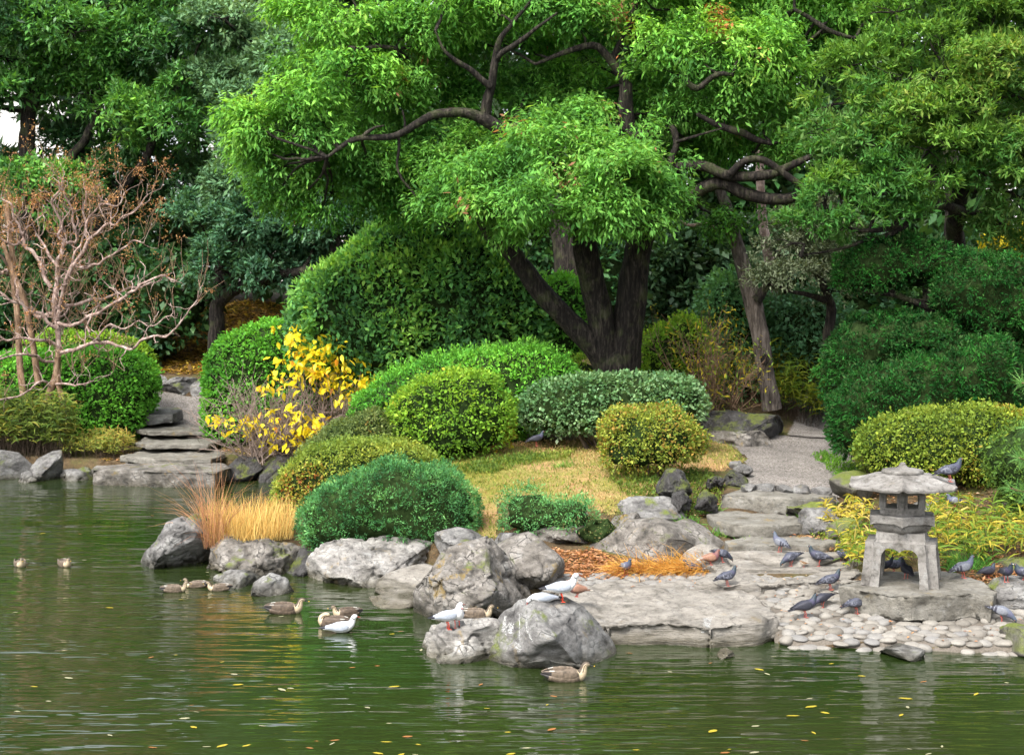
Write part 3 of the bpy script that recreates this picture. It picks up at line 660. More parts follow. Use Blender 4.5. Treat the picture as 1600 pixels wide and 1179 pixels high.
G1 = [((0.063, 0.190, 0.039), 2), ((0.106, 0.284, 0.050), 3), ((0.164, 0.379, 0.066), 2.4), ((0.242, 0.422, 0.087), 1), ((0.291, 0.138, 0.076), .04)]
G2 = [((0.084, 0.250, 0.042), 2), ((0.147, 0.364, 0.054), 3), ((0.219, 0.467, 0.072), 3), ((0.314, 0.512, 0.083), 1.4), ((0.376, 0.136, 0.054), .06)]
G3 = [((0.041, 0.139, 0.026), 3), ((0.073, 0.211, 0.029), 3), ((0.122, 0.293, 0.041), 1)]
Lv = Leaves(); TW = Tubes()
for k, (cx, cy, rx, ry, dd, pk) in enumerate(CL):
    D = TD + dd; c, r = px_clump(cx, cy, rx, ry, D); off = cy < -20
    P, Nn = clump_points(c, r, 66 if not off else 12, rt, 0.34, 0.60, seed=k)
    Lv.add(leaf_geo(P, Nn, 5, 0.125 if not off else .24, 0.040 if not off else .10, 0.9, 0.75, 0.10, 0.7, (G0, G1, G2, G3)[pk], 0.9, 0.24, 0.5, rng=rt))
    j = np.argmin(np.linalg.norm(LP - c, axis=1)); s0 = LP[j]; mid = (s0 + c) / 2 + rt.normal(0, .12, 3); rr = .035
    TW.add([s0, mid, c], [rr, rr * .8, rr * .5], 5, 0.12, gnarl=.06, seed=k)
    for q in range(7):
        e = c + nrm(rt.normal(size=3)) * r * .8; TW.add([c, (c + e) / 2 + rt.normal(0, .06, 3), e], [.014, .01, .005], 4, .2)
Lv.build('crown', leaf_soft, tree)
TW.build('twigs', B_DARK, tree, 'stuff')

# ------------------------------------------------------------------ generic tree: traced clumps
def clump_tree(name, label, trunk, D, clumps, pals, L, Wd, dens, tuft, m, bark, seed, droop=.2, spread=.8, per=5, group=None, face_up=.6, flat=.62, extra=None, sub=False, var=.18, fol='crown'):
    rg = np.random.default_rng(seed); b0 = W(trunk[0][0], trunk[0][1], trunk[0][3] if len(trunk[0]) > 3 else D)
    t = thing(name, b0, label, 'tree', group)
    T = Tubes(); P, R = limb_px(trunk, D); P, R = T.add(P, R, 12, 0.15, rough=.12, seed=seed, gnarl=.05); T.build('trunk', bark, t); LPs = [P]
    for e in (extra or []):
        T = Tubes(); P, R = limb_px(e, D); P, R = T.add(P, R, 8, 0.12, rough=.12, seed=seed + 3, gnarl=.05); T.build('branch', bark, t); LPs.append(P)
    LPs = np.vstack(LPs); Lv = Leaves(); TW = Tubes()
    for k, q in enumerate(clumps):
        cx, cy, rx, ry, dd = q[:5]; pk = q[5] if len(q) > 5 else 0
        c, r = px_clump(cx, cy, rx, ry, D + dd); P, Nn = clump_points(c, r, dens, rg, tuft, flat, seed=seed + k, airy=-2 if tuft > .7 else (-.5 if D > 40 else -.33))
        Lv.add(leaf_geo(P, Nn, per, L, Wd, spread, droop, tuft * .14, face_up, pals[pk], 0.5, var, 0.4, rng=rg))
        j = np.argmin(np.linalg.norm(LPs - c, axis=1)); s0 = LPs[j]; rr = .03 * D / 28
        TW.add([s0, (s0 + c) / 2 + rg.normal(0, .15, 3), c], [rr * 1.5, rr, rr * .6], 5, .2, gnarl=.08, seed=k)
        for _ in range(6):
            e = c + nrm(rg.normal(size=3)) * r * .85; TW.add([c, (c + e) / 2 + rg.normal(0, .08, 3), e], [rr * .5, rr * .35, rr * .15], 4, .3)
    Lv.build(fol, m, t); TW.build('twigs', bark, t, 'stuff')
    return t
OL0 = [((0.050, 0.143, 0.021), 2), ((0.091, 0.214, 0.031), 3), ((0.150, 0.285, 0.047), 2.5), ((0.223, 0.326, 0.062), 1.2), ((0.281, 0.326, 0.072), .4)]
OL1 = [((0.040, 0.139, 0.025), 3), ((0.073, 0.203, 0.040), 3), ((0.121, 0.235, 0.059), 2), ((0.178, 0.288, 0.079), .8)]
OL2 = [((0.075, 0.11, 0.055), 3), ((0.12, 0.16, 0.08), 3), ((0.18, 0.22, 0.12), 2)]
clump_tree('olive_green_tree', 'olive-green tree with narrow leaves in layered pads above the dark clipped yew', [(1505, 600, 16, 31), (1500, 480, 14, 30), (1496, 380, 13, 29), (1500, 300, 12, 28), (1520, 220, 11, 27.5), (1530, 120, 9, 27)], 27.5,
    [(1300, 165, 48, 26, 0, 0), (1345, 100, 62, 34, 0, 0), (1290, 205, 48, 26, -.2, 1), (1400, 125, 60, 36, -.4, 0), (1345, 165, 58, 34, -.2, 1), (1450, 60, 60, 34, 0, 0), (1530, 30, 66, 36, 0, 0), (1480, 110, 60, 34, -.5, 0), (1560, 100, 60, 36, -.5, 0),
     (1590, 150, 50, 40, -.3, 1), (1510, 165, 66, 30, -.5, 0), (1430, 185, 60, 32, -.6, 0), (1360, 225, 62, 32, -.6, 1), (1450, 235, 66, 32, -.7, 0), (1545, 225, 64, 36, -.6, 0), (1600, 240, 50, 36, -.6, 1), (1300, 245, 40, 22, -.4, 1),
     (1395, 265, 58, 26, -.8, 1), (1310, 285, 48, 24, -.7, 0), (1370, 305, 58, 26, -.9, 1), (1290, 315, 42, 24, -.8, 1), (1450, 285, 56, 26, -.6, 0), (1330, 345, 56, 20, -1, 1), (1270, 350, 40, 22, -1, 1), (1240, 380, 40, 22, -.9, 2), (1405, 335, 40, 16, -.8, 1),
     (1540, 275, 50, 26, -.3, 1), (1590, 310, 40, 36, .2, 1), (1560, 350, 40, 24, .5, 1), (1400, 20, 50, 30, .4, 0), (1600, 40, 50, 50, .4, 0), (1480, -30, 90, 40, .3, 0), (1600, -40, 90, 40, .3, 0), (1680, 100, 70, 80, 0, 0), (1680, 250, 70, 70, 0, 1),
     (1560, 150, 70, 40, 1.5, 1), (1430, 150, 80, 50, 1.5, 1), (1500, 230, 80, 50, 1.5, 1), (1590, 380, 40, 20, 1, 1)], (OL0, OL1, OL2), 0.125, 0.034, 62, 0.28, leaf_soft, B_DARK, 31, droop=.15, spread=.85, per=6, flat=.36,
    extra=[[(1500, 330, 9, 28), (1470, 320, 7, 27.6), (1440, 335, 6, 27.3), (1400, 350, 5, 27), (1360, 360, 4, 26.8), (1310, 352, 2.5, 26.6)], [(1440, 335, 5, 27.3), (1390, 365, 4, 27), (1340, 378, 3, 26.8), (1290, 392, 2, 26.6), (1250, 400, 1.2, 26.5)],
           [(1510, 260, 8), (1450, 262, 6), (1390, 240, 4), (1340, 232, 3)], [(1515, 235, 7), (1470, 205, 5), (1430, 195, 4), (1380, 180, 2)], [(1545, 200, 6), (1500, 140, 5), (1450, 136, 3), (1400, 150, 2)]])
# grey-green low tree beneath it
GG = [((0.061, 0.090, 0.047), 3), ((0.101, 0.130, 0.072), 3), ((0.151, 0.180, 0.112), 2)]
clump_tree('grey_green_tree', 'small grey-green tree between the leaning bare trunk and the clipped yew', [(1300, 580, 8, 31), (1295, 520, 8, 31), (1300, 485, 8, 31), (1290, 455, 7, 30.8), (1270, 420, 5, 30.5)], 30.5,
    [(1215, 400, 38, 28, 0), (1255, 370, 48, 30, 0), (1235, 435, 40, 24, 0), (1285, 420, 40, 28, 0), (1300, 455, 34, 18, .2), (1270, 340, 40, 26, .4), (1310, 390, 34, 30, .3), (1200, 440, 26, 18, 0)], (GG,), 0.085, 0.026, 110, .26, leaf_dull, B_DARK, 41, per=5,
    extra=[[(1292, 470, 5, 30.8), (1265, 462, 4, 30.6), (1240, 455, 3, 30.4), (1215, 445, 2, 30.4)]])
# ------------------------------------------------------------------ background: woods, houses behind
def fill(x0, y0, x1, y1, rx, ry, D, dr, seed, jitter=.45, pk=(0,), skip=None):
    rg = np.random.default_rng(seed); out = []; y = y0; row = 0
    while y <= y1:
        x = x0 + (row % 2) * rx * .8
        while x <= x1:
            q = (x + rg.normal() * rx * jitter * .5, y + rg.normal() * ry * jitter * .6, rx * rg.uniform(.8, 1.25), ry * rg.uniform(.75, 1.2), rg.uniform(-dr, dr), int(rg.choice(pk)))
            if not skip or not skip(q[0], q[1]): out.append(q)
            x += rx * 1.55
        y += ry * 1.35; row += 1
    return out
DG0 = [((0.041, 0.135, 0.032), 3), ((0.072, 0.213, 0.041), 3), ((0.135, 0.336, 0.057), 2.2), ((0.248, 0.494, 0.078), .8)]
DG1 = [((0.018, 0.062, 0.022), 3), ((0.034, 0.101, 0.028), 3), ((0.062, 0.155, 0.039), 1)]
GRY = [((0.085, 0.179, 0.085), 3), ((0.141, 0.265, 0.123), 3), ((0.227, 0.360, 0.169), 2)]
BLU = [((0.039, 0.108, 0.055), 3), ((0.078, 0.186, 0.090), 3), ((0.137, 0.273, 0.129), 1.5)]
clump_tree('evergreen_tree', 'tall broad evergreen at the far left behind the bare pink-brown tree', [(45, 640, 15, 45), (48, 480, 14, 45), (40, 300, 13, 45), (50, 150, 11, 45), (120, 20, 8, 45)], 45,
    fill(-60, -40, 330, 300, 62, 34, 45, 1.6, 3, pk=(0, 0, 1), skip=lambda x, y: (x < 115 and 165 < y < 250) or (x > 250 and y > 210)) + [(90, 300, 60, 34, 1.5, 1), (200, 330, 60, 34, 1.5, 1), (290, 280, 50, 30, 1, 1), (20, 290, 50, 36, 1.5, 1)],
    (DG0, DG1), .19, .066, 22, .50, leaf_gloss, B_DARK, 51, extra=[[(120, 420, 9), (170, 330, 8), (230, 240, 7), (260, 150, 5)], [(48, 330, 8), (110, 250, 7), (160, 170, 5)]])
clump_tree('grey_leaved_evergreen_tree', 'grey-green evergreen between the tall far-left tree and the large bright tree', [(340, 640, 12, 44), (338, 500, 11, 44), (355, 350, 10, 44), (395, 220, 8, 44), (420, 90, 6, 44)], 43.5,
    fill(360, 40, 480, 360, 50, 30, 43.5, 1.0, 5, pk=(0,)) + [(345, 150, 36, 28, .3, 0), (350, 230, 30, 24, 0, 0), (365, 290, 36, 24, 0, 0)], (GRY,), .16, .058, 34, .42, leaf_dull, B_DARK, 52)
clump_tree('dark_blue_green_tree', 'low spreading dark blue-green tree with a leaning trunk, above the slope of yellow leaves', [(338, 600, 13, 42.5), (338, 520, 12, 42.5), (345, 470, 11, 42.5), (400, 440, 9, 42), (470, 425, 7, 41.5), (520, 415, 5, 41.5)], 42,
    fill(335, 340, 545, 430, 48, 28, 42, .8, 6, pk=(0,)) + [(520, 330, 40, 26, 0, 0), (560, 300, 50, 34, 0, 0), (590, 360, 40, 30, 0, 0), (300, 330, 30, 26, 1, 0)], (BLU,), .16, .06, 44, .42, leaf_gloss, B_DARK, 53)
# shady woods behind everything
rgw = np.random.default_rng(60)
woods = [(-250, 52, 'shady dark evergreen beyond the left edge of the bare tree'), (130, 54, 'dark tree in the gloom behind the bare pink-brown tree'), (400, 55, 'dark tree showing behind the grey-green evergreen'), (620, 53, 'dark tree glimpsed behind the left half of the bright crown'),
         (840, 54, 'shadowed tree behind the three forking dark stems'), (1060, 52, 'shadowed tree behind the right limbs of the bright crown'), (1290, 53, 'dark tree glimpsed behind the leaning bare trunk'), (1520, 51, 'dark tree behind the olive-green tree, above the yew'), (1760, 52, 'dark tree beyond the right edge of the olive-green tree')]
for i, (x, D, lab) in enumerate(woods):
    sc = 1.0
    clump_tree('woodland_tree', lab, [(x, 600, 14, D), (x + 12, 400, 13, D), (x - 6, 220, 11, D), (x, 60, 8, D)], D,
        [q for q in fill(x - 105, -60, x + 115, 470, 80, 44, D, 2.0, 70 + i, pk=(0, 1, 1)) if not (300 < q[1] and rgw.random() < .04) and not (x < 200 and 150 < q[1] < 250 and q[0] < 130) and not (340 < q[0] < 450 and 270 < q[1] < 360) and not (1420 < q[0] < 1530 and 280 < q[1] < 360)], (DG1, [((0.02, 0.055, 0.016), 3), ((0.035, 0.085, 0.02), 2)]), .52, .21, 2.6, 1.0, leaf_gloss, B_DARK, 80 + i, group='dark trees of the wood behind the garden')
# shade-dark hedge masses low down
def back_shrub(name, label, outline, D, depth, pal, L=.20, Wd=.085, m=None, **k):
    kw = dict(dens=150, rough=.35, rfreq=1.0, inset=.25, ragged=.07, spread=.8, rad=.08, a=.6, b=.8, per=6); kw.update(k)
    return bush(name, outline, D, depth, label, 'shrub', pal, L=L, Wd=Wd, m=m or leaf_gloss, **kw)
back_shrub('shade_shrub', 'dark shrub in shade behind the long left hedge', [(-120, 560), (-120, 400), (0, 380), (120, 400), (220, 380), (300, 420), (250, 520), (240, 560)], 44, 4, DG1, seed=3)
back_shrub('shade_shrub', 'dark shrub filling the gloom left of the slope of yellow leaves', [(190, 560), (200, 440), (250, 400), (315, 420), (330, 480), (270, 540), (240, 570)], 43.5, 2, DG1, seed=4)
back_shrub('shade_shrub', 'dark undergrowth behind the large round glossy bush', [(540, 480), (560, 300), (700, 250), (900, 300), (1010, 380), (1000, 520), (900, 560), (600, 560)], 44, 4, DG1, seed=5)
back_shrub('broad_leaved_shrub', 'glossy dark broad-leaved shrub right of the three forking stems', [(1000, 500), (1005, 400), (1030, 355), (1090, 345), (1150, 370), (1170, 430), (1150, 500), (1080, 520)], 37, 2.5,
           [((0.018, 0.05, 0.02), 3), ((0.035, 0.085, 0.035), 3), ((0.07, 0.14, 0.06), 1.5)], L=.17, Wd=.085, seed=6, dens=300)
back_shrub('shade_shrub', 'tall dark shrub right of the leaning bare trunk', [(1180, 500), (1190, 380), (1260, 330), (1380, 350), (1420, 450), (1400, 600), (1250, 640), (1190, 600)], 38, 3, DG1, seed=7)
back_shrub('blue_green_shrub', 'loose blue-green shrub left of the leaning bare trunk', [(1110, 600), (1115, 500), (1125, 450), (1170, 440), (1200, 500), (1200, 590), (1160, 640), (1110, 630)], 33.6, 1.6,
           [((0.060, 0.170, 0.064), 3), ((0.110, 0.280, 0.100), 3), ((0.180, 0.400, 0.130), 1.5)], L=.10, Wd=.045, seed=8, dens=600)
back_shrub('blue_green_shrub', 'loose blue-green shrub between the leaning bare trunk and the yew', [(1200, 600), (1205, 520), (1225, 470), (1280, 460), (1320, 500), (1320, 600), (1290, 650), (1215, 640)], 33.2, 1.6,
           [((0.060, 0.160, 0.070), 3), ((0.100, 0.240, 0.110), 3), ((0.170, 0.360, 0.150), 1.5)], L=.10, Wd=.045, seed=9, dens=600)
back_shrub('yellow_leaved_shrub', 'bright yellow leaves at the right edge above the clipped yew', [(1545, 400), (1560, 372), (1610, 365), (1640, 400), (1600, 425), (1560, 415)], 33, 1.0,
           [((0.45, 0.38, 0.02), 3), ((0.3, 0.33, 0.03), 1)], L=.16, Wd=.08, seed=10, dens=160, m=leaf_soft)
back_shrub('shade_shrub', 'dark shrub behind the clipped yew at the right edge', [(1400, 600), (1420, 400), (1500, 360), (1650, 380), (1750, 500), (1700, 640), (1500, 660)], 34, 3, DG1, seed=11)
T = Tubes()
for i, (lab, pts, D, r) in enumerate([('bare dark trunk standing left of the leaves of the olive-green tree', [(1245, 600), (1240, 480), (1250, 360)], 36, 6), ('thin dark trunk in the wood, seen past the yew top', [(1560, 560), (1555, 420), (1552, 330)], 36, 8)]): pass
# leaning bare trunk and its pale neighbour
tl = thing('leaning_tree', W(1197, 615, 32), 'leaning grey trunk with a knot hole beyond the gravel path', 'tree')
T = Tubes(); T.add(*limb_px([(1206, 640, 15), (1197, 585, 14), (1188, 530, 14), (1178, 480, 14), (1168, 440, 13.5), (1157, 400, 11.5), (1148, 370, 10), (1138, 330, 9), (1120, 280, 7), (1110, 200, 5)], 32), 18, .07, rough=.10, seed=5); T.build('trunk', B_GREY, tl)
T = Tubes(); T.add(*limb_px([(1180, 470, 12), (1192, 455, 8), (1200, 440, 6)], 31.9), 10, .05, rough=.1, seed=6); T.build('branch_stub', B_DARK, tl)
T = Tubes(); T.add(*limb_px([(1147, 368, 6), (1135, 362, 4.5), (1118, 355, 3.5), (1100, 350, 3), (1078, 352, 2.4), (1062, 345, 1.6)], 32), 7, .06, rough=.1, seed=7); T.build('branch', B_PALE, tl)
V, Fc = blob([(1188, 562), (1193, 552), (1200, 553), (1203, 562), (1198, 571), (1190, 570)], 31.62, .10, 3); link('knot', np_mesh('knot', relative(V, tl), Fc), B_DARK, tl)
tl = thing('pale_tree', W(1205, 500, 35), 'pale bare trunk standing just behind the leaning grey trunk', 'tree')
T = Tubes(); T.add(*limb_px([(1215, 560, 9), (1208, 450, 8), (1196, 370, 8), (1190, 320, 7), (1186, 240, 6)], 35), 12, .1, rough=.1, seed=8); T.build('trunk', B_PALE, tl)
tl = thing('dark_tree', W(1497, 560, 33), 'dark upright trunk behind the yew and the right-hand tree', 'tree')
T = Tubes(); T.add(*limb_px([(1494, 600, 15), (1492, 450, 14), (1490, 370, 14), (1490, 300, 13), (1480, 200, 11)], 33), 12, .1, rough=.12, seed=9); T.build('trunk', B_DARK, tl)
tl = thing('grey_tree', W(885, 500, 41), 'thick dark trunk in shade between the forking stems', 'tree')
T = Tubes(); T.add(*limb_px([(905, 520, 26), (893, 440, 24), (885, 380, 22), (870, 320, 18)], 40), 12, .12, rough=.15, seed=9); T.build('trunk', B_DARK, tl)

# houses glimpsed through the leaves
CONC = plain('render_wall', (0.62, 0.62, 0.60), 0.9, 0.1, var=.08, scale=2); GLASSD = plain('window_glass', (0.05, 0.06, 0.07), 0.15, 0.6); BLUE = plain('blue_paint', (0.03, 0.06, 0.28), .5); REDP = plain('red_paint', (0.55, 0.03, 0.02), .5); YELP = plain('yellow_paint', (0.65, 0.5, 0.02), .5)
def box(name, lo, hi, m, parent=None, bev=0.0):
    lo = np.array(lo, float); hi = np.array(hi, float); c = (lo + hi) / 2; s = (hi - lo)
    bm = bmesh.new(); bmesh.ops.create_cube(bm, size=1.0); bmesh.ops.scale(bm, vec=Vector(s), verts=bm.verts)
    if bev: bmesh.ops.bevel(bm, geom=bm.edges[:], offset=bev, segments=2, affect='EDGES')
    me = bpy.data.meshes.new(name); bm.to_mesh(me); bm.free(); o = link(name, me, m, parent)
    o.location = c - (np.array(parent.location) if parent is not None else 0); return o
def house(x0, x1, D, h, label, rows, cols):
    a = W(x0, 480, D); b = W(x1, 480, D); t = thing('pale_building', ((a[0] + b[0]) / 2, D, 4.5), label, 'building')
    box('wall', (a[0], D, 3.0), (b[0], D + 8, h), CONC, t); box('roof', (a[0] - .2, D - .2, h), (b[0] + .2, D + 8.2, h + .3), CONC, t)
    w = (b[0] - a[0]) / cols
    for r in range(rows):
        for c in range(cols):
            x = a[0] + (c + .5) * w; z = 5.5 + r * 3.0
            f = box('window', (x - w * .3, D - .06, z), (x + w * .3, D + .05, z + 1.5), CONC, t)
            box('pane', (x - w * .26, D - .09, z + .1), (x + w * .26, D - .062, z + 1.4), GLASSD, f).location = (0, -.02, 0)
    return t
house(-90, 175, 78, 17, 'pale building glimpsed past the trunk of the far-left evergreen', 4, 5)
house(330, 560, 80, 13, 'white building glimpsed through the leaves beside the coloured banner', 3, 5)
house(1380, 1640, 76, 14, 'pale blue-white building glimpsed under the olive-green tree', 3, 5)
sg = thing('coloured_banner', W(396, 345, 62), 'red, yellow and blue banner glimpsed through the dark leaves', 'banner')
s_ = 62 / F
for nm, mm, x0, y0, x1, y1 in [('blue_field', BLUE, 386, 300, 405, 326), ('red_field', REDP, 386, 326, 405, 337), ('yellow_field', YELP, 386, 337, 405, 346)]:
    a = W(x0, y1, 62); b = W(x1, y0, 62); box(nm, (a[0], 62, a[2]), (b[0], 62.05, b[2]), mm, sg)
a = W(396, 640, 62.1); box('pole', (a[0] - .04, 62.06, 3.0), (a[0] + .04, 62.14, W(396, 298, 62)[2]), CONC, sg)
# ------------------------------------------------------------------ clipped and free bushes
GRN = [((0.061, 0.219, 0.033), 2), ((0.104, 0.323, 0.039), 3), ((0.159, 0.440, 0.050), 3), ((0.244, 0.543, 0.066), 1.2)]
YGR = [((0.099, 0.220, 0.028), 2), ((0.176, 0.341, 0.033), 3), ((0.286, 0.440, 0.044), 2), ((0.396, 0.352, 0.033), .8), ((0.440, 0.264, 0.044), .3)]
AZA = [((0.12, 0.20, 0.04), 2), ((0.21, 0.29, 0.05), 3), ((0.32, 0.36, 0.06), 2), ((0.34, 0.22, 0.05), 1), ((0.36, 0.12, 0.04), .5)]
bush('clipped_hedge', [(-70, 700), (-70, 565), (0, 558), (60, 548), (150, 545), (215, 552), (243, 575), (242, 625), (225, 665), (200, 695), (100, 705)], 35.9, 2.6,
     'long clipped hedge, bright green, behind the bare pink-brown tree', 'hedge', GRN + [((0.34, 0.36, 0.03), .10)], dens=900, L=.075, Wd=.034, rough=.08, seed=101, a=.5, b=.7, ragged=.015, lift=.2)
bush('clipped_bush', [(10, 580), (30, 535), (90, 520), (180, 522), (235, 545), (245, 580), (120, 600)], 38.5, 1.5,
     'low yellow-green bush showing above the long left hedge', 'bush', YGR[1:], dens=500, L=.08, Wd=.035, seed=102, ragged=.02)
bush('clipped_hedge', [(322, 680), (322, 580), (340, 535), (395, 505), (450, 498), (500, 530), (520, 620), (500, 680), (380, 695)], 35.4, 2.2,
     'rounded clipped hedge behind the shrub with yellow leaves', 'hedge', GRN, dens=800, L=.075, Wd=.032, rough=.08, seed=103, a=.55, ragged=.015, lift=.2)
bush('glossy_bush', [(462, 520), (465, 470), (498, 440), (545, 402), (600, 358), (660, 340), (730, 352), (790, 385), (825, 430), (850, 500), (840, 560), (760, 590), (560, 600), (480, 570)], 33.4, 3.2,
     'large rounded glossy bush left of the three forking stems', 'bush', [((0.06, 0.17, 0.06), 3), ((0.12, 0.32, 0.09), 3), ((0.22, 0.47, 0.10), 2.6), ((0.36, 0.62, 0.12), 1.6)], dens=520, L=.13, Wd=.05, m=leaf_soft,
     rough=.26, rfreq=1.6, inset=.2, ragged=.09, seed=104, sprout=.3, per=6, rad=.06, lift=.2)
bush('glossy_bush', [(815, 520), (830, 450), (870, 430), (915, 445), (925, 520), (900, 575), (830, 580)], 34.2, 1.5,
     'smaller dull-green bush showing between the big glossy bush and the forked trunk', 'bush', GRN[:3], dens=500, L=.09, Wd=.035, rough=.15, inset=.15, ragged=.04, seed=105)
bush('clipped_bush', [(870, 600), (880, 568), (905, 556), (935, 565), (950, 600)], 31.6, .9,
     'pale yellow-green tuft of shrub at the left foot of the forked trunk', 'bush', YGR[1:3], dens=500, L=.10, Wd=.025, rough=.1, inset=.15, ragged=.05, seed=106)
bush('clipped_hedge', [(548, 670), (555, 625), (600, 592), (680, 560), (760, 546), (840, 546), (890, 562), (912, 600), (890, 650), (800, 690), (620, 700)], 28.8, 2.2,
     'broad clipped hedge, plain bright green, rising behind the round bush with yellowing leaves', 'hedge', GRN, dens=1000, L=.065, Wd=.026, rough=.07, seed=107, ragged=.02, sprout=.08, lift=.3)
bush('clipped_bush', [(610, 680), (615, 625), (650, 592), (715, 575), (775, 588), (803, 635), (800, 685), (765, 712), (690, 722), (640, 712)], 26.7, 1.5,
     'round bush freckled with yellow and orange leaves, in front of the broad clipped hedge', 'bush', YGR, dens=1000, L=.062, Wd=.028, rough=.10, seed=108, ragged=.02, inset=.12, lift=.2)
bush('azalea_bush', [(445, 760), (470, 705), (520, 660), (590, 640), (625, 660), (630, 700), (600, 750), (500, 780)], 26.6, 1.4,
     'dull sage-green clipped bush just behind the rust-tinted one by the water', 'bush', [((0.07, 0.11, 0.035), 3), ((0.13, 0.18, 0.055), 3), ((0.20, 0.24, 0.08), 1.5), ((0.3, 0.2, 0.06), .3)], dens=1900, L=.046, Wd=.022, rough=.06, seed=109, lift=.3)
bush('azalea_bush', [(425, 805), (424, 770), (440, 735), (485, 700), (550, 684), (640, 690), (680, 712), (672, 750), (610, 790), (500, 815), (445, 815)], 24.8, 1.6,
     'clipped bush tinted rust and orange, overhanging the water behind the dry golden grass', 'bush', AZA, dens=1900, L=.046, Wd=.022, rough=.06, seed=110, lift=.3, stems=3, freq=.9, patch=.6)
JUN = [((0.034, 0.127, 0.046), 3), ((0.069, 0.218, 0.075), 3), ((0.127, 0.333, 0.115), 2.5), ((0.207, 0.437, 0.149), .9)]
bush('juniper_bush', [(465, 830), (470, 798), (500, 762), (560, 734), (620, 722), (690, 728), (735, 755), (753, 790), (745, 830), (690, 866), (560, 866), (485, 856)], 21.3, 1.9,
     'dome of blue-green juniper behind the pale boulders', 'bush', JUN, dens=2600, L=.042, Wd=.010, rough=.10, rfreq=4.5, seed=111, inset=.10, per=8, rad=.018, spread=.55, ragged=.02, patch=.6, freq=5, lift=.4)
bush('low_juniper', [(778, 825), (783, 785), (815, 770), (870, 772), (925, 785), (945, 815), (910, 842), (840, 842), (792, 836)], 21.4, 1.0,
     'low patchy juniper creeping over the rock below the straw-coloured lawn', 'bush', JUN[1:] + [((0.14, 0.16, 0.05), 1)], dens=1500, L=.042, Wd=.010, rough=.16, rfreq=3, seed=112, inset=.12, per=8, rad=.03, spread=.7, ragged=.04, patch=.6)
bush('twiggy_bush', [(885, 825), (895, 792), (930, 780), (965, 792), (975, 830), (955, 862), (905, 855)], 21.1, .6,
     'brown twiggy bush with few leaves at the right end of the low juniper', 'bush', [((0.16, 0.12, 0.06), 2), ((0.12, 0.15, 0.05), 2), ((0.30, 0.12, 0.05), .6)], dens=500, L=.035, Wd=.012, rough=.15, seed=113, inset=.2, ragged=.05, core=.7)
bush('grey_green_hedge', [(812, 655), (812, 625), (845, 600), (930, 588), (1040, 588), (1085, 600), (1102, 630), (1095, 655), (1050, 672), (900, 672), (830, 668)], 27.4, 1.7,
     'flat-topped clipped hedge of silvery grey-green leaves on bare stems, before the forked trunk', 'hedge', [((0.05, 0.13, 0.045), 3), ((0.10, 0.21, 0.08), 3), ((0.18, 0.30, 0.13), 2.2), ((0.28, 0.38, 0.21), .6)], dens=950, L=.062, Wd=.032, m=leaf_gloss,
     rough=.07, seed=114, a=.5, b=.7, ragged=.02, stems=9, stem_r=.035, per=5, lift=.3)
sm, _, _ = bush('azalea_bush', [(938, 690), (938, 665), (962, 642), (1010, 633), (1060, 640), (1084, 660), (1078, 705), (1050, 730), (980, 734), (945, 718)], 24.3, 1.3,
     'small round yellow-green azalea on bare stems, on the lawn left of the gravel path', 'bush', AZA[1:4] + [((0.12, 0.20, 0.03), 3)], dens=1900, L=.046, Wd=.022, rough=.08, seed=115, stems=8, stem_r=.02, ragged=.02, lift=.3)
bush('azalea_bush', [(1050, 705), (1058, 682), (1080, 670), (1100, 680), (1104, 702), (1085, 718), (1060, 716)], 24.8, .6, None, None, AZA[1:4] + [((0.12, 0.20, 0.03), 4)], dens=1700, L=.046, Wd=.022, rough=.10, seed=116, ragged=.03, parent=sm)
bush('azalea_hedge', [(1340, 715), (1343, 680), (1385, 654), (1450, 645), (1530, 640), (1600, 648), (1700, 655), (1720, 740), (1640, 765), (1545, 755), (1450, 742), (1380, 742), (1345, 732)], 22.6, 1.5,
     'long low olive-yellow azalea hedge below the dark clipped yew', 'hedge', [((0.10, 0.17, 0.025), 3), ((0.18, 0.26, 0.035), 3), ((0.28, 0.34, 0.045), 2), ((0.30, 0.22, 0.04), .8)], dens=1900, L=.046, Wd=.022, rough=.09, seed=117, a=.5, stems=9, stem_r=.018, ragged=.02, lift=.3)
bush('azalea_bush', [(1540, 740), (1555, 690), (1610, 660), (1700, 680), (1720, 780), (1660, 830), (1590, 800)], 20.9, 1.2,
     'fresh green bush cut off by the right edge beside the azalea hedge', 'bush', [((0.08, 0.16, 0.03), 3), ((0.14, 0.24, 0.04), 3), ((0.22, 0.30, 0.05), 1)], dens=1100, L=.05, Wd=.018, rough=.10, seed=118, ragged=.03, lift=.3)
# yew clipped in cloud layers: one plant
YEW = [((0.007, 0.042, 0.008), 3), ((0.013, 0.076, 0.012), 3), ((0.023, 0.122, 0.017), 2.4), ((0.040, 0.167, 0.023), .6)]
yw = thing('clipped_yew', W(1450, 700, 26.5), 'dark green yew clipped into stacked cloud layers, right of the gravel path', 'tree')
T = Tubes(); T.add(*limb_px([(1455, 720, 14), (1452, 600, 12), (1452, 500, 10), (1450, 430, 8)], 27.2), 10, .1, rough=.1); T.build('trunk', B_DARK, yw)
T = Tubes(); T.add(*limb_px([(1590, 720, 9), (1580, 600, 8), (1560, 500, 7)], 26.8), 8, .1, rough=.1); T.build('trunk', B_DARK, yw)
T = Tubes()
for e in ([(1452, 480, 6), (1400, 462, 4), (1350, 455, 3)], [(1452, 470, 5), (1420, 468, 4), (1370, 440, 3)], [(1452, 500, 5), (1500, 480, 4), (1550, 450, 3)]): T.add(*limb_px(e, 27.1), 6, .1)
T.build('branch', B_DARK, yw)
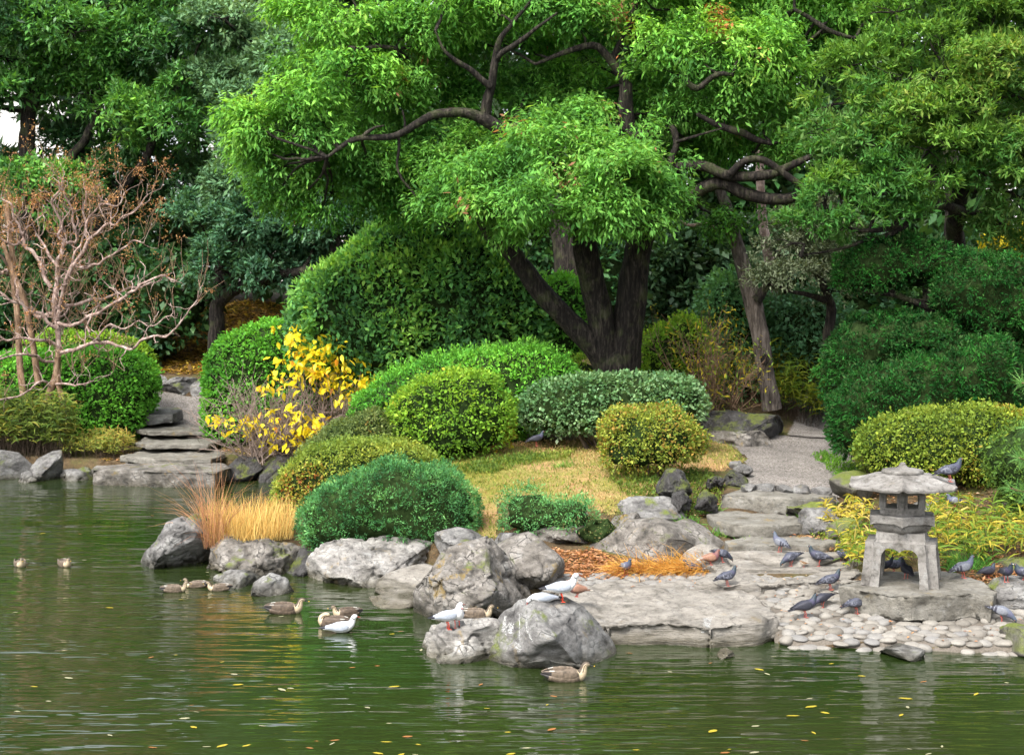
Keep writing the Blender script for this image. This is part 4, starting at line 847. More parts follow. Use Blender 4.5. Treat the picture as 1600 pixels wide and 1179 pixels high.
for i, (ol, D, dp) in enumerate([([(1308, 440), (1312, 405), (1350, 384), (1420, 376), (1480, 388), (1505, 430), (1480, 446), (1400, 450), (1330, 452)], 26.8, 1.8),
        ([(1455, 430), (1490, 398), (1560, 398), (1625, 410), (1670, 450), (1660, 510), (1600, 545), (1500, 528), (1462, 480)], 26.0, 1.9),
        ([(1285, 600), (1288, 540), (1325, 506), (1390, 488), (1450, 496), (1500, 510), (1500, 575), (1440, 610), (1300, 630)], 26.6, 1.8),
        ([(1390, 530), (1425, 502), (1490, 505), (1510, 535), (1460, 555), (1405, 552)], 25.9, .8),
        ([(1296, 690), (1298, 625), (1340, 592), (1420, 568), (1500, 536), (1570, 535), (1598, 580), (1590, 640), (1500, 680), (1360, 712), (1308, 708)], 24.6, 2.0)]):
    bush('yew', ol, D, dp, None, None, YEW, dens=1700 if i != 4 else 1900, L=.06, Wd=.016, rough=.17, rfreq=4.0, seed=120 + i, inset=.10, per=9, rad=.024, spread=.65, ragged=.015, parent=yw, freq=3, face_up=.3, m=leaf_dull)
bush('clipped_bush', [(1000, 600), (1000, 548), (1028, 512), (1070, 500), (1110, 520), (1125, 590), (1060, 612)], 32.4, 1.3,
     'bright yellow-green ball of a bush just right of the forked trunk', 'bush', [((.16,.32,.03),3),((.28,.46,.04),3),((.42,.52,.05),1.5)], dens=700, L=.08, Wd=.035, rough=.12, inset=.12, ragged=.03, seed=131, lift=.4)

# ------------------------------------------------------------------ blades: dwarf bamboo, dry grass
def blade_geo(P, d0, L, Wd, droop, palette, rng, var=.15, lvar=.3, seg=3, freq=.8, patch=.4, twist=.5):
    K = len(P); l = (L * (1 + rng.normal(0, lvar, K))).clip(L * .35, L * 1.9)[:, None]; d = nrm(d0); pts = [P]; p = P
    for i in range(seg):
        p = p + d * l / seg; pts.append(p); d = nrm(d + np.array([0, 0, -droop]) * rng.uniform(.5, 1.5, (K, 1)))
    side = nrm(np.cross(nrm(d0), rng.normal(0, twist, (K, 3)) + np.array([0, -.5, .7]))); ws = [.35, 1, .8, .06] if seg == 3 else [.5, 1, .05]
    V = np.stack([pts[i] + side * Wd * ws[i] * .5 * sg for i in range(seg + 1) for sg in (-1, 1)], 1)
    cols = pick_cols(K, palette, P, freq, var, rng, patch)
    i0 = (np.arange(K) * (2 * seg + 2))[:, None]
    Q = np.concatenate([i0 + np.array([2 * i, 2 * i + 1, 2 * i + 3, 2 * i + 2])[None] for i in range(seg)], 1).reshape(-1, 4)
    return V.reshape(-1, 3), Q, np.repeat(cols, seg, 0)
class Blades:
    def __init__(s): s.V = []; s.Q = []; s.C = []; s.n = 0
    def add(s, V, Q, C): s.V.append(V); s.Q.append(Q + s.n); s.C.append(C); s.n += len(V)
    def build(s, name, m, parent=None, kind='stuff'):
        global LEAFCOUNT
        V = np.vstack(s.V); V = relative(V, parent) if parent is not None else V; Q = np.vstack(s.Q); LEAFCOUNT += len(Q)
        o = link(name, np_mesh(name, V, Q, smooth=False, col=np.vstack(s.C)), m, parent)
        if kind: o['kind'] = kind
        return o
def bamboo(poly_px, n_st, hgt, label, pal, seed, L=.17, Wd=.024, per=8, z0=.5, droop=.35, name='dwarf_bamboo', cat='bamboo', poly_w=None):
    rg = np.random.default_rng(seed); poly = poly_w or [onground(x, y, z0) for x, y in poly_px]
    P = random_in(poly, n_st, rg); c = P.mean(0); t = thing(name, c, label, cat); B = Blades(); T = Tubes()
    for p in P:
        h = hgt * rg.uniform(.5, 1.1); lean = rg.normal(0, .16, 3) * h; lean[2] = 0; tip = p + [0, 0, h] + lean; T.add([p - [0, 0, .03], p + (tip - p) * .6 + [0, 0, .02], tip], [.004, .003, .002], 3, None, cap=False)
        m = per; f = rg.uniform(.45, 1.0, (m, 1)); q = p + (tip - p) * f
        d = rg.normal(0, .7, (m, 3)); d[:, 2] = rg.uniform(-.1, .7, m); B.add(*blade_geo(q, d, L, Wd, droop, pal, rg))
    B.build('leaves', leaf_soft, t); T.build('canes', B_TWIG, t, 'stuff'); return t
BAM = [((0.07, 0.14, 0.02), 3), ((0.13, 0.22, 0.03), 3), ((0.26, 0.28, 0.035), 2), ((0.45, 0.36, 0.05), 2), ((0.50, 0.40, 0.12), 1.2)]
BAMG = [((0.08, 0.14, 0.03), 3), ((0.16, 0.22, 0.04), 3), ((0.32, 0.30, 0.06), 2), ((0.42, 0.30, 0.08), 1)]
bamboo([(1455, 850), (1440, 900), (1520, 890), (1620, 880), (1700, 880), (1700, 820), (1600, 815), (1500, 815)], 260, .48, 'yellow and green dwarf bamboo right of the stone lantern', BAM, 201, L=.19, Wd=.026)
bamboo([(1312, 860), (1315, 900), (1365, 895), (1440, 885), (1430, 850), (1350, 840)], 95, .42, 'yellow dwarf bamboo tuft left of the stone lantern', BAM, 202, L=.18, Wd=.026)
bamboo([(1275, 815), (1285, 840), (1330, 840), (1370, 820), (1350, 800)], 60, .34, 'pale straw-coloured dwarf bamboo beside the steps, behind the perched pigeon', BAM[2:] + [((0.2, 0.26, 0.05), 2)], 203, L=.15, z0=.7)
bamboo([(1440, 800), (1450, 830), (1500, 830), (1500, 790)], 40, .35, 'tall dwarf bamboo sprigs just right of the lantern roof', BAM, 204, z0=.8)
bamboo(None, 260, 1.5, 'weeping yellow-green bamboo grass beyond the dark rock at the path bend', [((0.14, 0.24, 0.03), 3), ((0.30, 0.36, 0.04), 3), ((0.5, 0.44, 0.05), 2)], 205, L=.34, Wd=.03, per=8, poly_w=[W(1195, 660, 33), W(1215, 640, 34.5), W(1310, 640, 34.5), W(1300, 668, 33.2), W(1240, 675, 32.6)], name='bamboo_grass', cat='grass')
bamboo(None, 680, 1.45, 'straw and green bamboo grass on the bank below the bare pink-brown tree', BAMG, 206, L=.24, Wd=.034, per=10, poly_w=[W(-60, 700, 34.6), W(-60, 735, 33.8), W(112, 730, 33.8), W(112, 700, 34.3), W(60, 690, 34.6)], name='bamboo_grass', cat='grass')
bamboo(None, 200, .55, 'low withered bamboo grass between the left hedge and the big bank slab', BAMG[1:], 207, L=.16, Wd=.024, poly_w=[W(100, 720, 33.9), W(180, 715, 33.9), W(215, 690, 35.0), W(130, 690, 35.0)], name='bamboo_grass', cat='grass')
# golden reeds on the rocks
rg = np.random.default_rng(210)
GOLD = [((0.58, 0.37, 0.11), 3), ((0.66, 0.48, 0.17), 3), ((0.48, 0.23, 0.07), 1.4), ((0.34, 0.30, 0.08), .6)]
def tuft_grass(name, label, poly, n, L, Wd, pal, seed, up=1.0, droop=.25, dirb=(0, 0, 0), spread=.3, z=None, lvar=.3):
    rg = np.random.default_rng(seed); P = random_in(poly, n, rg)
    if z is not None: P[:, 2] = z
    t = thing(name, P.mean(0), label, 'grass'); B = Blades(); d = rg.normal(0, spread, (n, 3)) + np.array([0, 0, up]) + np.array(dirb)
    B.add(*blade_geo(P, d, L, Wd, droop, pal, rg, lvar=lvar)); B.build('blades', leaf_dry, t); return t, P
gp = [W(322, 855, 21.6), W(322, 840, 22.6), W(430, 835, 23.2), (W(460, 840, 22.9)), W(458, 850, 22.0), W(400, 855, 21.6)]
tuft_grass('golden_grass', 'dry golden grass growing on the rock ledge left of the juniper dome', gp, 2600, .42, .007, GOLD, 211, 1.0, .18, spread=.20, z=.36)
tuft_grass('golden_grass', 'tall arching dry grass stems at the left end of the golden grass', [W(318, 858, 21.4), W(318, 850, 21.9), W(352, 850, 21.9), W(352, 858, 21.4)], 240, 1.0, .006, [((0.45, 0.24, 0.12), 3), ((0.35, 0.16, 0.09), 2), ((0.5, 0.35, 0.2), 1)], 212, 1.0, .38, dirb=(-.05, 0, 0), spread=.30, z=.3)
tuft_grass('hanging_grass', 'orange-brown dry grass combed over the rock above the cobbles', [G(965, 888, .34), G(960, 868, .5), G(1020, 850, .62), G(1095, 845, .66), G(1115, 862, .5), G(1110, 885, .36), G(1020, 892, .3)], 2300, .36, .008,
           [((0.55, 0.27, 0.05), 3), ((0.62, 0.36, 0.09), 3), ((0.38, 0.14, 0.04), 2), ((0.66, 0.42, 0.16), 1)], 213, .30, .30, dirb=(-.55, -.55, .1), spread=.33)
tuft_grass('green_grass_tuft', 'small fresh green grass tuft at the foot of the dwarf bamboo right of the lantern', [onground(x, y) for x, y in [(1480, 880), (1480, 895), (1545, 893), (1545, 878)]], 500, .22, .008, [((0.06, 0.2, 0.03), 3), ((0.12, 0.3, 0.05), 2)], 214, .8, .35, spread=.5)
for k, (x, y, lab) in enumerate([(1165, 852, 'small green tuft in front of the middle step, left side'), (1120, 838, 'yellow-green tuft at the left end of the middle step'), (1108, 800, 'green tuft left of the top step block'), (1270, 815, 'green tuft at the right end of the steps'), (1075, 818, 'green tuft behind the brown mound rock'), (1010, 752, 'green tuft at the foot of the small azalea'), (880, 730, 'grass tuft under the grey-green hedge')]):
    c = onground(x, y, .6); q = [c + np.array(v) for v in ((-.18, -.1, 0), (.2, -.1, 0), (.2, .12, 0), (-.15, .12, 0))]
    tuft_grass('green_grass_tuft', lab, q, 110, .13, .014, [((0.08, 0.2, 0.03), 3), ((0.18, 0.28, 0.05), 2)], 220 + k, .7, .3, spread=.6)

# ------------------------------------------------------------------ shrub with large yellow leaves, bare twiggy shrubs
def twig_fan(T, base, n, L, spread, rng, up=1.0, r=.012, sub=4, cz=0):
    tips = []
    for i in range(n):
        d = nrm(rng.normal(0, spread, 3) + np.array([0, 0, up])); p = base + rng.normal(0, .12, 3) * [1, 1, .2]; pts = [p]; l = L * rng.uniform(.6, 1.1)
        for k in range(4): d = nrm(d + rng.normal(0, .22, 3) + [0, 0, .06]); pts.append(pts[-1] + d * l / 4)
        T.add(pts, np.linspace(r, r * .4, 5), 4, None, cap=False); tips.append(pts[-1])
        for j in range(sub):
            q = pts[rng.integers(1, 4)]; dd = nrm(d + rng.normal(0, .7, 3)); e = [q, q + dd * l * .16, q + nrm(dd + rng.normal(0, .35, 3)) * l * .34]; T.add(e, [r * .45, r * .35, r * .2], 3, None, cap=False); tips.append(e[-1])
    return tips
rg = np.random.default_rng(230)
yb = thing('yellow_leaved_shrub', W(440, 715, 33.2), 'shrub with big drooping bright yellow leaves on bare grey twigs, by the far bank', 'shrub')
T = Tubes()
for x, y in [(400, 722), (440, 728), (480, 726), (510, 715)]:
    twig_fan(T, W(x, y, 33.3 + rg.uniform(-.4, .4)), 34, 2.2, .55, rg, up=.9, r=.016, sub=9)
T.build('twigs', B_TWIGP, yb, 'stuff')
T = Tubes(); T.add(*limb_px([(540, 740, 7), (500, 728, 6), (470, 720, 5), (430, 700, 4), (400, 680, 3)], 33.0), 7, .08, gnarl=.04); T.build('stem', B_DARK, yb)
lm = bmesh.new()
prof = [(0, .0), (.25, .34), (.55, .44), (.8, .28), (1, 0)]; vs = []
for s_, w in prof: vs.append([lm.verts.new((s_, sg * w * .5, -.25 * s_ * s_ + abs(sg) * .06)) for sg in ((-1, 0, 1) if w else (0,))])
for a_, b_ in zip(vs[:-1], vs[1:]):
    if len(a_) == 1: lm.faces.new((a_[0], b_[0], b_[1])); lm.faces.new((a_[0], b_[1], b_[2]))
    elif len(b_) == 1: lm.faces.new((a_[0], b_[0], a_[1])); lm.faces.new((a_[1], b_[0], a_[2]))
    else: lm.faces.new((a_[0], b_[0], b_[1], a_[1])); lm.faces.new((a_[1], b_[1], b_[2], a_[2]))
def leaf_mat_const(name, c, tr=.35):
    m, n, out = mat(name); oi = N(n, 'ShaderNodeObjectInfo'); c2 = mixc(n, oi.outputs['Random'], c, tuple(min(1, v * k) for v, k in zip(c, (1.0, .86, .8))))
    p = N(n, 'ShaderNodeBsdfPrincipled', i_Roughness=.5); n.links.new(c2, p.inputs['Base Color']); t = N(n, 'ShaderNodeBsdfTranslucent'); n.links.new(c2, t.inputs['Color'])
    mx = N(n, 'ShaderNodeMixShader'); mx.inputs[0].default_value = tr; n.links.new(p.outputs[0], mx.inputs[1]); n.links.new(t.outputs[0], mx.inputs[2]); n.links.new(mx.outputs[0], out.inputs['Surface']); return m
M_YL = leaf_mat_const('yellow_leaf', (0.85, 0.74, 0.035)); M_OL = leaf_mat_const('amber_leaf', (0.78, 0.36, 0.03))
mes = []
for mm in (M_YL, M_OL):
    me = bpy.data.meshes.new('leaf'); lm.to_mesh(me); me.materials.append(mm); mes.append(me)
lm.free()
cl = [(375, 662, 42, 14), (400, 660, 30, 14), (430, 672, 35, 16), (470, 665, 35, 14), (420, 665, 45, 20), (470, 672, 45, 18), (500, 668, 25, 14), (440, 690, 40, 10), (350, 655, 20, 12), (455, 645, 30, 14), (450, 590, 35, 22), (490, 585, 40, 22), (520, 590, 30, 18), (480, 555, 30, 26), (460, 525, 22, 16), (505, 540, 30, 20), (530, 570, 25, 20), (540, 615, 18, 18), (415, 605, 12, 8), (570, 600, 14, 18), (460, 560, 40, 30)]
for k in range(299):
    cx, cy, rx, ry = cl[rg.integers(len(cl))]; x, y = cx + rg.normal() * rx * .55, cy + rg.normal() * ry * .6; D = 32.7 + rg.uniform(-.5, .7) + (0.4 if y < 600 else 0)
    o = link('leaf', mes[int(rg.random() < .10)], None, yb); o.location = Vector(W(x, y, D)) - yb.location
    s_ = rg.uniform(.13, .22); o.scale = (s_, s_ * 1.15, s_); o.rotation_euler = (rg.uniform(-.7, .7), rg.uniform(.1, 1.3), rg.uniform(0, 6.28))
Lv = Leaves(); cc_ = np.array([cl[i] for i in rg.integers(0, len(cl), 120)], float); q_ = np.array([W(a + rg.normal() * c_ * .5, b_ + rg.normal() * d_ * .55, 32.8 + rg.uniform(-.5, .7) + (.4 if b_ < 600 else 0)) for a, b_, c_, d_ in cc_])
Lv.add(leaf_geo(q_, np.tile([0, -.3, .3], (len(q_), 1)), 6, .17, .085, .6, .8, .07, .7, [((.85, .68, .03), 4), ((.80, .50, .04), 1), ((.55, .58, .05), .6)], rng=rg)); Lv.build('small_leaves', leaf_soft, yb)
rb = thing('bare_shrub', W(1110, 625, 31.6), 'bare reddish twiggy shrub with a few yellow leaves, right of the forked trunk', 'shrub')
T = Tubes(); tp = twig_fan(T, W(1105, 640, 31.8), 34, 2.3, .42, rg, r=.013, sub=7); tp += twig_fan(T, W(1150, 640, 31.9), 16, 1.7, .5, rg, r=.012, sub=6); T.build('twigs', B_TAN, rb, 'stuff')
Lv = Leaves(); tp = np.array(tp); Lv.add(leaf_geo(tp, np.tile([0, 0, 1.], (len(tp), 1)), 4, .11, .03, .9, .4, .12, .4, [((0.5, 0.42, 0.04), 2), ((0.2, 0.3, 0.04), 2), ((0.45, 0.2, 0.04), .6)], rng=rg)); Lv.build('leaves', leaf_soft, rb)

# ------------------------------------------------------------------ bare pink-brown tree at the left (gnarled, pollarded)
rg = np.random.default_rng(240)
cm = thing('bare_crape_myrtle', W(80, 690, 34.8), 'bare gnarled pink-brown tree with brown seed heads, left of the garden path', 'tree')
def Z(zx, zy): return (zx * .39, 180 + zy * .39)
CD = 34.7
def zl(pts, r0, r1, D0=CD, D1=CD):
    k = len(pts); return [(*Z(x, y), (r0 + (r1 - r0) * i / (k - 1)) * .68, D0 + (D1 - D0) * i / (k - 1)) for i, (x, y) in enumerate(pts)]
T = Tubes(); T.add(*limb_px(zl([(170, 1330), (185, 1200), (200, 1110), (222, 1050), (230, 980), (238, 930)], 9, 7.5), CD), 12, .06, rough=.12, seed=1); T.add(*limb_px(zl([(265, 1300), (250, 1150), (235, 1080), (228, 1000)], 6, 6), CD), 10, .06, rough=.12, seed=2)
T.build('trunk', B_TAN, cm)
main = [zl([(238, 940), (228, 850), (222, 780), (228, 700), (232, 620), (245, 540), (262, 500)], 7, 4.5, CD, CD + .2), zl([(232, 820), (245, 740), (258, 680), (285, 610), (325, 550), (360, 500), (400, 455), (440, 430)], 5.5, 3.5, CD, CD - .6),
    zl([(245, 950), (300, 935), (350, 912), (420, 908), (470, 920), (520, 938), (560, 905), (600, 888), (650, 885), (700, 865), (740, 810), (790, 745)], 4.5, 1.5, CD - .1, CD - 1.6), zl([(232, 830), (300, 838), (350, 815), (385, 800), (440, 760), (500, 720), (540, 700), (600, 670), (650, 640), (700, 662)], 4.5, 2, CD, CD - 1),
    zl([(222, 775), (280, 760), (330, 752), (380, 738), (420, 742), (470, 715), (510, 695), (560, 690), (600, 665)], 4, 2, CD, CD + .8), zl([(230, 855), (190, 830), (160, 800), (120, 790), (80, 750), (40, 745), (0, 712), (-60, 690)], 4, 2.5, CD, CD - .8),
    zl([(226, 920), (180, 905), (130, 898), (80, 892), (30, 900), (-30, 860), (-80, 860)], 3.8, 2, CD, CD - 1.2), zl([(222, 990), (175, 985), (140, 965), (90, 950), (40, 965), (-20, 980)], 3.6, 2, CD, CD - 1.4), zl([(210, 1090), (175, 1065), (150, 1068), (120, 1095), (70, 1125), (0, 1140), (-60, 1130)], 3.2, 1.8, CD, CD - 1.6),
    zl([(215, 1075), (260, 1072), (300, 1082), (340, 1070), (375, 1065)], 3, 1, CD, CD - 1.2), zl([(205, 690), (180, 645), (155, 590), (135, 550), (100, 520), (95, 490)], 5, 3.5, CD + .2, CD + .5), zl([(232, 610), (205, 575), (185, 540), (170, 510), (158, 485)], 3.5, 2.5, CD, CD + .4),
    zl([(225, 790), (160, 810), (120, 780), (90, 740), (70, 680), (55, 620), (50, 540), (35, 500)], 4.5, 3, CD + .3, CD + .8), zl([(262, 505), (235, 480), (240, 430), (210, 350), (240, 300), (235, 265)], 3.5, 2, CD + .2, CD), zl([(265, 515), (300, 510), (305, 470), (285, 420), (290, 380), (265, 330), (250, 270)], 3.5, 2, CD + .2, CD - .2),
    zl([(285, 600), (330, 610), (390, 600), (430, 570), (480, 540), (540, 500), (575, 510)], 3.5, 1.8, CD, CD - .8), zl([(330, 550), (350, 530), (345, 440), (370, 400), (400, 350), (470, 360), (500, 310)], 3, 1.8, CD - .3, CD - .6), zl([(440, 430), (470, 440), (500, 400), (550, 380), (590, 320)], 2.6, 1.4, CD - .6, CD - .8), zl([(290, 615), (300, 550), (330, 490), (345, 440), (330, 380), (350, 300)], 3, 1.8, CD, CD + .4),
    zl([(95, 495), (60, 520), (20, 510), (-20, 470)], 3, 2, CD + .5, CD), zl([(95, 490), (80, 440), (50, 420), (40, 360), (10, 340)], 3, 2, CD + .5, CD + .6), zl([(40, 620), (0, 640), (-40, 620)], 3, 2, CD + .8, CD), zl([(0, 560), (30, 600), (25, 640)], 3, 2, CD, CD + .6),
    zl([(360, 870), (350, 850), (370, 815), (340, 800)], 2.8, 2, CD - .4, CD - .2), zl([(375, 905), (400, 870), (440, 835), (500, 850), (560, 830), (620, 840), (680, 800)], 2.4, 1.2, CD - .6, CD - 1.4)]
nodes = []
for i, s_ in enumerate(main):
    T = Tubes(); P, R = limb_px(s_, CD); P, R = catmull(P, R, .10); g = np.stack([vnoise(P * 4.5 + 7 * a + i, 90 + a) for a in range(3)], 1) * .055; g[0] = 0
    knob = 1 + .35 * np.maximum(0, vnoise(P * 6.0, 55)); P = P + g; T.add(P, R * knob, 8, None, rough=.1, seed=i); T.build('branch', B_PALE if i > 0 else B_PALE, cm)
    for j in range(3, len(P), 2): nodes.append((P[j], R[j], nrm(P[min(j + 1, len(P) - 1)] - P[j - 1])))
    nodes.append((P[-1], R[-1], nrm(P[-1] - P[-2]))); nodes.append((P[-1], R[-1], nrm(P[-1] - P[-2])))
T = Tubes(); TS = Tubes(); heads = []
def gnarl_branch(p, d, r, n, lev):
    pts = [p]; rs = [r]
    for k in range(n):
        d = nrm(d + rg.normal(0, .42, 3) + np.array([0, 0, .14])); p = p + d * rg.uniform(.09, .17); pts.append(p); rs.append(max(r * (1 - .5 * (k + 1) / n), .006) * (1.25 if k == n - 1 else 1))
        if lev > 0 and rg.random() < .42: gnarl_branch(p, nrm(d + rg.normal(0, .9, 3)), r * .7, max(2, n - 1), lev - 1)
    T.add(pts, rs, 5, None)
    if rg.random() < .62:
        for q in range(rg.integers(1, 5)):
            dd = nrm(d * .4 + rg.normal(0, .35, 3) + [0, 0, .9]); l = rg.uniform(.3, 1.0); e = [p, p + dd * l * .5 + rg.normal(0, .03, 3), p + nrm(dd + rg.normal(0, .15, 3)) * l]; TS.add(e, [.008, .006, .004], 3, .3, cap=False); heads.append((e[-1], dd))
for p, r, d in nodes:
    if rg.random() < .97: gnarl_branch(p, nrm(d * .4 + rg.normal(0, .7, 3) + [0, 0, .35]), min(r * .5, .019), rg.integers(3, 6), 1 if r > .03 else 0)
T.build('twigs', B_PALE, cm, 'stuff'); TS.build('shoots', B_TAN, cm, 'stuff')
Hd = np.array([h for h, d in heads if rg.random() < (.8 if h[2] > 5.6 else .22)]); HP = np.repeat(Hd, 12, 0) + rg.normal(0, .085, (len(Hd) * 12, 3))
Lv = Leaves(); Lv.add(leaf_geo(HP, nrm(rg.normal(size=HP.shape)), 3, .040, .022, 1, 0, .03, 0, [((0.34, 0.15, 0.07), 3), ((0.45, 0.23, 0.10), 2), ((0.20, 0.09, 0.05), 1)], rng=rg)); Lv.build('seed_heads', leaf_dry, cm)
t2 = thing('thin_brown_tree', W(40, 640, 35.2), 'thin brown-stemmed bare tree just left of the gnarled pink-brown one', 'tree')
T = Tubes(); T.add(*limb_px([(42, 650, 6), (32, 580, 5), (28, 500, 5), (22, 440, 5), (18, 380, 4.5), (10, 320, 3)], 35.2), 9, .1, rough=.12, seed=3); T.build('stem', B_TAN, t2)
T = Tubes(); T.add(*limb_px([(60, 600, 5), (50, 530, 5), (38, 470, 5), (22, 430, 4), (5, 380, 3)], 35.0), 9, .1, rough=.12, seed=4); T.build('stem', B_TAN, t2)
# ------------------------------------------------------------------ rocks at the water's edge
def rk(name, ol, D, dep, m, lab, **k): return make_rock(name, ol, D, dep, m, lab, **k)
rk('shore_rock', [(215, 900), (218, 878), (245, 855), (258, 828), (268, 812), (288, 806), (296, 812), (305, 803), (320, 806), (330, 830), (328, 900)], 21.4, 1.1, R_GREY, 'tall horn-shaped grey rock left of the golden grass, standing in the water', level=6, amp=.05, freq=1.6, seed=301, facet=.25, lean=-.1, pits=.04)
rk('shore_rock', [(325, 925), (325, 865), (345, 846), (395, 846), (430, 860), (462, 868), (485, 880), (470, 925)], 20.9, 1.5, R_BROWN, 'eroded dark rock ledge carrying the golden grass', level=6, amp=.10, freq=2.4, seed=302, strata=.04, facet=.3, pits=.07, a=.5)
rk('shore_rock', [(385, 945), (402, 910), (425, 897), (445, 905), (462, 930), (462, 950)], 19.4, .7, R_GREY, 'small pointed grey rock at the foot of the eroded ledge', seed=303, amp=.04, facet=.4)
rk('shore_rock', [(320, 935), (328, 912), (352, 898), (380, 902), (400, 915), (405, 940)], 19.9, .8, R_GREY, 'low wet rock beside the two mottled ducks', seed=304, amp=.07, strata=.03, pits=.06)
rk('shore_rock', [(440, 905), (446, 870), (468, 862), (492, 872), (500, 900), (490, 915)], 20.9, .9, R_LAVA, 'dark rock in the gap between the eroded ledge and the pale boulder', seed=305, amp=.06)
rk('boulder', [(478, 940), (480, 890), (498, 866), (520, 850), (560, 847), (650, 846), (668, 852), (674, 878), (662, 905), (640, 925), (600, 935), (520, 940)], 20.1, 1.5, R_LIGHT, 'broad pale flat-topped boulder in front of the juniper dome', level=6, amp=.07, freq=1.8, seed=306, facet=.35, pits=.08, a=.5)
rk('shore_rock', [(585, 945), (600, 912), (640, 896), (680, 893), (690, 925), (680, 950)], 19.2, 1.0, R_SLAB, 'smooth layered pale rock between the flat-topped boulder and the big brown boulder', seed=307, strata=.05, amp=.04, pits=0)
rk('shore_rock', [(545, 965), (570, 940), (620, 928), (672, 930), (680, 965)], 18.7, .9, R_SLAB, 'lowest pale rock shelf sloping into the water by the big brown boulder', seed=308, strata=.04, amp=.03, pits=0)
rk('shore_rock', [(455, 945), (470, 928), (520, 922), (580, 928), (590, 948)], 19.6, .6, R_GREY, 'flat wet stones at the water line under the flat-topped boulder', seed=309, strata=.03, amp=.05)
rk('boulder', [(642, 990), (650, 935), (668, 898), (690, 862), (720, 846), (765, 843), (790, 862), (802, 885), (828, 915), (838, 950), (830, 990), (700, 1000)], 17.7, 1.5, R_BROWN, 'big rounded brown boulder with a mossy patch, in the middle of the shore', level=6, amp=.075, freq=1.7, seed=310, facet=.25, pits=.07, a=.6)
rk('boulder', [(762, 870), (790, 838), (818, 836), (842, 862), (872, 892), (880, 915), (860, 940), (800, 935)], 18.8, 1.0, R_BROWN, 'dark pitted rock leaning behind the big brown boulder', level=5, seed=311, amp=.07, facet=.35, pits=.06)
rk('shore_rock', [(680, 860), (690, 838), (715, 828), (745, 838), (760, 860), (740, 870)], 20.6, .7, R_GREY, 'grey rock peeping over the big brown boulder', seed=312, strata=.05)
rk('shore_rock', [(770, 856), (785, 836), (810, 834), (828, 850), (830, 872), (790, 872)], 20.3, .6, R_GREY, 'smaller grey rock right of the one peeping over the brown boulder', seed=313, strata=.04)
fr = rk('boulder', [(748, 1058), (758, 1010), (768, 975), (795, 948), (830, 937), (880, 934), (905, 950), (930, 985), (948, 1008), (968, 1030), (965, 1062)], 15.4, 1.25, R_GREY, 'dome-shaped front rock streaked with white bird lime', level=6, amp=.045, freq=1.3, seed=314, facet=.3, pits=.03, a=.58)
rk('boulder', [(660, 1055), (668, 1010), (685, 985), (725, 973), (775, 970), (800, 995), (800, 1055)], 15.8, 1.1, R_LIGHT, 'low pale rock left of the streaked front rock, with a gull on it', level=5, amp=.06, freq=2.2, seed=315, facet=.2, pits=.08, a=.5)
#rk('rock_slab', [(862, 1010), (868, 962), (920, 948), (1010, 938), (1100, 936), (1160, 948), (1200, 968), (1220, 990), (1216, 1025), (1000, 1030)], 17.0, 1.9, R_SLAB, 'huge sloping pale slab running into the water right of the streaked rock', level=6, amp=.045, freq=1.2, seed=316, strata=.07, facet=.12, pits=.02, a=.34, b=.5, lean=1.7)
#rk('rock_slab', [(1105, 935), (1120, 895), (1180, 884), (1330, 880), (1360, 895), (1360, 935), (1200, 940)], 18.5, 1.1, R_SLAB, 'flat pale slab left of the lantern, behind the cobbles', level=6, amp=.04, freq=2.0, seed=317, strata=.04, facet=.3, a=.4, b=.6, pits=0)
rk('rock_slab', [(1130, 900), (1140, 872), (1200, 864), (1335, 868), (1345, 900)], 19.6, 1.0, R_SLAB, 'flat pale slab with a shallow hollow where pigeons peck below the steps', level=5, amp=.03, freq=2.0, seed=318, facet=.3, a=.4, b=.6, pits=0)
rk('shore_rock', [(1378, 1035), (1392, 1012), (1412, 1005), (1435, 1013), (1450, 1035)], 15.8, .5, R_GREY, 'smooth grey stone half in the water below the lantern', seed=319, amp=.02, pits=0)
rk('shore_rock', [(1118, 1026), (1124, 1014), (1136, 1011), (1150, 1026)], 15.9, .3, R_SLAB, 'small pale stone alone in the water below the huge slab', level=4, seed=320, amp=.02, pits=0)
rk('shore_rock', [(1575, 1030), (1580, 990), (1600, 980), (1650, 985), (1670, 1035)], 15.9, .8, R_MOSSY, 'dark rock at the right edge where cobbles meet water', seed=321)
rk('boulder', [(1535, 975), (1545, 940), (1565, 915), (1600, 905), (1650, 910), (1680, 975)], 17.2, 1.0, R_GREY, 'grey boulder at the right end of the lantern base stone', seed=322, amp=.05)
rk('boulder', [(1560, 915), (1575, 880), (1605, 868), (1650, 875), (1670, 915)], 19.0, .9, R_MOSSY, 'mossy rock behind the boulder at the right edge', seed=323)
# mound side rocks
rk('boulder', [(918, 905), (935, 860), (965, 845), (990, 818), (1030, 812), (1060, 822), (1095, 808), (1120, 815), (1136, 850), (1135, 885), (1080, 895), (960, 905)], 20.6, 1.3, R_BROWN, 'smooth brown double-humped rock above the orange dry grass', level=5, amp=.06, freq=1.5, seed=324, facet=.15, pits=.02)
rk('rock_slab', [(1060, 895), (1075, 868), (1105, 852), (1135, 860), (1140, 890)], 19.6, .6, R_SLAB, 'tilted grey slab at the right end of the orange dry grass', seed=325, facet=.4, pits=0)
rk('boulder', [(815, 880), (820, 830), (850, 800), (910, 800), (945, 830), (950, 875)], 21.3, 1.0, R_BROWN, 'shaded rock under the low juniper', seed=326, facet=.3)
rk('boulder', [(965, 815), (968, 790), (1000, 778), (1055, 778), (1075, 795), (1072, 818)], 22.4, .9, R_GREY, 'flat grey rock left of the black lava stones', seed=327, facet=.3, amp=.04)
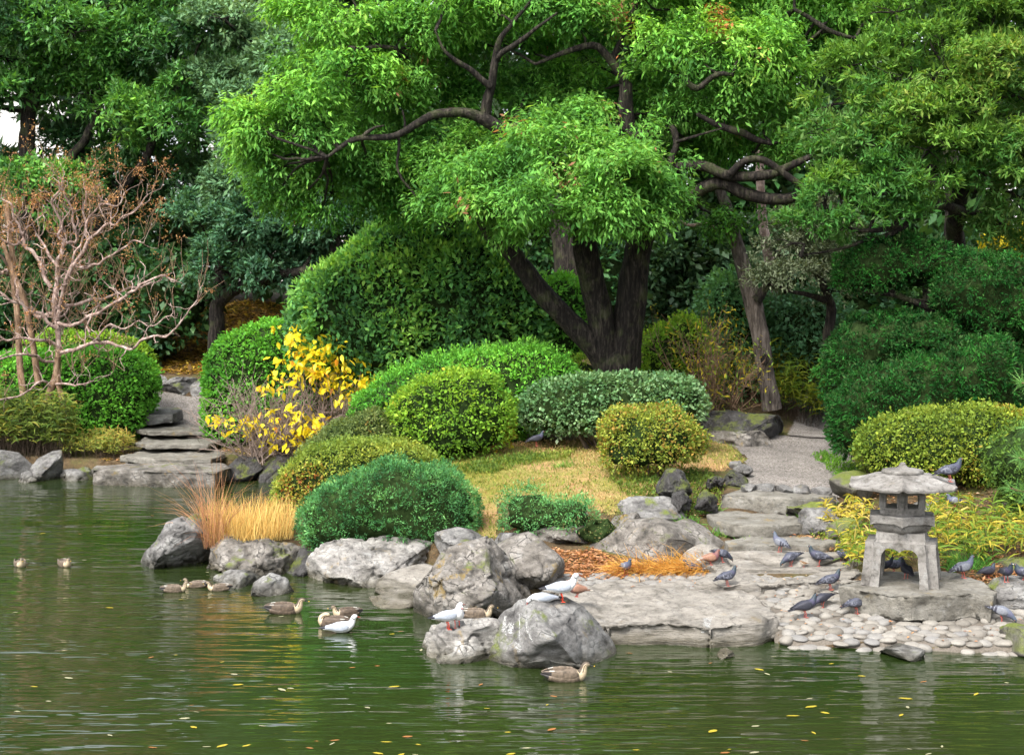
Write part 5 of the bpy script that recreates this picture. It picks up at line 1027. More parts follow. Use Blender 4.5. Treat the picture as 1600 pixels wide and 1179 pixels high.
rk('shore_rock', [(955, 835), (958, 810), (985, 803), (1000, 815), (998, 838)], 21.9, .5, R_BROWN, 'small block of stone below the flat grey rock', seed=328, facet=.45)
rk('lava_rock', [(1025, 785), (1028, 745), (1042, 730), (1062, 738), (1072, 760), (1078, 790)], 23.0, .6, R_LAVA, 'tall black lava rock at the foot of the small azalea', seed=329, amp=.07, freq=4)
rk('lava_rock', [(1050, 800), (1052, 775), (1070, 768), (1080, 785), (1080, 805)], 22.5, .4, R_LAVA, 'small black lava rock in front of the tall one', seed=330, amp=.05, freq=4)
rk('lava_rock', [(1084, 800), (1086, 775), (1100, 768), (1118, 780), (1122, 800)], 22.5, .4, R_LAVA, 'round black lava ball beside the top step block', seed=331, amp=.05, freq=5)
rk('lava_rock', [(1100, 770), (1104, 745), (1118, 740), (1132, 750), (1136, 770)], 24.0, .4, R_LAVA, 'dark lava stone edging the path, nearest the top step', seed=332, amp=.05, freq=4)
rk('lava_rock', [(1122, 762), (1128, 740), (1148, 733), (1165, 745), (1172, 762)], 24.3, .5, R_LAVA, 'dark lava stone at the path corner', seed=333, amp=.05, freq=4)
rk('edging_stone', [(1145, 750), (1148, 730), (1165, 724), (1176, 732), (1176, 752)], 25.0, .4, R_GREY, 'grey edging stone at the left corner of the gravel path', seed=334, facet=.4)
rk('edging_stone', [(1140, 735), (1143, 722), (1158, 720), (1166, 735)], 26.2, .4, R_GREY, 'low edging stone behind the corner stone of the gravel path', level=4, seed=335, facet=.4)
rk('lava_rock', [(1085, 690), (1092, 655), (1115, 643), (1160, 640), (1200, 650), (1228, 675), (1232, 700), (1150, 705)], 30.2, 1.6, R_LAVA, 'large black mossy rock where the gravel path bends', level=6, seed=336, amp=.10, freq=2.0)
rk('lava_rock', [(1100, 705), (1106, 680), (1130, 670), (1180, 672), (1210, 688), (1212, 705)], 29.3, .8, R_BROWN, 'lower brown rock in front of the large black mossy rock', seed=337, amp=.08, freq=3)
for i, (x0, x1, yt, yb, lab) in enumerate([(1158, 1182, 756, 770, 'small grey kerb stone at the left end above the top step'), (1180, 1214, 755, 768, 'pale bluish kerb stone above the top step'), (1212, 1240, 757, 770, 'flat kerb stone in the middle above the top step'), (1238, 1270, 759, 771, 'flat kerb stone right of the middle above the top step'), (1266, 1300, 760, 774, 'kerb stone at the right end above the top step')]):
    rk('kerb_stone', [(x0, yb + 5), (x0 + 2, yt + 2), ((x0 + x1) / 2, yt - 1), (x1 - 2, yt + 2), (x1, yb + 5)], 23.4, .35, R_GREY, lab, level=4, seed=340 + i, amp=.02, facet=.3, pits=0)
rk('boulder', [(1298, 785), (1302, 755), (1318, 740), (1345, 737), (1368, 750), (1372, 785)], 22.6, .8, R_MOSSY, 'smooth mossy boulder just behind the lantern roof, left side', seed=346, amp=.03, pits=0)
rk('boulder', [(1250, 835), (1255, 805), (1275, 795), (1300, 800), (1310, 825), (1305, 845)], 21.4, .6, R_GREY, 'grey rock at the right side of the steps', seed=347)
rk('boulder', [(1296, 850), (1300, 820), (1320, 810), (1345, 818), (1350, 850)], 20.9, .6, R_MOSSY, 'mossy rock half hidden by dwarf bamboo left of the lantern', seed=348)
rk('boulder', [(1225, 815), (1232, 790), (1260, 782), (1285, 790), (1290, 815)], 22.2, .5, R_MOSSY, 'mossy stone against the right side of the top step block', seed=349)
rk('boulder', [(1515, 850), (1520, 800), (1550, 788), (1600, 792), (1660, 800), (1670, 850)], 21.3, .9, R_SLAB, 'brownish rock behind the dwarf bamboo at the right', seed=350)
rk('boulder', [(1425, 820), (1432, 795), (1455, 785), (1490, 790), (1510, 815), (1505, 830)], 21.8, .7, R_GREY, 'low rock under the azalea hedge behind the lantern', seed=351)
rk('boulder', [(1480, 905), (1484, 880), (1500, 870), (1520, 875), (1530, 905)], 19.4, .5, R_MOSSY, 'small dark rock behind the light pigeon right of the lantern', seed=352)
# far bank
rk('bank_rock', [(-60, 770), (-55, 715), (-10, 701), (26, 704), (44, 728), (50, 768)], 32.4, 1.6, R_GREY, 'rounded rock on the far bank at the left edge', seed=360, amp=.04)
rk('bank_rock', [(38, 770), (42, 740), (52, 732), (62, 745), (66, 770)], 32.1, .6, R_GREY, 'narrow dark rock between two rounded far-bank rocks', seed=361, level=4)
rk('bank_rock', [(52, 768), (54, 722), (66, 705), (86, 707), (96, 735), (96, 768)], 32.4, 1.2, R_GREY, 'upright rounded far-bank rock below the bare tree', seed=362)
rk('bank_rock', [(84, 772), (86, 742), (110, 733), (145, 735), (155, 770)], 32.3, 1.2, R_GREY, 'low far-bank rock left of the big bank slab', seed=363, facet=.4)
#rk('bank_slab', [(141, 768), (143, 730), (165, 724), (250, 723), (340, 722), (362, 728), (350, 745), (310, 768), (200, 772)], 31.9, 1.5, R_STEP, 'big flat landing slab on the far bank at the foot of the garden path', level=6, seed=364, amp=.04, facet=.25, a=.36, b=.6, pits=0)
rk('bank_rock', [(345, 770), (350, 735), (372, 712), (400, 715), (410, 745), (408, 770)], 32.2, .8, R_LAVA, 'dark rock right of the big bank slab', seed=365)
rk('bank_rock', [(398, 772), (402, 725), (425, 708), (455, 722), (470, 772)], 32.2, .9, R_LAVA, 'dark shaded rock below the yellow-leaved shrub', seed=366)
rk('bank_rock', [(108, 765), (112, 738), (128, 728), (146, 733), (150, 765)], 33.0, .8, R_GREY, 'small grey far-bank rock touching the left end of the big bank slab', seed=391)
rk('bank_rock', [(26, 766), (30, 745), (44, 738), (56, 748), (58, 766)], 32.0, .5, R_GREY, 'smallest stone at the water line between the rounded far-bank rocks', level=4, seed=392)
# dry stone wall at the end of the garden path
sw = thing('stone_wall', W(280, 640, 41.5), 'short retaining wall of big rough stones at the end of the far garden path', 'wall')
for i, ol in enumerate([[(225, 645), (228, 600), (245, 586), (262, 592), (262, 640)], [(240, 622), (262, 590), (300, 588), (312, 596), (285, 622), (258, 628)], [(245, 650), (250, 628), (268, 622), (276, 640), (270, 652)], [(270, 655), (272, 628), (290, 616), (303, 622), (303, 655)], [(296, 658), (298, 612), (310, 592), (332, 590), (345, 600), (345, 655)]]):
    V, Fc = blob(ol, 41.2, .9, 5, .45, .7); V = rock_mesh(V, Fc, .06, 2.2, 380 + i, 0, .35, .04); link('stone', np_mesh('stone', relative(V, sw), Fc), R_GREY, sw)

# the stepping blocks: plan polygon on top, sides down
def block(name, top, z, thick, m, label, seed, taper=.0, amp=.025, cat='step', lvl=4, strata=0.0):
    """rough-hewn block: outline of its top (picture units, at height z) extruded down and worn"""
    P = np.array([G(x, y, z)[:2] for x, y in top]); c = P.mean(0); bm = bmesh.new()
    tv = [bm.verts.new((*p, z)) for p in P]; bv = [bm.verts.new((*(c + (p - c) * (1 + taper)), z - thick)) for p in P]; k = len(P)
    bm.faces.new(tv); bm.faces.new(bv[::-1])
    for i in range(k): bm.faces.new((tv[i], bv[i], bv[(i + 1) % k], tv[(i + 1) % k]))
    bmesh.ops.recalc_face_normals(bm, faces=bm.faces[:])
    bmesh.ops.bevel(bm, geom=bm.edges[:], offset=.025, segments=2, affect='EDGES', profile=.6)
    bmesh.ops.triangulate(bm, faces=bm.faces[:])
    for _ in range(lvl):
        es = [e for e in bm.edges if e.calc_length() > (.09 if lvl < 5 else .07)]
        if not es: break
        bmesh.ops.subdivide_edges(bm, edges=es, cuts=1); bmesh.ops.triangulate(bm, faces=[f for f in bm.faces if len(f.verts) > 3])
    bm.verts.index_update(); V = np.array([v.co[:] for v in bm.verts]); Fc = np.array([[v.index for v in f.verts] for f in bm.faces]); bm.free()
    n = vert_normals(V, Fc); V = V + n * (fbm(V * 3.2, seed, 4) * amp + amp * .8 * fbm(V * .9, seed + 3, 2))[:, None]
    if strata:
        q = V * np.array([.5, .5, 9.0]); q[:, 2] += .7 * fbm(V * .9, seed + 5, 2); n = vert_normals(V, Fc); V = V + n * (strata * (1 - 2 * np.abs(vnoise(q, seed + 7))) - .03)[:, None]
    cc = np.array([c[0], c[1], z - thick]); o = link(name, np_mesh(name, V - cc, Fc), m); o.location = cc
    return tag(o, label, cat)
block('rock_slab', [(866, 948), (885, 924), (930, 912), (1000, 908), (1090, 905), (1150, 918), (1190, 936), (1216, 962), (1190, 972), (1110, 978), (1040, 972), (950, 974), (900, 966)], .26, .62, R_SLAB,
      'huge sloping pale slab running into the water right of the streaked rock', 410, amp=.055, cat='rock', lvl=5, taper=.03, strata=.05)
block('rock_slab', [(1085, 905), (1120, 889), (1180, 881), (1335, 880), (1352, 890), (1335, 900), (1262, 908), (1190, 912), (1130, 912)], .35, .42, R_SLAB, 'flat pale slab left of the lantern, behind the cobbles', 411, amp=.045, cat='rock', lvl=5, taper=.05, strata=.03)
block('step_block', [(1125, 771), (1160, 762), (1215, 761), (1290, 765), (1308, 773), (1268, 777), (1232, 779), (1180, 775)], .92, .30, R_STEP, 'thick reddish-sided block, topmost of the steps up to the gravel', 401)
block('step_block', [(1103, 803), (1120, 798), (1170, 797), (1240, 805), (1256, 818), (1200, 822), (1150, 821), (1118, 815)], .66, .18, R_STEP, 'second step slab below the reddish block', 402)
block('step_block', [(1132, 844), (1180, 834), (1250, 834), (1308, 836), (1316, 846), (1285, 852), (1200, 851), (1138, 851)], .50, .18, R_STEP, 'third step slab, where a pale pigeon stands in front', 403)
block('flat_step', [(1128, 872), (1180, 863), (1330, 866), (1345, 880), (1300, 890), (1140, 888)], .36, .12, R_SLAB, 'lowest flat stone below the three steps', 404)
block('path_kerb', [(1228, 693), (1240, 690), (1320, 690), (1325, 694)], 1.05, .12, R_STEP, 'thin stone step across the far end of the gravel path', 405, amp=.01)
block('lantern_base_stone', [(1309, 914), (1316, 907), (1345, 903), (1352, 895), (1400, 891), (1485, 893), (1530, 906), (1562, 922), (1552, 931), (1520, 926), (1425, 931), (1360, 924)], .50, .34, R_STEP, 'broad flat base stone carrying the stone lantern', 406, amp=.03, cat='stone', taper=-.03)
block('bank_slab', [(142, 733), (150, 727), (250, 723), (345, 722), (364, 728), (338, 738), (250, 736)],   .36, .50, R_BROWN, 'big flat landing slab on the far bank at the foot of the garden path', 407, amp=.03, cat='slab', taper=-.05)
block('path_step', [(188, 712), (225, 704), (335, 702), (354, 708), (330, 717), (240, 718)], .46, .13, R_STEP, 'stone step just above the big bank slab', 421, amp=.03)
block('path_step', [(208, 690), (235, 682), (330, 681), (346, 687), (325, 694), (230, 695)], .66, .11, R_STEP, 'second stone step of the far garden path', 422, amp=.03)
block('path_step', [(212, 670), (235, 663), (330, 662), (342, 667), (320, 673), (230, 674)], .86, .11, R_STEP, 'third stone step of the far garden path', 423, amp=.03)
block('path_step', [(215, 644), (230, 636), (275, 635), (284, 640), (270, 647), (228, 648)], 1.2, .25, R_GREY, 'rough stone step at the left top of the far garden path', 424, amp=.04)
# lime splash on the huge slab and streaks on the front rock
m, n, out = mat('bird_lime'); pos = N(n, 'ShaderNodeNewGeometry').outputs['Position']; q1 = noise(n, pos, 55, 5, .8); tr = N(n, 'ShaderNodeBsdfTransparent'); df = N(n, 'ShaderNodeBsdfDiffuse'); df.inputs['Color'].default_value = (.34, .34, .33, 1)
mx = N(n, 'ShaderNodeMixShader'); n.links.new(maprange(n, q1.outputs[0], .44, .56), mx.inputs[0]); n.links.new(tr.outputs[0], mx.inputs[1]); n.links.new(df.outputs[0], mx.inputs[2]); n.links.new(mx.outputs[0], out.inputs['Surface']); LIME = m
WHITE = plain('white_skin', (0.6, 0.6, 0.58), 0.9, .1)
deps = bpy.context.evaluated_depsgraph_get(); deps.update()
def splat(host, pts, w, label_seed):
    """bird lime lying on the host rock: narrow strips laid on its surface"""
    V = []; Q = []; inv = host.matrix_world.inverted(); cl = Vector((0, 0, CAMZ)); rg = np.random.default_rng(label_seed)
    for path in pts:
        prev = None; n_ = 14
        for i in range(n_ + 1):
            t = i / n_ * (len(path) - 1); k = min(int(t), len(path) - 2); f = t - k; x = path[k][0] * (1 - f) + path[k + 1][0] * f + rg.normal(0, .4); y = path[k][1] * (1 - f) + path[k + 1][1] * f
            ww = (path[k][2] * (1 - f) + path[k + 1][2] * f) * rg.uniform(.6, 1.3); row = []
            for sx in (-1, -.33, .33, 1):
                d = Vector(ray(x + sx * ww, y)); o_, dd = inv @ cl, (inv.to_3x3() @ d).normalized()
                ok, loc, nor, _ = host.ray_cast(o_, dd)
                if ok: V.append(np.array(loc + nor * .004)); row.append(len(V) - 1)
                else: row = None; break
            if prev and row:
                for a in range(3): Q.append((prev[a], prev[a + 1], row[a + 1], row[a]))
            prev = row
    if not Q: return None
    o = link('bird_lime', np_mesh('bird_lime', np.array(V), np.array(Q)), LIME, host); return o
bpy.context.view_layer.update()
slab = [o for o in bpy.data.objects if o.get('label', '').startswith('huge sloping')][0]
splat(slab, [[(1098, 966, 2), (1112, 964, 3), (1126, 961, 2.5)], [(1104, 965, 3.5), (1102, 978, 4), (1098, 988, 2)], [(1111, 965, 2), (1107, 979, 3), (1103, 986, 1)]], 1, 1)
splat(fr, [[(812, 958, 1.5), (812, 980, 1), (812, 1000, .8)], [(822, 960, 1.2), (825, 985, 2.4), (832, 1002, .6)], [(790, 962, 3), (788, 985, 4), (792, 992, 2)], [(800, 972, 5), (796, 985, 6), (800, 990, 2)], [(806, 1002, 3), (811, 1012, 5), (811, 1018, 2)], [(835, 955, .8), (842, 970, 1)], [(858, 950, .7), (862, 962, .9)], [(800, 946, 6), (820, 943, 7), (836, 945, 4)], [(868, 950, .8), (870, 958, .6)], [(778, 965, 1), (784, 958, 2)]], 1, 2)

# ------------------------------------------------------------------ cobbles
m, n, out = mat('cobble_stone'); oi = N(n, 'ShaderNodeObjectInfo'); pos = N(n, 'ShaderNodeNewGeometry').outputs['Position']
a1 = noise(n, pos, 9, 6, .7); a2 = noise(n, pos, 60, 4, .7)
c = ramp(n, oi.outputs['Random'], [(0, (.13, .118, .10)), (.35, (.185, .17, .148)), (.7, (.225, .21, .185)), (1, (.17, .165, .158))]).outputs[0]
c = mixc(n, 1.0, c, ramp(n, a1.outputs[0], [(.3, g3(.72)), (.7, g3(1.12))]).outputs[0], 'MULTIPLY'); c = mixc(n, 1.0, c, ramp(n, a2.outputs[0], [(.3, g3(.85)), (.7, g3(1.1))]).outputs[0], 'MULTIPLY')
p = N(n, 'ShaderNodeBsdfPrincipled', i_Roughness=.75); p.inputs['Specular IOR Level'].default_value = .3; n.links.new(c, p.inputs['Base Color'])
b = N(n, 'ShaderNodeBump', i_Strength=.4, i_Distance=.01); n.links.new(a1.outputs[0], b.inputs['Height']); n.links.new(b.outputs[0], p.inputs['Normal']); n.links.new(p.outputs[0], out.inputs['Surface']); COB = m
m, n, out = mat('beach_grit'); pos = N(n, 'ShaderNodeNewGeometry').outputs['Position']; a1 = noise(n, pos, 40, 6, .8)
c = ramp(n, a1.outputs[0], [(.35, (.05, .042, .03)), (.65, (.14, .12, .10))]).outputs[0]; p = N(n, 'ShaderNodeBsdfPrincipled', i_Roughness=.9); n.links.new(c, p.inputs['Base Color']); n.links.new(p.outputs[0], out.inputs['Surface'])
beach_poly = [G(x, y, z) for x, y, z in [(862, 935, .15), (850, 905, .25), (900, 892, .3), (1000, 890, .3), (1100, 895, .28), (1200, 905, .27), (1310, 905, .3), (1420, 930, .25), (1560, 950, .22), (1720, 950, .22), (1740, 1040, .02), (1600, 1026, .02), (1400, 1022, .02), (1210, 1014, .02), (1190, 960, .1), (1100, 925, .2), (950, 930, .16)]]
beach = sheet('cobble_beach', beach_poly, m, .008, .1)
rg = np.random.default_rng(500)
cme = []
for k in range(12):
    u, Fc = ico(2); V = u.copy(); V = V * (1 + .16 * fbm(u * 1.1 + k * 7, k, 2))[:, None]; V[:, 2] = np.sign(V[:, 2]) * np.abs(V[:, 2]) ** .9
    cme.append(np_mesh('cobble', *(lambda v, f: (v, f))(V, Fc))); cme[-1].materials.append(COB)
lo = np.array([p[:2] for p in beach_poly]).min(0); hi = np.array([p[:2] for p in beach_poly]).max(0); cand = []
dx, dy = .180, .158; row = 0; y = lo[1]
while y < hi[1]:
    x = lo[0] + (row % 2) * dx / 2
    while x < hi[0]: cand.append((x + rg.normal() * .028, y + rg.normal() * .024)); x += dx
    y += dy; row += 1
cand = np.array(cand); cand = cand[signed_dist(cand, np.array([p[:2] for p in beach_poly])) > -.04]
hz = heights(cand); ok = hz > -.15; cand, hz = cand[ok], hz[ok]
pxx = CX + F * cand[:, 0] / cand[:, 1]; vis = (pxx > 840) & (pxx < 1625); order = np.argsort(np.where(vis, cand[:, 1], 1e3 + cand[:, 1]))
rest = Tubes(); RV = []; RF = []; nv = 0
for q, k in enumerate(order):
    x, y = cand[k]; sx = dx * .60 * rg.uniform(.78, 1.16); sy = dy * .61 * rg.uniform(.78, 1.12); sz = .040 * rg.uniform(.75, 1.5); rz = rg.uniform(-.6, .6); z = max(hz[k], -.03) + .006
    if rg.random() < .06: sx *= 1.25; sy *= 1.2; sz *= 1.7
    if q < 300:
        o = link('cobble', cme[q % 12], None, beach); o.location = (x, y, z); o.rotation_euler = (rg.normal() * .08, rg.normal() * .08, rz); o.scale = (sx, sy, sz)
    else:
        u, Fc = ico(2); cz, s2 = math.cos(rz), math.sin(rz); V = u * (1 + .12 * fbm(u * 1.1 + q, 3, 1))[:, None] * [sx, sy, sz]; V = V @ np.array([[cz, s2, 0], [-s2, cz, 0], [0, 0, 1]]) + [x, y, z]; RV.append(V); RF.append(Fc + nv); nv += len(V)
if RV: tag(link('cobbles', np_mesh('cobbles', np.vstack(RV), np.vstack(RF)), COB, beach), kind='stuff')
print('cobbles', len(order), 'visible', vis.sum())

# ------------------------------------------------------------------ fallen leaves
def litter(name, poly, nlv, L, pal, seed, lift=.01):
    rg = np.random.default_rng(seed); P = random_in(poly, nlv, rg); P[:, 2] += lift + rg.random(nlv) * .02; nn = nrm(rg.normal(0, .25, (nlv, 3)) + [0, 0, .15]); Lv = Leaves()
    d = rg.normal(0, 1, (nlv, 3)); d[:, 2] *= .18; V, C = leaf_geo(P, nrm(d), 1, L, L * .5, .05, 0, .01, 2.5, pal, rng=rg, fold=.35, var=.25, patch=.3); Lv.add((V, C)); return tag(Lv.build(name, leaf_dry), kind='stuff')
ORG = [((0.36, 0.16, 0.07), 3), ((0.45, 0.24, 0.12), 3), ((0.24, 0.10, 0.05), 2), ((0.52, 0.36, 0.24), 1.5)]
YEL = [((0.42, 0.30, 0.04), 3), ((0.34, 0.20, 0.05), 3), ((0.20, 0.12, 0.04), 2), ((0.5, 0.42, 0.07), 1)]
litter('fallen_leaves', [G(x, y, z) for x, y, z in [(845, 898, .28), (860, 862, .36), (930, 855, .38), (1000, 880, .34), (1000, 895, .3), (900, 900, .28)]], 2600, .065, ORG, 601)
litter('fallen_leaves', [G(x, y, z) for x, y, z in [(1180, 850, .45), (1190, 835, .5), (1300, 838, .5), (1330, 870, .42), (1310, 885, .38), (1240, 862, .42)]], 900, .06, ORG, 602)
litter('fallen_leaves', [onground(x, y) for x, y in [(1470, 905), (1460, 875), (1600, 860), (1700, 880), (1700, 915), (1560, 925)]], 1600, .06, ORG, 603)
litter('fallen_leaves', [W(225, 590, 42.8), W(345, 590, 42.8), W(480, 560, 45), W(470, 470, 52), W(330, 470, 52), W(225, 520, 48)], 9000, .15, YEL, 604, lift=.03)
litter('fallen_leaves', [onground(x, y, .8) for x, y in [(1000, 740), (940, 745), (990, 800), (1130, 812), (1120, 770), (1060, 745)]], 700, .05, ORG + YEL, 605)
litter('fallen_leaves', [onground(x, y, .8) for x, y in [(720, 800), (800, 745), (1000, 745), (1000, 800), (800, 840)]], 500, .05, ORG, 606)
litter('fallen_leaves', [onground(x, y, .5) for x, y in [(150, 722), (180, 705), (350, 700), (440, 715), (440, 735), (350, 724)]], 700, .07, ORG + YEL, 607)
litter('fallen_leaves', [onground(x, y, .3) for x, y in [(870, 925), (900, 895), (1300, 905), (1600, 960), (1600, 1010), (1230, 1005), (1180, 920)]], 170, .05, ORG, 608, lift=.05)
litter('fallen_leaves', [onground(x, y, .9) for x, y in [(1330, 830), (1345, 760), (1600, 770), (1700, 830), (1600, 860), (1440, 850)]], 1600, .06, ORG + [((.12, .08, .04), 4)], 609)
# small leafy ground cover on bare soil
def cover(poly, nlv, seed, pal=GRN, L=.06):
    rg = np.random.default_rng(seed); P = random_in(poly, nlv, rg); P[:, 2] += rg.random(nlv) * .06; Lv = Leaves(); Lv.add(leaf_geo(P, np.tile([0, 0, 1.], (nlv, 1)), 4, L, L * .4, .9, 0, .03, .8, pal, rng=rg)); return tag(Lv.build('ground_cover', leaf_soft), kind='stuff')
MS = [((0.10, 0.17, 0.03), 3), ((0.18, 0.24, 0.04), 2), ((0.26, 0.27, 0.06), 1)]
cover([onground(x, y, .8) for x, y in [(950, 750), (1100, 735), (1130, 760), (1120, 800), (1060, 815), (990, 790)]], 1600, 611, MS, .05)
cover([onground(x, y, .8) for x, y in [(1230, 800), (1300, 790), (1330, 830), (1290, 850), (1250, 830)]], 700, 612, MS, .05)
cover([W(170, 728, 32.8), W(180, 712, 33.6), W(230, 708, 33.8), W(290, 722, 33.0)], 420, 613, [((0.05, 0.13, 0.06), 3), ((0.09, 0.2, 0.09), 2)], .08)
cover([W(690, 735, 26), W(850, 700, 27.2), W(900, 700, 27.4), W(880, 720, 26.4), W(760, 745, 25.4)], 900, 614, MS, .06)
cover([W(1330, 735, 23.6), W(1345, 700, 26), W(1285, 700, 29), W(1270, 715, 28)], 700, 615, [((0.08, 0.2, 0.02), 3), ((0.14, 0.3, 0.03), 2)], .05)
cover([W(860, 640, 30.6), W(1000, 640, 30.6), W(1100, 650, 31), W(1060, 600, 34), W(860, 600, 34)], 1500, 616, MS, .09)
# ------------------------------------------------------------------ stone lantern
LC = G(1408, 906, .5); LC[2] = .495
lant = thing('stone_lantern', LC, 'squat stone lantern with wide hexagonal roof and arched legs, pigeon on its eave', 'lantern')
HEX0 = math.radians(-105)
def hexr(th, rnd=.0):
    a = (th - HEX0 + math.pi / 6) % (math.pi / 3) - math.pi / 6      # 0 at a corner
    f = math.cos(math.pi / 6) / math.cos(math.pi / 6 - abs(a)); return f
def hexloft(name, prof, m, parent, zoff=0.0, zf=None, K=72, worn=.004, seed=0, rot=0):
    th = np.arange(K) / K * 2 * np.pi; f = np.array([hexr(t) for t in th]); cr = np.clip((f - .90) / .10, 0, 1)
    V = []
    for r, z in prof:
        dz = zf(r, z, cr) if zf else 0
        V.append(np.stack([r * f * np.cos(th), r * f * np.sin(th), z + zoff + dz + 0 * th], 1))
    V = np.vstack(V); V = V + np.stack([fbm(V * 9, seed + a, 3) for a in range(3)], 1) * worn
    n_ = len(prof); i = np.arange(n_ - 1)[:, None] * K; j = np.arange(K)[None]; Q = np.stack([i + j, i + (j + 1) % K, i + K + (j + 1) % K, i + K + j], -1).reshape(-1, 4)
    b = np.array([V[:K].mean(0), V[-K:].mean(0)]); nV = len(V); V = np.vstack([V, b]); jj = np.arange(K)
    T1 = np.stack([(jj + 1) % K, jj, np.full(K, nV)], 1); T2 = np.stack([nV - K + jj, nV - K + (jj + 1) % K, np.full(K, nV + 1)], 1)
    me = np_mesh(name, V, [Q, np.vstack([T1, T2])]); o = link(name, me, m, parent)
    try: me.set_sharp_from_angle(angle=math.radians(32))
    except Exception: pass
    return o
# legs: tapered block cut by two cusped arches
def frustum(w0, w1, z0, z1, rot, bev):
    bm = bmesh.new(); vs = []
    for w, z in ((w0, z0), (w1, z1)):
        for sx, sy in ((-1, -1), (1, -1), (1, 1), (-1, 1)): vs.append(bm.verts.new((sx * w / 2, sy * w / 2, z)))
    bm.faces.new(vs[:4][::-1]); bm.faces.new(vs[4:])
    for i in range(4): bm.faces.new((vs[i], vs[(i + 1) % 4], vs[4 + (i + 1) % 4], vs[4 + i]))
    bmesh.ops.bevel(bm, geom=[e for e in bm.edges if abs(e.verts[0].co.z - e.verts[1].co.z) > .1 or min(v.co.z for v in e.verts) > (z0 + z1) / 2], offset=bev, segments=5, affect='EDGES')
    me = bpy.data.meshes.new('f'); bm.to_mesh(me); bm.free(); return me
def arch_prism(hw, zt, cusp, L, axis_, zb=-.1):
    pts = [(-hw * 1.06, zb), (hw * 1.06, zb)]
    for t in np.linspace(0, 1, 14):                       # right lobe then left lobe, meeting in a downward cusp
        a = t * math.pi / 2 * 1.0; pts.append((hw * (.52 + .44 * math.cos(a)), zt - .13 + .13 * math.sin(a)))
    pts += [(hw * .3, zt - .004), (hw * .12, zt - .018), (0, zt - cusp), (-hw * .12, zt - .018), (-hw * .3, zt - .004)]
    for t in np.linspace(0, 1, 14):
        a = math.pi / 2 + t * math.pi / 2; pts.append((hw * (-.52 + .44 * math.cos(a)), zt - .13 + .13 * math.sin(a)))
    bm = bmesh.new(); A = []; B = []
    for x, z in pts:
        A.append(bm.verts.new((x, -L, z) if axis_ == 0 else (L, x, z))); B.append(bm.verts.new((x, L, z) if axis_ == 0 else (-L, x, z)))
    bm.faces.new(A); bm.faces.new(B[::-1]); k = len(A)
    for i in range(k): bm.faces.new((A[i], B[i], B[(i + 1) % k], A[(i + 1) % k]))
    bmesh.ops.recalc_face_normals(bm, faces=bm.faces[:]); me = bpy.data.meshes.new('a'); bm.to_mesh(me); bm.free(); return me
def boolean(base_me, cutters):
    b = bpy.data.objects.new('tmp_b', base_me); COL.objects.link(b); cs = []
    for c in cutters:
        o = bpy.data.objects.new('tmp_c', c); COL.objects.link(o); cs.append(o); md = b.modifiers.new('b', 'BOOLEAN'); md.operation = 'DIFFERENCE'; md.solver = 'EXACT'; md.object = o
    dg = bpy.context.evaluated_depsgraph_get(); dg.update(); me = bpy.data.meshes.new_from_object(b.evaluated_get(dg))
    for o in cs + [b]: bpy.data.objects.remove(o)
    return me
me = boolean(frustum(.96, .83, -.02, .655, 0, .12), [arch_prism(.238, .475, .04, 1, 0), arch_prism(.238, .475, .04, 1, 1)])
bm = bmesh.new(); bm.from_mesh(me); bmesh.ops.triangulate(bm, faces=bm.faces[:])
for _ in range(3):
    es = [e for e in bm.edges if e.calc_length() > .06]
    if es: bmesh.ops.subdivide_edges(bm, edges=es, cuts=1); bmesh.ops.triangulate(bm, faces=[f for f in bm.faces if len(f.verts) > 3])
for v in bm.verts:
    c = np.array([v.co[:]]); v.co += Vector([float(fbm(c * 7 + 5 * a, 70 + a, 3)[0]) * .006 for a in range(3)])
bm.to_mesh(me); bm.free(); me.shade_smooth()
try: me.set_sharp_from_angle(angle=math.radians(35))
except Exception: pass
o = link('legs', me, R_LANT, lant); o.rotation_euler = (0, 0, math.radians(-19)); me.materials.clear(); me.materials.append(R_LANT)
hexloft('platform', [(.30, .64), (.345, .66), (.385, .70), (.405, .735), (.408, .765), (.455, .765), (.458, .86), (.445, .872), (.30, .874)], R_LANT, lant, seed=1,
        zf=lambda r, z, cr: np.where((r > .40) & (z < .8), -.034 * (cr ** 1.5) + .012, 0) )
fb = hexloft('fire_box_floor', [(.30, .872), (.318, .876), (.318, .955), (.308, .962), (.2, .963)], R_LANT, lant, seed=2)
hexloft('fire_box_top', [(.25, 1.130), (.312, 1.131), (.318, 1.16), (.318, 1.20), (.2, 1.2)], R_LANT, lant, seed=3)
for k in range(6):
    th = HEX0 + k * math.pi / 3; bm = bmesh.new(); bmesh.ops.create_cone(bm, cap_ends=True, segments=6, radius1=.042, radius2=.040, depth=.18); me = bpy.data.meshes.new('post'); bm.to_mesh(me); bm.free()
    o = link('post', me, R_LANT, lant); o.location = (.282 * math.cos(th), .282 * math.sin(th), 1.045); o.rotation_euler = (0, 0, th)
    t2 = th + math.pi / 6
    for s_ in (-1, 1):
        bm = bmesh.new(); bmesh.ops.create_cube(bm, size=1); bmesh.ops.scale(bm, vec=(.026, .022, .18), verts=bm.verts); me = bpy.data.meshes.new('window_jamb'); bm.to_mesh(me); bm.free()
        o = link('window_jamb', me, R_LANT, lant); rr = .258; o.location = (rr * math.cos(t2) - s_ * .093 * math.sin(t2), rr * math.sin(t2) + s_ * .093 * math.cos(t2), 1.045); o.rotation_euler = (0, 0, t2)
def rz_(r, z, cr):
    e = np.clip((r - .25) / .53, 0, 1); return cr ** 3 * (e ** 3) * .035 + (1 - cr) * (e ** 2) * -.0 + cr ** 6 * .012 * (e > .1)
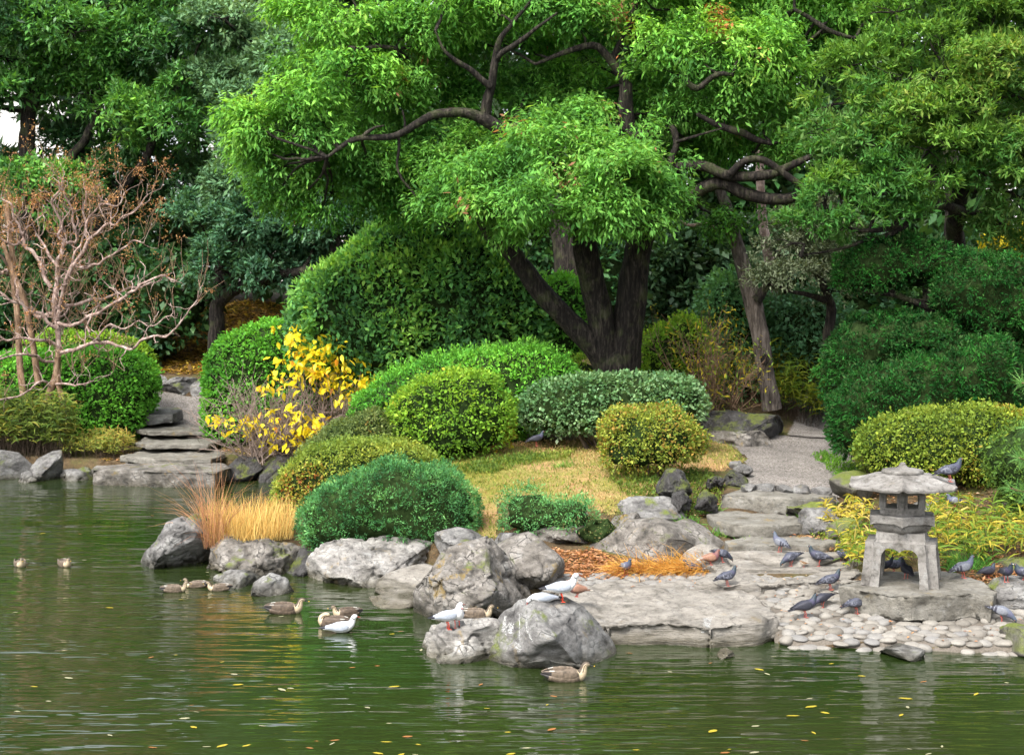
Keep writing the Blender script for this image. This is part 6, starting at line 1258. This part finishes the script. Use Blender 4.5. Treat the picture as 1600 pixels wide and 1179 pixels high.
hexloft('roof', [(.25, 1.190), (.45, 1.192), (.66, 1.200), (.735, 1.205), (.757, 1.212), (.760, 1.236), (.750, 1.247), (.70, 1.257), (.62, 1.280), (.54, 1.308), (.46, 1.338), (.38, 1.365), (.30, 1.384), (.22, 1.393)], R_LANT, lant, seed=4, zf=rz_, K=96, worn=.006)
def lathe(name, prof, m, parent, K=36, worn=.003, z0=0):
    th = np.arange(K) / K * 2 * np.pi; V = np.vstack([np.stack([r * np.cos(th), r * np.sin(th), z + 0 * th], 1) for r, z in prof]); V = V + np.stack([fbm(V * 11, 5 + a, 3) for a in range(3)], 1) * worn
    n_ = len(prof); i = np.arange(n_ - 1)[:, None] * K; j = np.arange(K)[None]; Q = np.stack([i + j, i + (j + 1) % K, i + K + (j + 1) % K, i + K + j], -1).reshape(-1, 4)
    return link(name, np_mesh(name, V, Q), m, parent)
cp = lathe('cap', [(.001, 1.37), (.25, 1.375), (.262, 1.395), (.262, 1.415), (.252, 1.432), (.22, 1.440), (.12, 1.446), (.085, 1.452), (.072, 1.464), (.06, 1.470)], R_LANT, lant)
lathe('finial', [(.07, 1.462), (.058, 1.475), (.044, 1.492), (.036, 1.508), (.034, 1.518), (.024, 1.526), (.001, 1.529)], R_LANT, lant, 24, .002)

# ------------------------------------------------------------------ birds
bpy.context.view_layer.update()
HOSTS = [o for o in bpy.data.objects if o.type == 'MESH' and o.parent is None and (o.get('category') in ('rock', 'step', 'stone', 'slab') or o.name.startswith(('ground', 'cobble_beach', 'gravel_path')))]
def onsurf(px, py):
    d = Vector(ray(px, py)); best = None
    for h in HOSTS:
        inv = h.matrix_world.inverted(); ok, loc, nor, _ = h.ray_cast(inv @ Vector((0, 0, CAMZ)), (inv.to_3x3() @ d).normalized())
        if ok:
            w = h.matrix_world @ loc; q = (w - Vector((0, 0, CAMZ))).length
            if (best is None or q < best[0]): best = (q, w, h.name)
    if best is None: return onground(px, py)
    P = np.array(best[1]); 
    if best[2].startswith('cobble_beach'): P[2] += .03
    return P
def feather_mat(name, rough=.55, spec=.3):
    m, n, out = mat(name); at = N(n, 'ShaderNodeAttribute', attribute_name='col'); p = N(n, 'ShaderNodeBsdfPrincipled', i_Roughness=rough); p.inputs['Specular IOR Level'].default_value = spec
    tc = N(n, 'ShaderNodeTexCoord'); mp = N(n, 'ShaderNodeMapping'); mp.inputs['Scale'].default_value = (40, 90, 120); n.links.new(tc.outputs['Object'], mp.inputs['Vector']); ns = noise(n, mp.outputs[0], 1.0, 3, .6)
    c = mixc(n, 1.0, at.outputs['Color'], ramp(n, ns.outputs[0], [(.3, g3(.78)), (.7, g3(1.18))]).outputs[0], 'MULTIPLY'); n.links.new(c, p.inputs['Base Color']); n.links.new(p.outputs[0], out.inputs['Surface']); return m
FEA = feather_mat('feathers'); PINK = plain('pink_legs', (0.42, 0.10, 0.08), .5); REDL = plain('red_legs', (0.62, 0.05, 0.02), .4); BLK = plain('black_horn', (0.02, 0.02, 0.02), .35, .5); YBL = plain('yellow_bill', (0.65, 0.42, 0.04), .4); DRED = plain('dark_red_bill', (0.30, 0.05, 0.035), .4)
def loft(name, sp, colf, m, parent, K=18, ysh=0.0, sub=3):
    sp = np.array(sp, float); P = sp[:, :2]; Rr = sp[:, 2:4]; S3 = np.column_stack([P[:, 0], np.zeros(len(P)), P[:, 1]])
    pts, w = catmull(S3, Rr[:, 0], .012); _, h = catmull(S3, Rr[:, 1], .012)
    if sp.shape[1] > 4: _, yo = catmull(S3, sp[:, 4], .012)
    else: yo = np.full(len(pts), ysh)
    T = nrm(np.gradient(pts, axis=0)); Nn = np.stack([-T[:, 2], 0 * T[:, 0], T[:, 0]], 1); th = np.arange(K) / K * 2 * np.pi; n_ = len(pts)
    V = pts[:, None] + Nn[:, None] * (h[:, None] * np.sin(th)[None])[..., None]; V[:, :, 1] = yo[:, None] + w[:, None] * np.cos(th)[None]
    V = V.reshape(-1, 3); i = np.arange(n_ - 1)[:, None] * K; j = np.arange(K)[None]; Q = np.stack([i + (j + 1) % K, i + j, i + K + j, i + K + (j + 1) % K], -1).reshape(-1, 4)
    e0 = len(V); V = np.vstack([V, V[:K].mean(0, keepdims=True), V[-K:].mean(0, keepdims=True)]); jj = np.arange(K)
    T1 = np.stack([jj, (jj + 1) % K, np.full(K, e0)], 1); T2 = np.stack([e0 - K + (jj + 1) % K, e0 - K + jj, np.full(K, e0 + 1)], 1)
    cq = V[Q].mean(1); s_ = np.repeat(np.arange(n_ - 1) / (n_ - 1), K); c = colf(cq, s_, np.tile(np.sin(th + np.pi / K), n_ - 1))
    c = np.vstack([c, np.repeat(c[:1], K, 0), np.repeat(c[-1:], K, 0)])
    return link(name, np_mesh(name, V, [Q, np.vstack([T1, T2])], col=c), m, parent)
def legs(parent, x, zt, y, r, m, foot=.03, lean=0.0):
    for s_ in (-1, 1):
        T = Tubes(); T.add([(x - .012, s_ * y, zt), (x + .004 + lean, s_ * y, zt * .5), (x + lean, s_ * y, r)], [r * 1.9, r, r], 6, None)
        for a in (-.6, 0, .6): T.add([(x + lean, s_ * y, r), (x + lean + foot * .6 * math.cos(a), s_ * y + foot * .6 * math.sin(a), r * 1.3), (x + lean + foot * math.cos(a), s_ * y + foot * math.sin(a), r * .6)], [r * .8, r * .7, r * .4], 5, None)
        T.add([(x + lean, s_ * y, r), (x + lean - foot * .5, s_ * y, r * .6)], [r * .7, r * .4], 5, None)
        V = np.vstack(T.V); link('leg', np_mesh('leg', V, T.Q + T.T), m, parent)
def eyes(parent, x, y, z, r, m):
    for s_ in (-1, 1):
        u, Fc = ico(2); o = link('eye', np_mesh('eye', u * r + [x, s_ * y, z], Fc), m, parent)
A3 = lambda c: np.array(c, float)
ORE = plain('orange_eye', (.5, .14, .02), .3)
PIG = dict(slate=((0.055, 0.059, 0.082), (0.055, 0.059, 0.079), (0.024, 0.038, 0.048), (0.021, 0.020, 0.027), 'check'), dark=((0.030, 0.031, 0.043), (0.027, 0.028, 0.038), (0.021, 0.032, 0.043), (0.014, 0.014, 0.020), 'plain'),
           light=((0.107, 0.116, 0.144), (0.151, 0.158, 0.181), (0.058, 0.074, 0.098), (0.033, 0.032, 0.040), 'bars'), rufous=((0.188, 0.104, 0.072), (0.238, 0.128, 0.087), (0.126, 0.056, 0.046), (0.343, 0.314, 0.274), 'plain'), black=((0.014, 0.015, 0.021), (0.013, 0.014, 0.020), (0.018, 0.026, 0.030), (0.009, 0.009, 0.013), 'plain'))
def pigeon(px, py, yaw, kind, pose, label, scale=1.0, P=None, tilt=0):
    loc = onsurf(px, py) if P is None else P; t = thing('pigeon', loc, label, 'pigeon', 'pigeons around the stone lantern', math.radians(yaw)); t.scale = (scale,) * 3
    body, wing, neck, tail, pat = [A3(c) if not isinstance(c, str) else c for c in PIG[kind]]
    if pose == 'stand': sp = [(-.205, .083, .026, .005), (-.17, .092, .034, .008), (-.12, .108, .036, .016), (-.07, .122, .048, .038), (-.02, .132, .060, .056), (.03, .143, .060, .060), (.070, .163, .050, .050), (.096, .192, .035, .036), (.108, .222, .025, .027), (.118, .245, .021, .022), (.133, .255, .017, .017), (.144, .252, .008, .009)]; hx, hz, ang = .134, .256, 0
    elif pose == 'peck': sp = [(-.190, .172, .026, .005), (-.155, .162, .034, .008), (-.11, .152, .036, .018), (-.06, .142, .048, .040), (-.01, .132, .060, .056), (.035, .120, .060, .058), (.075, .102, .048, .046), (.105, .082, .034, .034), (.128, .062, .025, .026), (.146, .044, .021, .021), (.156, .030, .016, .015), (.160, .020, .007, .007)]; hx, hz, ang = .150, .038, 1
    else: sp = [(-.19, .070, .026, .005), (-.15, .078, .034, .009), (-.10, .088, .040, .022), (-.05, .095, .055, .048), (.0, .100, .064, .062), (.045, .108, .062, .062), (.075, .125, .050, .050), (.090, .148, .036, .036), (.098, .170, .026, .026), (.108, .186, .021, .021), (.122, .192, .016, .016), (.132, .189, .008, .008)]; hx, hz, ang = .122, .194, 0
    def cf(c, s, sn):
        k = np.clip((s - .60) / .14, 0, 1)[:, None]; out = body * (1 - k) + neck * k; gl = np.exp(-((s - .74) / .07) ** 2)[:, None]; out = out + gl * A3((.022, .008, .028)); out[s < .10] = tail; return out
    loft('body', sp, cf, FEA, t)
    q = sp; i0 = {'stand': (6, 4, 3, 1), 'peck': (6, 4, 3, 1), 'rest': (6, 4, 3, 1)}[pose]
    for s_ in (-1, 1):
        ws = [(q[1][0] - .008, q[1][1] + .014, .006, .005, s_ * .018), (q[2][0], q[2][1] + .012, .008, .018, s_ * .034), (q[3][0], q[3][1] + .010, .009, .032, s_ * .046), (q[4][0], q[4][1] + .008, .011, .044, s_ * .056), (q[5][0], q[5][1] + .006, .011, .040, s_ * .056), (q[6][0] - .012, q[6][1] - .002, .006, .018, s_ * .048)]
        def wf(c, s, sn):
            out = np.tile(wing, (len(c), 1))
            if pat == 'bars': out[(np.abs(s - .42) < .045) | (np.abs(s - .26) < .05)] = (.03, .03, .045)
            if pat == 'check':
                v = vnoise(c * 70 + 3, int(abs(px))) ; out[v > .25] = (.11, .115, .145); out[np.abs(s - .40) < .03] = (.13, .135, .165); out[v < -.3] *= .5
            out[s < .14] = A3(tail) * (.8 if kind != 'rufous' else .7); return out
        loft('wing', ws, wf, FEA, t, K=14)
    bx, bz = sp[-1][0], sp[-1][1]; dr = nrm(A3([.028, 0, -.006]) if not ang else A3([.006, 0, -.02]))
    T = Tubes(); T.add([A3([bx - .004, 0, bz]), A3([bx, 0, bz]) + dr * .022], [.0065, .002], 6, None); V = np.vstack(T.V); link('bill', np_mesh('bill', V, T.Q + T.T), BLK, t)
    u, Fc = ico(1); link('cere', np_mesh('cere', u * [.006, .006, .005] + [bx, 0, bz + .005], Fc), WHITE, t)
    eyes(t, hx - .004, .0185, hz, .0038, ORE)
    if pose != 'rest': legs(t, .0, .085, .022, .0042, PINK, .030)
    else: legs(t, .0, .05, .022, .0042, PINK, .030)
    return t
# px, py of the feet; yaw 0 = facing right, 90 = away, -90 = towards the camera
pigeon(978, 901, -65, 'light', 'stand', 'pale blue-grey pigeon on the cobbles beside the orange dry grass', .95)
pigeon(1082, 897, 172, 'slate', 'rest', 'hunched dark pigeon facing left, right below the orange dry grass')
pigeon(1110, 882, 8, 'rufous', 'rest', 'reddish-brown pigeon with a white tail, on the tilted slab beside the orange dry grass', 1.05)
pigeon(1128, 878, 15, 'slate', 'peck', 'blue-grey pigeon bowed behind the reddish-brown one with the white tail')
pigeon(1136, 915, 20, 'slate', 'stand', 'slate pigeon facing right at the top edge of the huge pale slab')
pigeon(1219, 862, 120, 'light', 'stand', 'palest pigeon of the steps, seen from behind below the third step', 1.05)
pigeon(1236, 884, 200, 'slate', 'peck', 'chequered pigeon pecking with tail raised at the hollow of the flat slab', 1.05)
pigeon(1280, 884, 175, 'slate', 'stand', 'slate pigeon facing left on the flat slab, next to the pecking one', 1.1)
pigeon(1316, 876, 100, 'slate', 'rest', 'pigeon seen from behind at the foot of the bamboo, left of the lantern')
pigeon(1297, 925, 12, 'slate', 'stand', 'slate pigeon facing right on the cobbles just left of the lantern base stone', 1.05)
pigeon(1335, 945, 12, 'slate', 'stand', 'dark-winged pigeon facing right in front of the lantern base stone', 1.05, P=onground(1338, 962) + [0, 0, .03])
pigeon(1258, 968, 12, 'dark', 'stand', 'plain dark pigeon facing right on the cobbles, bill against its bowed neighbour', 1.1)
pigeon(1285, 952, 200, 'dark', 'peck', 'bowed iridescent pigeon behind the plain dark one on the cobbles', .95)
pigeon(1340, 808, 40, 'slate', 'stand', 'pigeon perched among pale bamboo between the steps and the lantern roof', 1.0)
pigeon(1492, 790, 180, 'light', 'rest', 'pigeon partly hidden below the lantern eave, behind the tall bamboo sprigs', 1.0, P=G(1492, 792, .98))
RP = np.array([LC[0] + .575, LC[1] - .10, LC[2] + 1.285])
pigeon(0, 0, 8, 'slate', 'stand', 'dark pigeon standing on the right eave of the lantern roof', 1.15, P=RP)
pigeon(1397, 900, -20, 'dark', 'stand', 'dark pigeon just inside the left arch of the lantern legs', .9, P=np.array([LC[0] - .06, LC[1] + .62, .46]))
pigeon(1416, 895, 10, 'slate', 'rest', 'pigeon in the shade behind the lantern, seen through the arch', 1.0, P=np.array([LC[0] + .15, LC[1] + .9, .44]))
pigeon(1417, 908, 100, 'black', 'stand', 'blackish pigeon standing under the lantern between its legs', .95, P=np.array([LC[0] + .08, LC[1] + .05, .505]))
pigeon(1505, 903, 18, 'light', 'stand', 'pale pigeon with dark wing bars right of the lantern, facing right', 1.1)
pigeon(1543, 902, 20, 'dark', 'rest', 'low dark pigeon right behind the pale one with wing bars', .95)
pigeon(1572, 909, -80, 'dark', 'stand', 'dark pigeon facing the camera at the right end of the base stone')
pigeon(1600, 905, 180, 'slate', 'rest', 'pigeon cut off by the right edge of the picture')
pigeon(1565, 975, -28, 'light', 'peck', 'pale pigeon bending right on the cobbles near the right edge', 1.05)
pigeon(838, 696, 20, 'dark', 'stand', 'dark pigeon in shade under the clipped grey-green hedge', 1.1, P=W(838, 697, 26.6))
pigeon(908, 935, 190, 'rufous', 'rest', 'reddish pigeon with pale tail just behind the gull on the streaked rock', 1.05, P=G(902, 932, .42))
# sparrows
def sparrow(P, yaw, label):
    t = thing('sparrow', P, label, 'sparrow', 'sparrows near the steps', math.radians(yaw)); t.scale = (.58,) * 3
    sp = [(-.15, .10, .014, .004), (-.09, .095, .016, .010), (-.05, .095, .035, .032), (0, .095, .048, .050), (.04, .105, .045, .048), (.07, .13, .034, .036), (.09, .15, .030, .030), (.11, .155, .018, .018), (.118, .153, .008, .008)]
    loft('body', sp, lambda c, s, sn: np.where((sn > .1)[:, None], A3((.16, .09, .045)), A3((.35, .30, .24))) * (1 + .3 * vnoise(c * 90, 4))[:, None], FEA, t); T = Tubes(); T.add([(.115, 0, .152), (.135, 0, .148)], [.007, .002], 5, None); link('bill', np_mesh('bill', np.vstack(T.V), T.Q + T.T), BLK, t); legs(t, 0, .05, .015, .003, PINK, .02)
sparrow(onsurf(1256, 886), 200, 'small brown sparrow among the pigeons on the flat slab')
sparrow(onsurf(1283, 719), -100, 'small brown sparrow alone on the gravel path')
# gulls
def gull(P, yaw, label, pose='stand', scale=1.0):
    t = thing('gull', P, label, 'gull', 'white gulls', math.radians(yaw)); t.scale = (scale,) * 3; WH = A3((.62, .62, .62)); GR = A3((.34, .37, .42)); BK = A3((.02, .02, .025))
    z = -.095 if pose == 'swim' else 0
    sp = [(-.20, .14, .022, .005), (-.16, .142, .032, .010), (-.11, .145, .040, .026), (-.05, .15, .058, .052), (.01, .155, .066, .062), (.06, .166, .062, .060), (.10, .188, .048, .048), (.124, .218, .035, .036), (.134, .25, .029, .030), (.148, .275, .028, .028), (.170, .280, .020, .020), (.182, .276, .010, .010)]
    if pose == 'crouch': sp = [(-.20, .085, .022, .005), (-.16, .09, .032, .010), (-.11, .095, .040, .026), (-.05, .10, .058, .052), (.01, .105, .066, .06), (.06, .11, .062, .055), (.11, .12, .045, .045), (.15, .115, .032, .032), (.18, .10, .027, .027), (.20, .08, .022, .022), (.21, .065, .01, .01)]
    sp = [(a, b + z, c, d) for a, b, c, d in sp]; 
    def cf(c, s, sn):
        out = np.tile(WH, (len(c), 1)); out[(s > .86) & (s < .905) & (np.abs(c[:, 1]) > .018) & (np.abs(sn) < .5)] = (.1, .1, .1); return out
    loft('body', sp, cf, FEA, t, K=20)
    for s_ in (-1, 1):
        q = sp; ws = [(q[0][0] - .05, q[0][1] + .012, .004, .004, s_ * .012), (q[0][0], q[0][1] + .016, .007, .010, s_ * .022), (q[2][0], q[2][1] + .018, .009, .024, s_ * .040), (q[3][0], q[3][1] + .016, .011, .040, s_ * .054), (q[4][0], q[4][1] + .014, .012, .044, s_ * .060), (q[5][0], q[5][1] + .008, .010, .036, s_ * .058), (q[6][0] - .014, q[6][1] - .004, .006, .016, s_ * .048)]
        loft('wing', ws, lambda c, s, sn: np.where((s < .20)[:, None], BK, GR), FEA, t, K=14)
    b = sp[-1]; dx = (.035, -.008) if pose != 'crouch' else (.01, -.03); T = Tubes(); T.add([(b[0] - .004, 0, b[1]), (b[0] + dx[0], 0, b[1] + dx[1])], [.008, .002], 6, None); link('bill', np_mesh('bill', np.vstack(T.V), T.Q + T.T), DRED, t)
    eyes(t, sp[-2][0] - .010, .0215, sp[-2][1] + .006, .0042, BLK)
    if pose == 'stand': legs(t, .0, .10, .026, .0042, REDL, .032)
    return t
def on_host(host, px, py):
    d = Vector(ray(px, py)); inv = host.matrix_world.inverted(); ok, loc, nor, _ = host.ray_cast(inv @ Vector((0, 0, CAMZ)), (inv.to_3x3() @ d).normalized())
    return np.array(host.matrix_world @ loc) if ok else None
bpy.context.view_layer.update()
lowrock = [o for o in bpy.data.objects if o.get('label', '').startswith('low pale rock left of the streaked')][0]
Pg = on_host(fr, 878, 940); Pg = Pg if Pg is not None else W(878, 945, 15.9)
gull(Pg, 12, 'gull standing on top of the streaked front rock, facing right', 'stand', 1.08)
Pc = on_host(fr, 850, 945); Pc = Pc if Pc is not None else W(850, 945, 16.2)
gull(Pc + [0, .12, -.04], 200, 'gull crouching with lowered head behind the one on the streaked rock', 'crouch', .95)
Pl = on_host(lowrock, 700, 983); Pl = Pl if Pl is not None else W(700, 983, 16.2)
gull(Pl, 25, 'gull standing on the low pale rock, its pale back towards the left', 'stand', 1.0)
gull(Pl + [.10, .12, -.01], -70, 'gull preening right beside the other one on the low pale rock', 'stand', .97)
gull(G(533, 988, 0) + [0, 0, 0], 3, 'white gull swimming to the right beside two brown ducks', 'swim', 1.1)
# blurred pine twigs reaching in from the right, close to the camera
pb = thing('pine_branch', W(1660, 700, 9), 'soft out-of-focus light green pine twigs reaching in at the right edge', 'branch'); rg = np.random.default_rng(650)
T = Tubes(); B = Blades()
for pts in ([(1760, 560), (1690, 590), (1625, 600), (1597, 598)], [(1780, 820), (1690, 760), (1620, 725), (1592, 715)], [(1700, 765), (1640, 770), (1600, 768), (1578, 762)], [(1700, 640), (1650, 660), (1612, 668)]):
    P = np.array([W(x, y, 9 + rg.uniform(-.15, .15)) for x, y in pts]); P, R = T.add(P, np.linspace(.012, .005, len(P)), 6, .04)
    q = P[len(P) // 4:]; q = np.repeat(q, 26, 0); t_ = nrm(np.gradient(P, axis=0))[len(P) // 4:].repeat(26, 0); d = t_ * .8 + rg.normal(0, .6, q.shape) + [0, 0, .3]; B.add(*blade_geo(q, d, .095, .0032, .08, [((.10, .26, .06), 3), ((.18, .36, .10), 3)], rg))
T.build('twig', B_TAN, pb); B.build('needles', leaf_soft, pb)
# ducks
def duck(P, yaw, label, scale=1.0, dark=False, head='up', pale=False):
    t = thing('duck', P, label, 'duck', 'mottled brown ducks', math.radians(yaw)); t.scale = (scale,) * 3
    B = A3((.085, .062, .045)) if not pale else A3((.115, .088, .064)); Fc_ = A3((.36, .29, .19)); BK = A3((.02, .018, .018))
    sp = [(-.28, .075, .018, .006), (-.24, .068, .045, .018), (-.17, .050, .082, .050), (-.06, .040, .106, .078), (.06, .040, .104, .080), (.14, .055, .080, .070), (.175, .090, .050, .050), (.186, .122, .036, .038), (.194, .152, .032, .034), (.214, .168, .031, .032), (.240, .166, .024, .023), (.252, .160, .014, .014)]
    if head == 'tuck': sp = [(-.28, .075, .018, .006), (-.24, .068, .045, .018), (-.17, .050, .082, .050), (-.06, .045, .106, .082), (.06, .048, .104, .086), (.13, .065, .085, .075), (.15, .105, .055, .05), (.13, .135, .038, .036), (.10, .150, .033, .032), (.07, .150, .028, .028), (.045, .142, .016, .016)]
    def cf(c, s, sn):
        v = vnoise(c * [60, 60, 60], 8); out = B * (1 + .55 * v)[:, None]; out = np.where((sn < -.2)[:, None] & (s < .6)[:, None], out * 1.25, out); k = s > .70; out[k] = Fc_ * (1 + .12 * v[k])[:, None]
        top = (s > .74) & (sn > .55); out[top] = B * .6; ey = (s > .80) & (np.abs(sn - .15) < .22); out[ey] = B * .5; out[s < .13] = BK; return out
    loft('body', sp, cf, FEA, t, K=24)
    for s_ in (-1, 1):
        ws = [(-.27, .095, .006, .006, s_ * .018), (-.22, .098, .010, .022, s_ * .045), (-.14, .090, .012, .040, s_ * .078), (-.04, .082, .013, .052, s_ * .097), (.06, .078, .012, .046, s_ * .096), (.12, .075, .006, .02, s_ * .082)]
        def wf(c, s, sn):
            out = B * (1 + .5 * vnoise(c * 45, 9))[:, None]; out[(s < .30) & (s > .18) & (sn > .7)] = (.34, .33, .30); out[(s < .24) & (sn <= .55)] = BK; return out
        loft('wing', ws, wf, FEA, t, K=14)
    if head == 'up':
        bl = loft('bill', [(.244, .161, .014, .012), (.27, .153, .014, .007), (.295, .147, .015, .005)], lambda c, s, sn: np.tile(A3((.02, .02, .02)), (len(c), 1)), FEA, t, K=10); u, f = ico(1); link('bill_tip', np_mesh('bill_tip', u * [.010, .014, .006] + [.300, 0, .146], f), YBL, t)
        eyes(t, .228, .031, .172, .0045, BLK)
    return t
duck(G(446, 957), 3, 'brown duck with white-edged black rear swimming right, clear of the others', 1.02)
duck(G(541, 962), 200, 'duck with head turned left behind the swimming gull', .80)
duck(G(520, 978), 165, 'dark duck with head drawn in, just left of the swimming gull', .95, head='tuck')
duck(G(273, 924), 10, 'duck at the far left of the little group by the wet rocks', .75, pale=True)
duck(G(306, 917), 185, 'duck facing left beside the low wet rock', .70, pale=True)
duck(G(342, 922), 190, 'duck with yellow-tipped bill lying against the low wet rock', .70, pale=True)
duck(G(31, 884), -60, 'leftmost duck of the pair swimming towards the camera on the left', .78, pale=True)
duck(G(101, 884), -50, 'right-hand duck of the pair swimming towards the camera on the left', .78, pale=True)
duck(G(885, 1062), 5, 'pale brown duck swimming right along the foot of the streaked front rock', 1.0, pale=True)
duck(G(745, 990) + [0, .1, .18], 0, 'brown duck resting behind the preening gull, at the foot of the big brown boulder', .85, pale=True)

# ------------------------------------------------------------------ leaves floating on the pond
rg = np.random.default_rng(700)
fm = []
for nm, c in (('yellow', (.30, .24, .02)), ('orange', (.24, .10, .03)), ('pale', (.24, .23, .14))):
    mm = plain(nm + '_floating_leaf', c, .5, .3, var=.2, scale=40); bm = bmesh.new(); pr = [(-.5, 0), (-.25, .2), (.1, .26), (.35, .14), (.5, 0)]
    up = [bm.verts.new((x, w, .03 + abs(x) * .06)) for x, w in pr[1:-1]]; dn = [bm.verts.new((x, -w, .03 + abs(x) * .06)) for x, w in pr[1:-1]]; md = [bm.verts.new((x, 0, .01)) for x, w in pr]
    for i in range(4):
        for side, fl in ((up, 0), (dn, 1)):
            a = side[i - 1] if i > 0 else None; b_ = side[i] if i < 3 else None; f = [v for v in (md[i], md[i + 1], b_, a) if v is not None]; bm.faces.new(f if not fl else f[::-1])
    me = bpy.data.meshes.new('floating_leaf'); bm.to_mesh(me); bm.free(); me.materials.append(mm); fm.append((nm, me))
k = 0
while k < 100:
    y = 1179 - (rg.random() ** 1.6) * 400; x = rg.uniform(0, 1600); p = G(x, y, 0)
    if signed_dist(np.array([p[:2]]))[0] > -.35: continue
    nm, me = fm[int(rg.choice(3, p=(.42, .23, .35)))]; o = link('floating_leaf', me); s_ = rg.uniform(.05, .12) * (1.3 if rg.random() < .25 else 1); o.scale = (s_, s_ * rg.uniform(.45, .9), s_ * .4); o.location = (p[0], p[1], .003); o.rotation_euler = (rg.normal() * .04, rg.normal() * .04, rg.normal() * .6)
    tag(o, {'yellow': 'one of the small yellow leaves scattered floating on the pond', 'orange': 'one of the small orange-brown leaves scattered floating on the pond', 'pale': 'one of the small pale straw-coloured leaves floating on the pond'}[nm], 'leaf', nm + ' leaves floating on the pond'); k += 1
